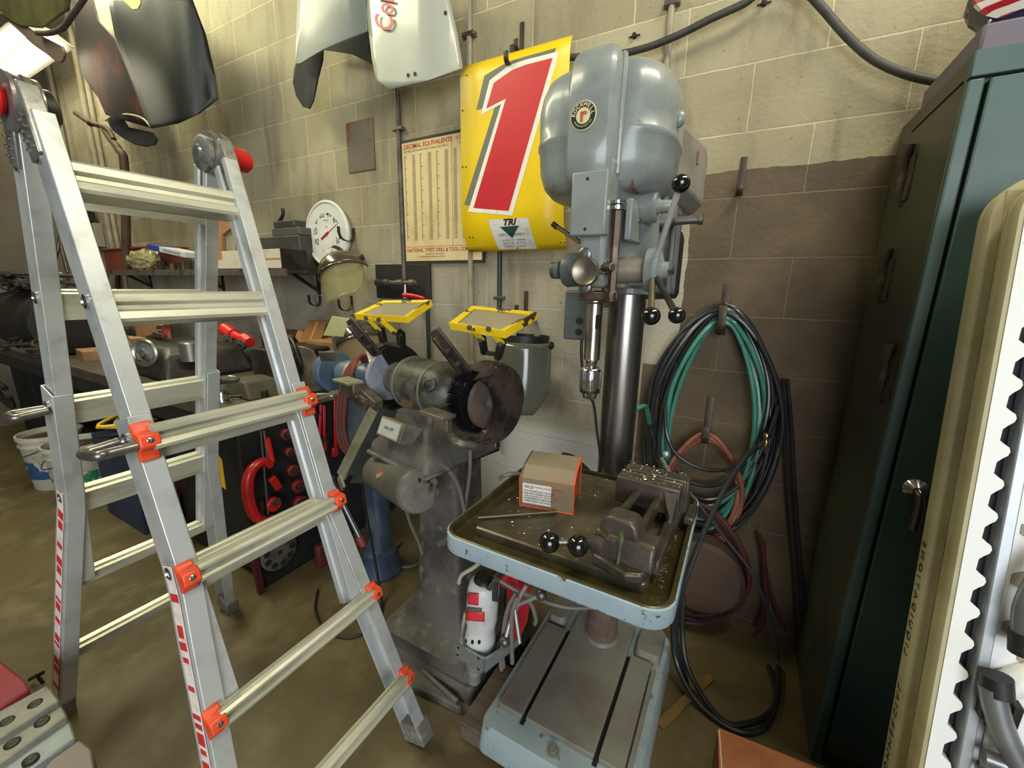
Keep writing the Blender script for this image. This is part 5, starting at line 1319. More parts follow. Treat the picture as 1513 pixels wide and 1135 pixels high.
# screwdriver standing
sd = thing('screwdriver', 'upright tool with white shaft and yellow base at the back of the bench', 'screwdriver', tuple(PY(91, 440, 1.3)))
build(G().cyl((PY(91, 434, 1.3).x, 1.3, BT), PY(91, 434, 1.3), .008, n=8), 'stand', DKSTEEL, sd)
build(G().cyl(PY(91, 434, 1.3), PY(91, 425, 1.3), .012, n=8), 'yellow_base', mat('yellow_grip', '#c9a320', .5), sd)
build(G().cyl(PY(91, 425, 1.3), PY(89.5, 403, 1.3), .009, n=8), 'white_shaft', mat('white_shaft', '#dedede', .4), sd)
# dark machine and heap at far left
o = build(G().lathe((-4.9, 1.0, 1.06), (1, 0, 0), [(0, .10), (.01, .19), (.06, .205), (.95, .205), (1.0, .19), (1.01, .10)], n=32), 'steel_tank', mat('dark_tank', '#1a1815', .6, .2, '#2b2721', 5, .4, .7)); tag(o, 'dark cylindrical tank lying on the far end of the bench', 'tank')
HP = mat('dark_hose_heap', '#2a251d', .7, 0, '#4b4232', 12, .5, .7)
rnd = random.Random(3)
for k in range(16):
    P = [(-4.95 + j * .17 + rnd.uniform(-.08, .08), .98 + rnd.uniform(-.16, .16), 1.29 + rnd.uniform(-.03, .10)) for j in range(6)]
    o = build(G().tube(P, rnd.uniform(.008, .018), n=6), 'hose_piece', HP); tag(o, 'dark hose strand in the heap on top of the tank at far left', 'hose', 'tangled dark hoses on the tank')
for k in range(8):
    P = [(-4.3 + j * .2 + rnd.uniform(-.05, .05), .78 + rnd.uniform(-.05, .08), .93 + rnd.uniform(-.05, .05)) for j in range(5)]
    o = build(G().tube(P, rnd.uniform(.008, .014), n=6), 'hose_piece', HP); tag(o, 'dark hose strand lying along the front edge of the far bench', 'hose', 'dark hoses along the bench front')
# dark block added under the far bench so nothing shows through
o = build(G().bb(-5.6, -4.6, 1.0, 1.6, 0, .7), 'dark_filler', mat('dark_filler', '#15120f', .7), bevel=.01); tag(o, 'dark box added to fill the dark under the far left end of the bench', 'cabinet')
o = build(G().tube([(-4.75, .80, .55), (-4.9, .78, .60), (-5.05, .80, .52), (-5.0, .82, .42), (-4.8, .82, .40), (-4.72, .80, .50)], .02, n=8), 'belt_loop', HP); tag(o, 'brown rubber loop hanging under the far left of the bench', 'belt')
# ---- wall shelf ------------------------------------------------------------
SZ = 1.425
shf = thing('wall_shelf', 'long dark steel shelf on the block wall above the bench', 'shelf', (-3.3, 1.58, SZ - .2))
build(G().bb(-4.75, -2.19, 1.44, 1.725, SZ - .018, SZ), 'board', mat('shelf_steel', '#3a3028', .5, .3, '#5b5045', 8, .45, .7), shf)
build(G().bb(-4.75, -2.19, 1.430, 1.442, SZ - .035, SZ + .004), 'front_lip', mat('shelf_lip', '#6d6256', .45, .3, '#3a3028', 10, .45, .7), shf)
for x in (-2.32, -3.4, -4.55):
    build(G().bar((x, 1.56, SZ - .02), (x, 1.722, SZ - .12), .02, .006, up=(1, 0, 0)), 'bracket', DKSTEEL, shf)
    build(G().bb(x - .012, x + .012, 1.718, 1.727, SZ - .14, SZ - .018), 'bracket_leg', DKSTEEL, shf)
o = thing('white_carton', 'long white cardboard carton with brown tape on the right end of the shelf', 'cardboard box', (-2.64, 1.50, SZ))
build(G().bb(-3.02, -2.24, 1.445, 1.60, SZ + .006, SZ + .108), 'carton', CARDW, o, bevel=.002)
build(G().bb(-2.88, -2.82, 1.4435, 1.446, SZ + .06, SZ + .108), 'tape', mat('brown_tape', '#b98545', .4), o)
build(G().bb(-2.56, -2.245, 1.4435, 1.446, SZ + .052, SZ + .060), 'tape', mat('brown_tape', '#b98545', .4), o)
build(G().bb(-2.242, -2.236, 1.445, 1.60, SZ + .004, SZ + .11), 'dark_edge', DKSTEEL, o)
o = thing('red_toolbox', 'rust red steel box on the left end of the wall shelf', 'toolbox', (-4.3, 1.55, SZ))
build(G().bb(-4.78, -3.75, 1.52, 1.68, SZ, SZ + .165), 'box', mat('rust_red_box', '#7c3a2a', .55, 0, '#653022', 6, .4, .7), o, bevel=.006)
build(G().bb(-4.80, -3.74, 1.51, 1.69, SZ + .165, SZ + .18), 'lid', mat('rust_red_box', '#7c3a2a', .55), o, bevel=.004)
# crumpled clear plastic bag
rnd = random.Random(5)
g = G(); c = V((-3.92, 1.475, SZ + .075)); g.ball(c, .10, (2.2, .6, .72), n=26)
for v in g.bm.verts: v.co += V((rnd.uniform(-.02, .02), rnd.uniform(-.012, .012), rnd.uniform(-.014, .014)))
o = build(g, 'plastic_bag', mat('clear_plastic_bag', '#b5ad7c', .12, 0, alpha=.75, coat=.6), smooth=True, ang=20); tag(o, 'crumpled shiny plastic bag on the shelf in front of the rust red box', 'plastic bag')
o = thing('flat_box', 'flat blue and white box lying tilted on parts in the middle of the shelf', 'box', (-3.5, 1.50, SZ + .1))
Rb = RY(.13)
cc = (PY(240, 370, 1.50) + PY(282, 378, 1.50)) / 2
build(G().box(tuple(cc + V((.08, 0, 0))), (.34, .12, .035), Rb), 'white_part', mat('box_white', '#c9c9c6', .5), o, bevel=.002)
build(G().box(tuple(cc + V((-.17, 0, .033))), (.17, .12, .036), Rb), 'blue_part', mat('box_blue', '#2e3f8c', .5), o, bevel=.002)
text_part('box_print', 'PRECISION GAUGE', mat('box_blue', '#2e3f8c', .5), o, cc + V((.08, -.0605, -.002)), Rb @ V((1, 0, 0)), Rb @ V((0, 0, 1)), .026, ext=.0003)
rnd = random.Random(9)
for k in range(11):
    x = -3.72 + k * .062; r = rnd.uniform(.018, .032); h = rnd.uniform(.03, .075)
    if k % 3 == 0: o = build(G().cyl((x, 1.48, SZ), (x, 1.48, SZ + h), r, n=12), 'small_part', RU if 0 else mat('rusty_small_part', '#54422f', .6, .2, '#7b6a52', 20, .5, .7))
    else: o = build(G().box((x, 1.48 + rnd.uniform(-.02, .04), SZ + h / 2), (r * 2, r * 1.6, h), RZ(rnd.uniform(-.5, .5))), 'small_part', mat('dark_small_part', '#2f2a24', .6, .2, '#544a3c', 20, .5, .7), bevel=.004)
    tag(o, 'small ' + ('rusty round' if k % 3 == 0 else 'dark square') + ' metal part lying in the middle of the wall shelf', 'metal part', ('rusty round' if k % 3 == 0 else 'dark square') + ' parts on the shelf')
# iron weights stack at right end
IW = mat('grey_iron_weight', '#4c4a46', .5, .3, '#3a3835', 9, .4, .7)
g = G(); c = (-2.50, 1.62, SZ)
o = thing('iron_stack', 'stack of dark grey iron blocks behind the white carton on the shelf', 'iron blocks', c)
build(G().bb(-2.84, -2.30, 1.605, 1.72, SZ, SZ + .20), 'lower_block', IW, o, bevel=.008)
build(G().bb(-2.56, -2.30, 1.61, 1.71, SZ + .20, SZ + .245), 'middle_block', mat('mid_iron_weight', '#5c5a56', .5, .3), o, bevel=.006)
build(G().bb(-2.54, -2.34, 1.61, 1.70, SZ + .245, SZ + .285), 'top_block', IW, o, bevel=.008)
build(G().tube([(-2.56, 1.65, SZ + .28), (-2.52, 1.65, SZ + .30), (-2.49, 1.65, SZ + .33), (-2.49, 1.65, SZ + .36)], .010, n=8), 'hook_end', DKSTEEL, o)
P = [PY(x, y, 1.705) for x, y in ((328, 347), (344, 334), (341, 316), (337, 300), (318, 330), (316, 372), (328, 372))]
o = build(G().loft([P, [p + V((0, .02, 0)) for p in P]]), 'orange_wedge', mat('faded_orange_rag', '#a87a55', .8)); tag(o, 'faded orange pointed rag leaning on the wall at the shelf end', 'rag')
o = build(G().bb(-2.99, -2.86, 1.61, 1.72, SZ, SZ + .19), 'grey_can', IW, bevel=.03, seg=3); tag(o, 'grey can behind the left end of the white carton', 'can')
# pipes standing below the shelf
for x, w_, lb in ((158, 6, 'thin dark rod standing against the wall under the shelf, left one'), (174, 9, 'thick dark bar standing against the wall under the shelf, right one')):
    a = PY(x, 400, 1.66); b = PY(x - 3, 470, 1.66); b.z = BT
    o = build(G().bar(a, b, .02 if w_ == 6 else .06, .02, up=(0, 1, 0)), 'standing_bar', DKSTEEL); tag(o, lb, 'bar')
o = build(G().tube([PY(75, 402, 1.1), PY(85, 372, 1.15), PY(88, 350, 1.2), PY(92, 372, 1.15), PY(100, 404, 1.1)], .010, n=8), 'tongs', DKSTEEL); tag(o, 'dark tongs like forked tool seen between the left ladder rails', 'tongs')
# ================================================================ green steel cabinet
CF, CS = 1.262, .335
GRN = mat('green_cabinet_paint', '#3c544e', .45, 0, '#324843', 3, .4, .7, bump=.03, bscale=30, col3='#1e2a26', scale3=30, lo3=.70, hi3=.78)
GRNS = mat('green_cabinet_shaded_side', '#3c3e2e', .42, 0, '#313224', 3, .4, .7, bump=.05, bscale=40)  # cabinet green darkened for the side, its shade put into the colour
cb_ = thing('steel_cabinet', 'tall dark green steel cabinet against the wall at the right', 'cabinet', (.80, 1.50, 0))
build(G().bb(CS, 1.30, CF + .02, 1.722, 0.0, 1.82), 'body', GRNS, cb_, bevel=.003)
build(G().bb(CS, 1.30, CF, CF + .021, 1.772, 1.82), 'top_rail', GRN, cb_, bevel=.002)
build(G().bb(CS, CS + .024, CF, CF + .021, 0, 1.768), 'left_stile', GRN, cb_, bevel=.003)
dr = build(G().bb(CS + .031, .815, CF - .002, CF + .018, .06, 1.766), 'door', GRN, cb_, bevel=.003)
build(G().bb(.822, 1.29, CF - .002, CF + .018, .06, 1.766), 'door', GRN, cb_, bevel=.003)
hp_ = PY(1352, 722, CF - .004)
hd = build(G().lathe((hp_.x, CF - .002, hp_.z), (0, -1, 0), [(0, .024), (.004, .024), (.010, .018), (.020, .010), (.022, 0)], n=24), 'handle_rose', CHROME, dr)
build(G().tube([(hp_.x, CF - .016, hp_.z), (hp_.x + .006, CF - .030, hp_.z - .02), (hp_.x + .006, CF - .032, hp_.z - .09)], lambda q: .009 + .003 * q, n=12), 'door_handle', mat('handle_brown_chrome', '#6b5a5c', .2, .9), cb_)
# seam and rusty hinge scars on the side
build(G().bar((CS - .0008, CF + .03, 1.775), (CS - .0008, 1.60, 1.775), .002, .003, up=(1, 0, 0)), 'side_seam', DARK, cb_)
RS = mat('rusty_hinge', '#33291b', .7, .2, '#4f4530', 25, .45, .65, bump=.5)
for y, z in ((1.56, 1.66), (1.55, 1.40), (1.35, 1.16)):
    hg = build(G().tube([(CS + .002, y - .004, z - .08), (CS - .005, y - .004, z - .05), (CS - .007, y, z), (CS - .010, y, z + .04), (CS - .006, y, z + .07)], lambda q: .008 + .010 * q, n=10), 'side_lug', RS, cb_)
    build(G().bb(CS - .004, CS + .001, y - .055, y - .012, z - .07, z + .04), 'rust_plate', RS, cb_, bevel=.001)
# things on top
mb = thing('flat_case', 'grey purple flat case lying on top of the green cabinet', 'case', (.75, 1.42, 1.82))
build(G().bb(.345, 1.15, 1.29, 1.62, 1.822, 1.875), 'case', mat('purple_grey_case', '#5f5762', .5), mb, bevel=.006)
build(G().bb(.343, 1.152, 1.288, 1.622, 1.8205, 1.828), 'case_edge', mat('case_edge', '#8a7d6f', .5), mb)
FLG = bpy.data.materials.new('flag_fabric'); FLG.use_nodes = True
def _flag():
    nt = FLG.node_tree; N = nt.nodes; L = nt.links; b = N['Principled BSDF']
    tc = N.new('ShaderNodeTexCoord'); sep = N.new('ShaderNodeSeparateXYZ'); L.new(tc.outputs['Object'], sep.inputs[0])
    wv = N.new('ShaderNodeTexWave'); wv.wave_type = 'BANDS'; wv.bands_direction = 'Z'; wv.inputs['Scale'].default_value = 11; wv.inputs['Distortion'].default_value = 3; wv.inputs['Detail'].default_value = 2
    L.new(tc.outputs['Object'], wv.inputs[0])
    gt = N.new('ShaderNodeMath'); gt.operation = 'GREATER_THAN'; gt.inputs[1].default_value = .5; L.new(wv.outputs['Fac'], gt.inputs[0])
    m1 = N.new('ShaderNodeMix'); m1.data_type = 'RGBA'; m1.inputs['A'].default_value = hx('#a3182c'); m1.inputs['B'].default_value = hx('#d9cfc6'); L.new(gt.outputs[0], m1.inputs['Factor'])
    vo = N.new('ShaderNodeTexVoronoi'); vo.inputs['Scale'].default_value = 34; L.new(tc.outputs['Object'], vo.inputs['Vector'])
    lt = N.new('ShaderNodeMath'); lt.operation = 'LESS_THAN'; lt.inputs[1].default_value = .28; L.new(vo.outputs['Distance'], lt.inputs[0])
    m2 = N.new('ShaderNodeMix'); m2.data_type = 'RGBA'; m2.inputs['A'].default_value = hx('#141a38'); m2.inputs['B'].default_value = hx('#cfd2d8'); L.new(lt.outputs[0], m2.inputs['Factor'])
    ns = N.new('ShaderNodeTexNoise'); ns.inputs['Scale'].default_value = 5; L.new(tc.outputs['Object'], ns.inputs['Vector'])
    g2 = N.new('ShaderNodeMath'); g2.operation = 'GREATER_THAN'; g2.inputs[1].default_value = .44; L.new(ns.outputs['Fac'], g2.inputs[0])
    m3 = N.new('ShaderNodeMix'); m3.data_type = 'RGBA'; L.new(g2.outputs[0], m3.inputs['Factor']); L.new(m1.outputs['Result'], m3.inputs['A']); L.new(m2.outputs['Result'], m3.inputs['B'])
    L.new(m3.outputs['Result'], b.inputs['Base Color']); b.inputs['Roughness'].default_value = .25; b.inputs['Coat Weight'].default_value = .6
_flag()
rnd = random.Random(4)
g = G(); g.ball((.625, 1.42, 1.965), .14, (2.0, .9, .95), n=26)
for v in g.bm.verts:
    v.co += V((rnd.uniform(-.012, .012), rnd.uniform(-.012, .012), rnd.uniform(-.014, .014)))
    if v.co.z < 1.88 and v.co.y < 1.62: v.co.z = max(v.co.z, 1.878)
o = build(g, 'flag_bundle', FLG, ang=25); tag(o, 'crumpled stars and stripes fabric bundle on top of the green cabinet', 'flag')
# ================================================================ two folding tables leaning on the cabinet
TBC = mat('table_cream_edge', '#a8a07c', .55, 0, '#95895f', 5, .45, .7, col3='#6e6444', scale3=14, lo3=.68, hi3=.8)
TBW = mat('table_white_plastic', '#dedfda', .5, 0, '#cfcfc4', 6, .5, .75, col3='#a59c86', scale3=24, lo3=.70, hi3=.78)
LEAN = math.atan(.19)
def leanM(y0): # local x along width, local y out of the underside (towards viewer = -Y), local z up the slope
    M_ = Matrix.Rotation(-LEAN, 4, 'X'); M_.translation = V((0, y0, 0)); return M_
def folding_table(x0, w, hgt, y0, label, scallop, name='folding_table'):
    t = thing(name, label, 'folding table', (x0 + w / 2, y0, 0), 'plastic folding tables leaning on the cabinet')
    M_ = leanM(y0)
    def tp(g, nm, m, par=t, **k): return build(g, nm, m, par, xf=M_, **k)
    z0, z1, r = .012, hgt, .075
    # outline in x,z
    def ol(ins, y):
        a0, a1, b0, b1 = x0 + ins, x0 + w - ins, z0 + ins, z1 - ins; rr_ = max(.01, r - ins)
        pts = []
        for cx_, cz_, an in ((a1 - rr_, b1 - rr_, 0), (a0 + rr_, b1 - rr_, PI / 2), (a0 + rr_, b0 + rr_, PI), (a1 - rr_, b0 + rr_, 1.5 * PI)):
            for i in range(9): a = an + PI / 2 * i / 8; pts.append(V((cx_ + rr_ * math.cos(a), y, cz_ + rr_ * math.sin(a))))
        return pts
    g = G(); g.loft([ol(.006, .0), ol(.0, -.006), ol(.0, -.016), ol(.003, -.019), ol(.0, -.022), ol(.0, -.034), ol(.004, -.042), ol(.018, -.044)], cap=False); 
    g2 = G()
    bm = g.bm
    bm.faces.new([bm.verts.new(p) for p in ol(.006, 0)])
    tp(g, 'table_edge', TBC)
    # underside: scalloped border plate + recessed field
    if scallop:
        yb = -.0445
        g = G(); zs = []
        z = z0 + .07; left = []
        pitch = .056
        z = z0 + .05
        while z < z1 - .10:
            left += [(x0 + .028, z), (x0 + .029, z + pitch * .34), (x0 + .034, z + pitch * .46), (x0 + .0405, z + pitch * .58), (x0 + .0425, z + pitch * .70), (x0 + .0405, z + pitch * .82), (x0 + .033, z + pitch * .92)]
            z += pitch
        inner = [V((x, yb, zz)) for x, zz in left]
        outer = [V((x0 + .010, yb, zz)) for x, zz in left]
        a = g.ring(outer); b = g.ring(inner); c_ = g.ring([p + V((0, .030, 0)) for p in inner])
        g.quads(a, b, False); g.quads(b, c_, False)
        # top border
        tp(g, 'scalloped_border', TBW, smooth=False)
        g = G(); g.bb(x0 + .018, x0 + w - .018, yb, yb + .01, z1 - .105, z1 - .02)
        g.bb(x0 + .018, x0 + w - .018, yb, yb + .01, z0 + .02, z0 + .055)
        tp(g, 'border_ends', TBW)
    else:
        g = G(); g.bb(x0 + .018, x0 + .06, -.0445, -.03, z0 + .03, z1 - .03); tp(g, 'border', TBC)
    g = G(); g.bb(x0 + .026, x0 + w - .02, -.016, -.010, z0 + .03, z1 - .03); tp(g, 'recess_floor', mat('table_recess_dark', '#4b4750', .7))
    return t, tp
# back table
YB, YF = .868, .800
tA, tpA = folding_table(.362, .76, 1.58, YB, 'rear folding table with a lettered cream edge leaning on the green cabinet', False)
ltr = leanM(YB)
for wd_, z_ in (('COMMERCIAL', .50), ('LIQUIDATIONS', .78)): text_part('edge_lettering', wd_, mat('marker_ink', '#3f3a2c', .7), tA, ltr @ V((.3612, -.022, z_)), (0, .19, 1), (0, -1, .19), .024, ext=.0003, spacing=1.5)
# latch lumps on the rear table edge, gap shadow painted into their colour
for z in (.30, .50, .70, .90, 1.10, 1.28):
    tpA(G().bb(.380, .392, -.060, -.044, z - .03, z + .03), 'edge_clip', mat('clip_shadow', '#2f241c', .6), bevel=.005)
tB, tpB = folding_table(.372, .76, 1.575, YF, 'front white folding table with scalloped underside and steel legs at the right edge', True)
# steel side rail
STR_ = mat('table_rail_steel', '#9da2a4', .4, .5, '#878b8d', 8, .4, .7)
tpB(G().bb(.372 + .047, .372 + .063, -.050, -.018, .03, 1.47), 'side_rail', STR_, bevel=.002)
# dimpled field behind the rail
g = G()
fx0 = .372 + .066
g.bb(fx0, 1.09, -.034, -.024, .04, 1.5)
tpB(g, 'underside_field', TBW)
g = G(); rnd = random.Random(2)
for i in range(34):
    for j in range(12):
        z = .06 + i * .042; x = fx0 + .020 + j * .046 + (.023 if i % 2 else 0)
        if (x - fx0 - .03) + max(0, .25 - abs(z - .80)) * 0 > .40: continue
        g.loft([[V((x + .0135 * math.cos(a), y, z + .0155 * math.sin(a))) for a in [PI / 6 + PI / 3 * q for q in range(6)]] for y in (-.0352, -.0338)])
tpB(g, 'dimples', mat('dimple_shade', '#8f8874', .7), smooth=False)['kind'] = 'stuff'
# raised white ribs around legs
g = G(); g.tube([(.66, -.038, .84), (.56, -.038, .80), (.48, -.038, .74), (.445, -.038, .70)], .022, n=10); 
tpB(g, 'rib', TBW)
g = G(); g.bb(.450, 1.08, -.040, -.034, .548, .60); g.bb(.450, .56, -.040, -.034, .60, .74); tpB(g, 'rib_plate', TBW, bevel=.004)
# steel legs
LG = mat('leg_tube_steel', '#8b8d8e', .35, .6, '#74767a', 8, .4, .7)
lm = YF
for dz in (0, .030):
    tpB(G().cyl((.440, -.064, .602 - dz), (1.05, -.064, .602 - dz), .011, n=12), 'cross_tube', LG)
def PL(px_, py_, off):   # pixel to the leaning plane
    n_ = V((0, -1, .19)).normalized(); p0 = V((0, YF, 0)) + n_ * off - V((0, 0, H)); r = ray(px_, py_); return _w(r, p0.dot(n_) / r.dot(n_))
P = [PL(1466, 1015, .07), PL(1470, 1040, .07), PL(1478, 1070, .07), PL(1495, 1110, .07), PL(1520, 1150, .07), PL(1550, 1190, .07)]
o = build(G().tube(P, .017, n=14), 'leg', LG, tB)
build(G().cyl(PL(1472, 998, .07), PL(1474, 1026, .07), .0195, n=16), 'leg_cap', BLACK, o)
P = [PL(1515, 960, .075), PL(1515, 920, .075), PL(1521, 890, .075), PL(1545, 850, .075), PL(1585, 830, .075)]
o = build(G().tube(P, .016, n=14), 'leg', LG, tB)
build(G().cyl(PL(1514, 967, .075), PL(1515, 935, .075), .0185, n=16), 'leg_cap', BLACK, o)
for x, y in ((1452, 1036), (1494, 1052)):
    c = PL(x, y, .055); build(G().box(tuple(c), (.010, .03, .045)), 'bracket', DKSTEEL, tB)
# ================================================================ hoses on the wall
HB = mat('black_hose', '#26282a', .35, 0, '#1a1b1c', 14, .4, .7, coat=.2)
HG_ = mat('green_hose', '#3f7f6c', .35, 0, '#2f6656', 14, .4, .7, coat=.3)
HO = mat('orange_hose', '#7e4c36', .5, 0, '#653b2a', 14, .4, .7)
HR = mat('dark_red_hose', '#451a18', .6)
rnd = random.Random(12)
hx0 = -.064
def loop(zt, zb, wl, wr, y, m, r, name, label, grp, x0=hx0, ph=0):
    P = []
    zc = (zt + zb) / 2; hh = (zt - zb) / 2
    n = 22
    for i in range(n + 1):
        a = PI / 2 + 2 * PI * i / n
        c, s = math.cos(a), math.sin(a)
        w = wr if c > 0 else wl
        wz = (1 if s > 0 else 1.0)
        # narrow near the hook, full below
        taper = .62 + .38 * min(1, (1 - s) / 1.1) if s > 0 else 1
        P.append(V((x0 + w * c * (1.0 if s < 0 else (1 - .30 * s * s)), y + .012 * math.sin(3 * a + ph), zc + hh * s)))
    o = build(G().tube(P, r, n=9, k=4), name, m); tag(o, label, 'hose', grp); return o
blk = [(1.272, .50, .235, .205), (1.262, .43, .222, .222), (1.268, .55, .205, .195), (1.255, .38, .21, .235), (1.262, .47, .185, .21), (1.25, .34, .235, .20), (1.258, .60, .225, .18), (1.247, .41, .17, .23)]
for k, (zt, zb, wl, wr) in enumerate(blk):
    loop(zt + .03, zb, wl, wr, 1.695 - .012 * (k % 4), HB, .0078, 'air_hose', 'black air hose loop in the big coil on the wall right of the column', 'black loops of the big hose coil', ph=k)
gr_ = [(1.245, .45, .165, .16), (1.238, .52, .150, .175), (1.232, .40, .160, .15), (1.226, .36, .14, .17)]
for k, (zt, zb, wl, wr) in enumerate(gr_):
    loop(zt + .018, zb, wl, wr, 1.685 - .010 * (k % 3), HG_, .0085, 'garden_hose', 'green hose loop inside the big hose coil on the wall', 'green loops of the big hose coil', ph=k * 2)
for k in range(3):
    loop(.80 + .012 * k, .38 - .02 * k, .115 + .010 * k, .125 + .008 * k, 1.665 - .008 * k, HO, .0085, 'orange_hose', 'orange brown hose loop hanging on the lower hook inside the big coil', 'orange hose loops on the lower hook', x0=-.06, ph=k)
for k in range(5):
    loop(.50 + .015 * k, .10 - .015 * k, .19 + .008 * k, .16 + .01 * k, 1.64 - .012 * k, HB if k % 2 else HR, .009, 'low_hose', ('black' if k % 2 else 'dark red') + ' hose loop hanging low behind the right corner of the press table', ('black' if k % 2 else 'dark red') + ' low hose loops', x0=-.06, ph=k)
def hose(pts, r, m, label, name='loose_hose', cat='hose', grp=None):
    o = build(G().tube([PY(*p) for p in pts], r, n=9), name, m); tag(o, label, cat, grp); return o
hose([(983, 600, 1.62), (985, 640, 1.62), (1000, 672, 1.60), (1035, 692, 1.60), (1075, 693, 1.60), (1110, 668, 1.60), (1135, 645, 1.62), (1150, 600, 1.65)], .0075, HB, 'black hose sagging across the orange hose loops')
o = hose([(1118, 660, 1.56), (1100, 678, 1.5), (1075, 715, 1.42), (1050, 765, 1.34), (1030, 810, 1.28), (1012, 860, 1.24), (1000, 905, 1.24), (1000, 950, 1.28), (1015, 1010, 1.34)], .0085, HB, 'black hose running diagonally in front of the coil down to the floor')
hose([(1000, 690, 1.60), (1015, 720, 1.56), (1040, 755, 1.52), (1075, 800, 1.48), (1110, 845, 1.45), (1130, 890, 1.45), (1145, 940, 1.5), (1150, 975, 1.52)], .0055, HB, 'thin black cord crossing the lower hoses down to the floor')
hose([(1157, 560, 1.67), (1163, 640, 1.67), (1166, 720, 1.67), (1172, 800, 1.67), (1178, 870, 1.66), (1182, 930, 1.64)], .0065, HB, 'black hose hanging straight down beside the green cabinet, left strand', grp=None)
hose([(1163, 560, 1.68), (1170, 640, 1.68), (1174, 720, 1.68), (1180, 800, 1.68), (1187, 870, 1.67), (1192, 930, 1.65)], .0065, HB, 'black hose hanging straight down beside the green cabinet, right strand', grp=None)
hose([(1128, 800, 1.66), (1130, 850, 1.66), (1132, 900, 1.66), (1120, 935, 1.66)], .008, HR, 'dark red hose hanging low right of the hose coil')
hose([(1122, 790, 1.67), (1135, 860, 1.67), (1150, 910, 1.66), (1160, 930, 1.66)], .007, HR, 'thin dark red hose slanting towards the cabinet foot')
hose([(940, 604, 1.5), (948, 601, 1.52), (955, 602, 1.58), (960, 625, 1.64)], .0085, HG_, 'short green hose end peeping out right of the drill press column')
hose([(970, 915, 1.36), (975, 930, 1.34), (982, 942, 1.33)], .009, HG_, 'short green hose end below the table corner')
for k, (dx, lb) in enumerate(((0, 'outer black hose sweeping from the table corner down over the floor'), (14, 'inner black hose sweeping from the table corner down over the floor'))):
    P = [PY(996 + dx, 880, 1.38), PY(994 + dx, 930, 1.36), PY(1000 + dx, 980, 1.32), PZ(1025 + dx, 1030, .03), PZ(1065 + dx * .5, 1068, .010), PZ(1105, 1083 - dx, .010), PZ(1135, 1070 - dx, .010), PZ(1148, 1030, .010), PZ(1150 - dx, 985, .012)]
    o = build(G().tube(P, .009, n=9), 'floor_hose', HB); tag(o, lb, 'hose')
# brass quick connector
p = PY(1133, 640, 1.60); q = PY(1131, 668, 1.60)
t = thing('hose_connector', 'small brass quick connector on the end of a black hose at the coil', 'connector', tuple(q))
build(G().lathe(p, (q - p), [(0, .007), (.006, .010), (.020, .010), (.024, .007), (.034, .009), (.050, .009), (.056, .005), (.07, .004)], n=14), 'connector', mat('brass', '#b59a55', .25, .95), t)
build(G().lathe(p, (q - p), [(.006, .0105), (.010, .0115), (.014, .0105)], n=14, cap=False), 'collar', CHROME, t)
# round dark tank / reel low behind the table
o = build(G().lathe((-.02, 1.54, .28), (0, 1, 0), [(0, .05), (.004, .135), (.02, .15), (.09, .15), (.10, .13)], n=36), 'hose_reel', mat('brown_drum', '#4a382a', .7, .1, '#372a20', 6, .4, .7)); tag(o, 'brown round drum low on the wall inside the lower hose loops', 'drum')
# floor items at the right
t = thing('yellow_ruler', 'dirty yellow wooden batten lying on the floor right of the drill press base', 'batten', tuple(PZ(1010, 1040, 0)))
A, B = PZ(975, 1072, .008), PZ(1050, 1000, .008)
build(G().bar(A, B, .028, .008), 'batten', mat('dirty_yellow_wood', '#7a5f2e', .8, 0, '#5a4423', 14, .45, .65), t, bevel=.001)
cbx = thing('cardboard_carton', 'orange brown cardboard carton at the bottom edge right of the drill press', 'cardboard box', (.22, .98, 0))
CO = mat('orange_cardboard', '#9a5c34', .85, 0, '#824a28', 6, .4, .7, bump=.05)
zt_ = .25
P = [PZ(1062, 1077, zt_), PZ(1110, 1092, zt_), PZ(1185, 1128, zt_)]
a_, b_ = PZ(1062, 1077, zt_), PZ(1190, 1128, zt_)
d_ = (b_ - a_); d_.normalize(); nn_ = V((d_.y, -d_.x, 0))
if nn_.y > 0: nn_ = -nn_
L1, L2 = .36, .26
base = [a_, a_ + d_ * L1, a_ + d_ * L1 + nn_ * L2, a_ + nn_ * L2]
g = G(); th_ = .004
for i in range(4):
    p, q = base[i], base[(i + 1) % 4]
    g.bar(V((p.x, p.y, zt_ / 2)), V((q.x, q.y, zt_ / 2)), th_, zt_)
build(g, 'carton_walls', CO, cbx)
build(G().loft([[V((p.x, p.y, z)) for p in base] for z in (.002, .006)]), 'carton_bottom', CO, cbx)
build(G().loft([[base[0], base[1], base[1] + nn_ * .20 - V((0, 0, .012)), base[0] + nn_ * .20 - V((0, 0, .012))], [p - V((0, 0, .004)) for p in (base[0], base[1], base[1] + nn_ * .20 - V((0, 0, .012)), base[0] + nn_ * .20 - V((0, 0, .012)))]]), 'flap', CO, cbx, smooth=False)
build(G().tube([a_ + nn_ * .004, a_ + nn_ * .10 + V((.003, 0, -.002)), a_ + nn_ * .2], .003, n=5), 'torn_edge', mat('pale_torn_card', '#b99a6a', .9), cbx)
# ================================================================ on the drill press table
TZ = tz - .001
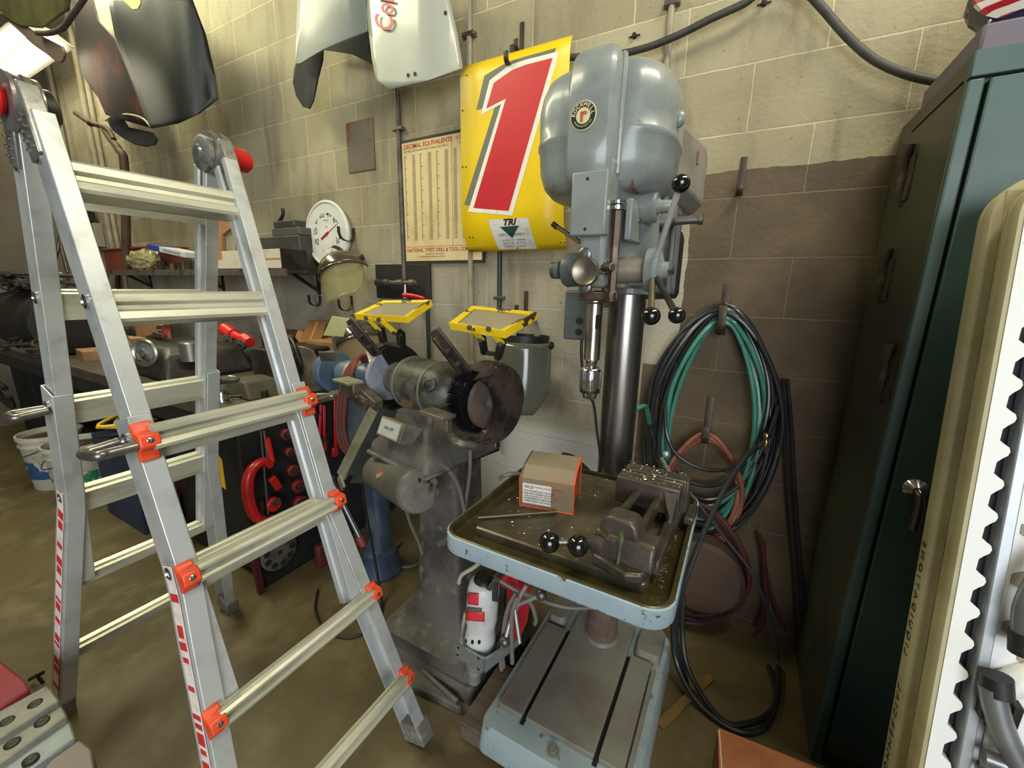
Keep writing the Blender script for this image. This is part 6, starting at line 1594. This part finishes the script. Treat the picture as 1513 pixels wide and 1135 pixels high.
# orange acrylic guard box with a warning label
ac = mat('grimy_orange_acrylic', '#857a66', .3, 0, '#96684a', 5, .50, .72, bump=.05, coat=.4, col3='#57483a', scale3=16, lo3=.66, hi3=.76)
ace = mat('vivid_orange_edge', '#e0592a', .25, 0, trans=.0, coat=.5)  # vivid orange trim along the acrylic edges
aci = mat('amber_inside', '#8a4a2a', .2, 0, '#b06236', 4, .4, .7, coat=.5)
bx = thing('guard_box', 'grimy open orange acrylic guard box with a warning label on the drill press table', 'guard', (-.40, .95, TZ))
fl, fr_ = PZ(768, 747, TZ), PZ(846, 761, TZ)
u_ = (fr_ - fl); Wd = u_.length; u_.normalize(); v_ = V((-u_.y, u_.x, 0))
dep, hh_ = .165, .105
th_ = .004
# profile in (v, z): front face, slanted top front, top, back open
prof = [(0, 0), (-.004, .082), (.030, .105), (.105, .112), (.135, .085), (.150, 0)]
def bpt(w, v, z): return fl + u_ * w + v_ * v + V((0, 0, z))
g = G()
for (v0, z0_), (v1, z1_) in zip(prof[:4], prof[1:4]):
    dd = V((v1 - v0, z1_ - z0_)).normalized() if 0 else None
    nrm = V((0, z1_ - z0_, -(v1 - v0))).normalized()
    g.loft([[bpt(0, v0, z0_), bpt(Wd, v0, z0_), bpt(Wd, v1, z1_), bpt(0, v1, z1_)], [bpt(0, v0 + nrm.y * th_, z0_ + nrm.z * th_), bpt(Wd, v0 + nrm.y * th_, z0_ + nrm.z * th_), bpt(Wd, v1 + nrm.y * th_, z1_ + nrm.z * th_), bpt(0, v1 + nrm.y * th_, z1_ + nrm.z * th_)]])
build(g, 'acrylic_shell', ac, bx, smooth=False)
# left end wall
g = G(); poly = [bpt(.001, v, z) for v, z in prof[:4]] + [bpt(.001, .112, 0)]
g.prism(poly, u_ * th_); build(g, 'end_wall', aci, bx, smooth=False)
g = G(); g.loft([[bpt(.004, .104, 0), bpt(Wd - .004, .104, 0), bpt(Wd - .004, .106, .108), bpt(.004, .106, .108)], [bpt(.004, .107, 0), bpt(Wd - .004, .107, 0), bpt(Wd - .004, .109, .108), bpt(.004, .109, .108)]]); build(g, 'back_wall', aci, bx, smooth=False)
g = G()
pts_ = [bpt(Wd + .0006, v + .001, z) for v, z in prof[:4]]
g.tube(pts_, .0020, n=6, smooth=False); g.tube([bpt(0, .0, .0015), bpt(Wd, .0, .0015)], .0022, n=6, smooth=False); g.tube([bpt(Wd, .112, 0), bpt(Wd, .112, .112)], .0018, n=6, smooth=False); g.tube([bpt(0, 0, 0), bpt(0, -.004, .082)], .0018, n=6, smooth=False)
build(g, 'bright_edge', ace, bx)
lp = [bpt(.008, -.0012, .012), bpt(.082, -.0012, .012), bpt(.082, -.0040, .068), bpt(.008, -.0040, .068)]
lb = build(G().loft([lp, [p - v_ * .0006 for p in lp]]), 'warning_label', PAPER, bx, smooth=False)
upv = (lp[3] - lp[0]).normalized()
def ltext(b_, w, z, s_, m, al='LEFT'): text_part('label_print', b_, m, lb, bpt(w, -.0042 - .0 - .0003 * 1 - .0001, 0) + upv * z, u_, upv, s_, ext=.0002, align=al)
ltext('WLS', .013, .060, .0115, INK)
for k, ln in enumerate(('WARNING: DO NOT OPERATE', 'THIS MACHINE UNTIL YOU HAVE', 'READ AND UNDERSTAND THE', 'OPERATOR MANUAL. ALWAYS WEAR', 'EYE PROTECTION. KEEP HANDS', 'CLEAR OF DRILL AND CHUCK.')):
    ltext(ln, .012 if k else .036, .0615 - k * .0072 if k == 0 else .056 - k * .0070, .0052, REDINK if k in (0, 3) else INK)
# ---- drill press vise
vs = thing('machine_vise', 'heavy oily drill press vise with two black ball knobs on the table', 'vise', (-.17, .90, TZ))
A0 = V((-.128, .735, TZ)); B0 = V((-.13, 1.10, TZ))
ax_ = V((.045, 1, 0)).normalized(); wx = V((ax_.y, -ax_.x, 0))
vo = V((-.155, .745, TZ))
def vp(w, l, z): return vo + wx * w + ax_ * l + V((0, 0, z))
def vbox(w0, w1, l0, l1, z0, z1, g): return g.loft([[vp(w0, l0, z0), vp(w1, l0, z0), vp(w1, l1, z0), vp(w0, l1, z0)], [vp(w0, l0, z1), vp(w1, l0, z1), vp(w1, l1, z1), vp(w0, l1, z1)]])
g = G(); vbox(-.062, -.038, .02, .33, 0, .030, g); vbox(.045, .070, .02, .33, 0, .030, g); vbox(-.062, .07, .31, .35, 0, .026, g)
build(g, 'base_rails', VISEM, vs, bevel=.004)
g = G(); g.loft([[vp(w, l, 0) for w, l in ((-.055, -.01), (.020, -.035), (.050, -.02), (.066, .04), (-.055, .06))], [vp(w, l, .022) for w, l in ((-.055, -.01), (.020, -.035), (.050, -.02), (.066, .04), (-.055, .06))]])
build(g, 'front_foot', VISEM, vs, bevel=.005)
g = G()
g.loft([[vp(w, l, z) for w, l in ((-.058, -.006 + q), (.064, -.012 + q), (.068, .055 - q * .2), (-.058, .058 - q * .2))] for z, q in ((.018, 0), (.055, .006), (.072, .016))])
g.loft([[vp(w, l, z) for w, l in ((-.052 + k, .008), (.034 - k, .004), (.038 - k, .054), (-.052 + k, .056))] for z, k in ((.062, 0), (.096, .008), (.108, .022))])
ny = build(g, 'screw_yoke', VISEM, vs, bevel=.007, seg=3)
g = G(); g.loft([[vp(-.004 + w, .004 - l, z) for w, l in ((-.014, -.02), (.016, -.02), (.002, q))] for z, q in ((.020, .022), (.060, .012), (.100, -.010))] ); build(g, 'yoke_web', mat('green_worn_iron', '#6b7a45', .4, .3, '#5b534b', 12, .45, .65), ny)
for w in (.022, ):
    build(G().cyl(vp(w, .04, .060), vp(w, .30, .060), .0115, n=16), 'guide_bar', mat('guide_bar_steel', '#6e6654', .3, .8, '#4b4437', 14, .4, .7), vs)
build(G().cyl(vp(-.040, -.015, .064), vp(-.024, .27, .066), .0100, n=16), 'lead_screw', mat('guide_bar_steel', '#6e6654', .3, .8), vs)
# jaws
g = G(); vbox(-.082, .068, .215, .252, .030, .098, g); vbox(-.082, .068, .252, .262, .060, .100, g); g.loft([[vp(.040, .215, .03), vp(.066, .215, .03), vp(.066, .215, .09), vp(.030, .215, .09)], [vp(.050, .18, .03), vp(.062, .18, .03), vp(.062, .19, .04), vp(.052, .19, .04)]])
build(g, 'moving_jaw', VISEM, vs, bevel=.003)
g = G(); vbox(-.070, .074, .264, .276, .050, .103, g); vbox(-.078, .078, .276, .318, .0, .098, g); vbox(.078, .100, .25, .33, 0, .018, g)
build(g, 'fixed_jaw', VISEM, vs, bevel=.003)
g = G(); g.cyl(vp(.030, .318, .085), PY(978, 678, 1.17), .0055, n=10); cbl = PY(984, 672, 1.18); g.ball(cbl, .011, n=14)
build(g, 'clamp_lever', mat('dull_aluminium', '#9da5a0', .4, .7), vs)
# handle with two black balls
k1, k2 = PZ(812, 801, .848), PZ(854, 806, .856)
hub_ = vp(-.040, -.022, .058)
build(G().lathe(vp(-.040, -.030, .062), ax_, [(-.012, .008), (-.010, .015), (.006, .015), (.008, .010)], n=16), 'handle_hub', VISEM, vs)
hl = build(G().tube([k2, hub_.lerp(k2, .4), hub_], .0068, n=10).tube([k1, k1.lerp(hub_, .5) + V((0, 0, .002)), hub_], .0068, n=10), 'crank_handle', STEEL, vs)
for k_ in (k1, k2): build(G().ball(k_, .0215, n=26), 'ball_knob', BLACKPL, hl)
# thin rod lying on the table
o = build(G().cyl(PZ(706, 765, TZ + .006), PZ(822, 757, TZ + .006), .0042, n=10), 'steel_rod', mat('rod_steel', '#5a5347', .3, .8)); tag(o, 'thin steel rod lying on the table in front of the orange guard box', 'rod')
# bent rod hanging over the left table edge
o = build(G().tube([PZ(800, 708, tz + .030), PZ(764, 700, tz + .022), PZ(745, 703, tz + .014), PZ(738, 708, tz + .012)], .006, n=8), 'bent_rod', mat('dull_rod', '#7d7768', .5, .4)); tag(o, 'bent grey rod end lying over the far left rim of the table', 'rod')
# chips
g = G(); rnd = random.Random(8)
CHIP = mat('bright_chips', '#d8c79a', .3, .8)
for i in range(380):
    q = rnd.random()
    if q < .3: p = vp(rnd.uniform(-.08, .068), rnd.uniform(.217, .318), .101 + .0005)
    elif q < .55: p = V((rnd.uniform(tx1 - .05, tx1 - .03), rnd.uniform(ty0 + .05, ty1 - .1), tz - .0205))
    else: p = V((rnd.uniform(qx0, qx1), rnd.uniform(qy0, qy1), tz + .0002))
    s_ = rnd.uniform(.0008, .0019); a = rnd.uniform(0, PI)
    g.loft([[p + V((s_ * 1.6 * math.cos(a + b), s_ * math.sin(a + b), 0)) for b in (0, 2, 4)], [p + V((s_ * math.cos(a + b), s_ * .6 * math.sin(a + b), s_ * .6)) for b in (0, 2, 4)]])
o = build(g, 'metal_chips', CHIP, smooth=False); tag(o, 'bright metal chips scattered over the drill press table and vise', 'metal chips', None, 'stuff')
# ================================================================ magnetic drill standing left of the base
md = thing('magnetic_drill', 'white and red magnetic drill with three spoke handles standing left of the drill press base', 'drill', (-.52, .90, 0))
WP = mat('white_drill_plastic', '#c9cbc8', .4, 0, '#b3b2aa', 9, .45, .7)
mt, mb_ = PY(715, 862, .86), PY(709, 948, .86)
d = (mb_ - mt).normalized(); L_ = (mb_ - mt).length; rM = .047
mbod = build(G().lathe(mt, d, [(-.012, .025), (-.008, .036), (0, .042), (.02, .0455), (L_ * .6, .046), (L_ * .62, .042), (L_ * .80, .042), (L_ * .86, .045), (L_, .046), (L_ + .008, .042)], n=36), 'motor_body', WP, md)
def on_m(px_, py_, rr_=rM + .0008):  # point on the motor cylinder seen at a pixel
    r = ray(px_, py_); best = None
    for i in range(600, 900):
        p = _w(r, (i / 1000) / r.y); q = mt + d * (p - mt).dot(d)
        e = (p - q).length - rr_
        if e <= 0: return p
    return PY(px_, py_, .81)
def mpatch(pxs, m, nm, par=mbod, th=.0008):
    (xa, ya), (xb, yb) = pxs; rows = []
    for j in range(5):
        y = ya + (yb - ya) * j / 4
        rows.append([on_m(xa + (xb - xa) * i / 8, y + 6 * ((i / 8) - .0) * .35, rM + .0012) for i in range(9)])
    return build(G().quadsurf(rows), nm, m, par, solid=.0008)
mpatch(((691, 876), (707, 893)), mat('label_red', '#cf3440', .4), 'logo_label')
mpatch(((690, 897), (712, 903)), mat('label_grey', '#5c5a58', .5), 'spec_label')
mpatch(((688, 903), (716, 917)), mat('label_red', '#cf3440', .4), 'brand_label')
mpatch(((727, 855), (736, 888)), mat('label_dark', '#3c3f44', .4), 'side_label')
for x, y in ((689, 947), (698, 949), (708, 949)):
    p = on_m(x, y, .0455); build(G().box(tuple(p), (.006, .006, .009)), 'vent_slot', DARK, mbod)
build(G().lathe(mt + d * -.012, -d, [(0, .030), (.006, .028), (.012, .020), (.014, 0)], n=24), 'top_cap', DKSTEEL, mbod)
# terminal box on top + dark wedge
P = [PY(x, y, .83) for x, y in ((717, 870), (733, 852), (738, 856), (724, 874))]
build(G().prism(P, V((.004, .03, .0))), 'slide_plate', STEEL, md)
P = [PY(x, y, .90) for x, y in ((688, 852), (707, 838), (727, 846), (722, 856), (700, 866))]
build(G().prism(P, V((0, .06, -.01))), 'top_bracket', mat('olive_plate', '#57523f', .5, .2), md)
# aluminium bracket box at the bottom
P = [PY(x, y, .80) for x, y in ((672, 951), (714, 975), (713, 995), (674, 972))]
bk = build(G().prism(P, V((0, .008, 0))), 'bracket_plate', mat('bracket_aluminium', '#a3a8a8', .35, .7), md)
P2 = [P[1] + V((0, .008, 0)), P[1] + V((.055, .11, .012)), P[2] + V((.055, .11, .035)), P[2] + V((0, .008, 0))]
build(G().prism(P2, V((.006, -.004, 0))), 'bracket_side', mat('bracket_aluminium', '#a3a8a8', .35, .7), md)
for x, y in ((677, 957), (676, 968), (707, 973), (707, 989)):
    build(G().lathe(PY(x, y, .80), (0, -1, 0), [(-.002, .004), (.001, .004), (.001, 0)], n=10), 'screw', DARK, bk)
g = G(); a = PY(702, 982, .86); b = PY(700, 1014, .86); g.lathe(a, b - a, [(-.02, .030), (.008, .026), (.010, .019), (.014, .021), (.030, .022), (.034, .020), (.060, .020), (.066, .015), (.068, 0)], n=28)
build(g, 'arbor', mat('bright_arbor', '#b0b0ae', .3, .6), md)
# red magnet body behind
RM = mat('mag_red', '#b5262f', .4, 0, '#8f1d26', 8, .5, .7)
P = [PY(x, y, .97) for x, y in ((747, 860), (753, 848), (762, 850), (766, 872), (766, 900), (762, 930), (750, 958), (746, 950))]
build(G().prism(P, V((0.02, .05, 0))), 'red_housing', RM, md, bevel=.006)
build(G().bb(-.66, -.54, 1.05, 1.16, 0.0, .10), 'magnet_base', DKSTEEL, md, bevel=.006)
build(G().bb(-.60, -.55, 1.06, 1.11, .10, .34), 'magnet_column', DKSTEEL, md, bevel=.004)
build(G().tube([PY(742, 862, .95), PY(748, 850, .95), PY(758, 848, .95), PY(763, 858, .95)], .012, n=10), 'carry_handle', mat('handle_red', '#cf2f3c', .4), md)
hubm = PY(760, 896, .88)
build(G().lathe(hubm + V((-.01, .01, 0)), (.5, -.8, .1), [(0, .018), (.02, .016), (.022, 0)], n=18), 'handle_hub', CHROME, md)
for x, y, yy in ((782, 858, .84), (800, 879, .86), (746, 948, .84)):
    e = PY(x, y, yy)
    if (x, y) == (746, 948): s_ = hubm + V((-.012, 0, -.02))
    sp_ = build(G().cyl(hubm, e, .0055, n=12), 'spoke_handle', mat('spoke_chrome', '#c9cbc9', .3, .7), md)
    build(G().ball(e, .0150, n=20), 'ball_knob', STEEL, sp_)
build(G().cyl(hubm, PY(768, 950, .86), .0055, n=12), 'spoke_handle', mat('spoke_chrome', '#c9cbc9', .3, .7), md)
cordm = CORDG
build(G().tube([PY(736, 856, .86), PY(752, 866, .87), (PY(770, 876, .88)), PY(790, 882, .87), PY(815, 892, .86), PY(845, 898, .88), PY(880, 897, .92)], .0055, n=8), 'power_cord', cordm, md)
for k, pts_c in enumerate((((763, 876, .87), (752, 895, .86), (745, 925, .86), (742, 960, .86), (744, 985, .88)), ((765, 882, .86), (757, 905, .85), (756, 940, .85), (757, 980, .86)), ((775, 880, .90), (786, 895, .91), (792, 915, .92), (790, 922, .93)), ((737, 950, .88), (739, 970, .88), (741, 990, .88)))):
    build(G().tube([PY(*q) for q in pts_c], .0062, n=8), 'cord_loop', cordm, md)
build(G().tube([PY(678, 862, .80), PY(682, 850, .80), PY(698, 840, .81), PY(718, 825, .85)], .0055, n=8), 'hanging_cord', mat('pale_cord', '#a09a8c', .6), md)
build(G().tube([PY(682, 960, .88), PY(684, 930, .88), PY(688, 905, .89)], .006, n=8), 'side_cord', mat('pale_cord', '#a09a8c', .6), md)
# ================================================================ bottom left corner
GT = mat('dusty_grey_metal', '#8d8b81', .45, .2, '#6c6a61', 6, .4, .7, bump=.15, col3='#3c3229', scale3=12, lo3=.64, hi3=.72)
GT2 = mat('pale_grey_metal', '#8f989a', .4, .3, '#777c7b', 6, .4, .7, bump=.1)
eg = thing('grey_casting', 'ribbed grey metal casting with oily bolt heads at the bottom left corner', 'casting', tuple(PZ(40, 1100, .0)))
def slabz(pxs, z0, z1, m, nm, bev=.004):
    P = [PZ(x, y, z1) for x, y in pxs]
    return build(G().loft([[V((p.x, p.y, z0)) for p in P], P]), nm, m, eg, bevel=bev)
s1_ = slabz(((-60, 1085), (0, 1050), (70, 1012), (76, 1018), (88, 1035), (0, 1090), (-60, 1130)), .0, .34, GT, 'top_rail')
slabz(((-60, 1128), (0, 1089), (88, 1037), (100, 1058), (0, 1128), (-60, 1170)), .0, .325, GT, 'middle_rail')
slabz(((-60, 1175), (0, 1126), (102, 1062), (112, 1090), (40, 1140), (-60, 1200)), .0, .31, GT2, 'side_face')
slabz(((30, 1180), (75, 1122), (118, 1092), (136, 1106), (140, 1135), (140, 1180)), .0, .30, mat('pinkish_grey_metal', '#77706a', .5, .2), 'lower_step')
for x, y, z in ((52, 1040, .34), (62, 1066, .327), (10, 1066, .34), (18, 1098, .327), (45, 1122, .315)):
    c = PZ(x, y, z); build(G().lathe(c, (0, 0, 1), [(-.01, .014), (.001, .0135), (.003, .010), (.003, .004), (.001, 0)], n=16), 'bolt_head', DKSTEEL, eg)
P = [PZ(x, y, .30) for x, y in ((-60, 930), (0, 975), (38, 1005), (44, 1018), (0, 1045), (-60, 1078))]
o = build(G().loft([[V((p.x, p.y, .0)) for p in P], P]), 'red_case', mat('matte_red_case', '#8e2f38', .6, 0, '#7c2830', 4, .4, .7), bevel=.006); tag(o, 'matte red box corner behind the grey casting at the bottom left', 'box')
o = build(G().tube([PZ(44, 1004, .02), PZ(55, 998, .05), PZ(64, 994, .06)], .006, n=8).tube([PZ(56, 1000, .05), PZ(64, 1010, .02)], .005, n=8), 'small_lever', DKSTEEL); tag(o, 'small dark lever on the floor behind the grey casting', 'lever')
# ================================================================ light
w = bpy.data.worlds.new('world'); sc.world = w; w.use_nodes = True
w.node_tree.nodes['Background'].inputs[0].default_value = (.72, .82, 1, 1)
w.node_tree.nodes['Background'].inputs[1].default_value = .13
def area(name, loc, target, sx, sy, e, col):
    l = bpy.data.lights.new(name, 'AREA'); l.shape = 'RECTANGLE'; l.size = sx; l.size_y = sy; l.energy = e; l.color = col
    o = bpy.data.objects.new(name, l); COL.objects.link(o); o.location = loc
    o.rotation_euler = (V(target) - V(loc)).to_track_quat('-Z', 'Y').to_euler()
    o['kind'] = 'structure'
    return o
area('doorway_daylight', (1.7, -3.4, 1.8), (-.3, 1.2, .9), 2.8, 2.6, 185, (.92, .96, 1))
area('ceiling_lamps_left', (-3.4, .55, 3.6), (-2.6, 1.5, 1.2), 3.5, .4, 95, (1, .97, .67))
area('ceiling_lamps_right', (1.0, .75, 3.5), (-.1, 1.5, 1.2), 1.8, .3, 52, (1, .95, .75))
# ---------------------------------------------------------------- camera
cam = bpy.data.cameras.new('camera'); co = bpy.data.objects.new('camera', cam); COL.objects.link(co)
cam.sensor_fit = 'HORIZONTAL'; cam.sensor_width = 36; cam.lens = F / 1513 * 36; cam.clip_start = .02
R = Matrix(((AX.x, -AX.y, -AX.z), (AY.x, -AY.y, -AY.z), (AZ.x, -AZ.y, -AZ.z)))
M = R.to_4x4(); M.translation = V((0, 0, H)); co.matrix_world = M
sc.camera = co
sc.view_settings.view_transform = 'Standard'; sc.view_settings.look = 'None'
sc.view_settings.exposure = .12; sc.view_settings.gamma = 1; sc.view_settings.use_curve_mapping = False
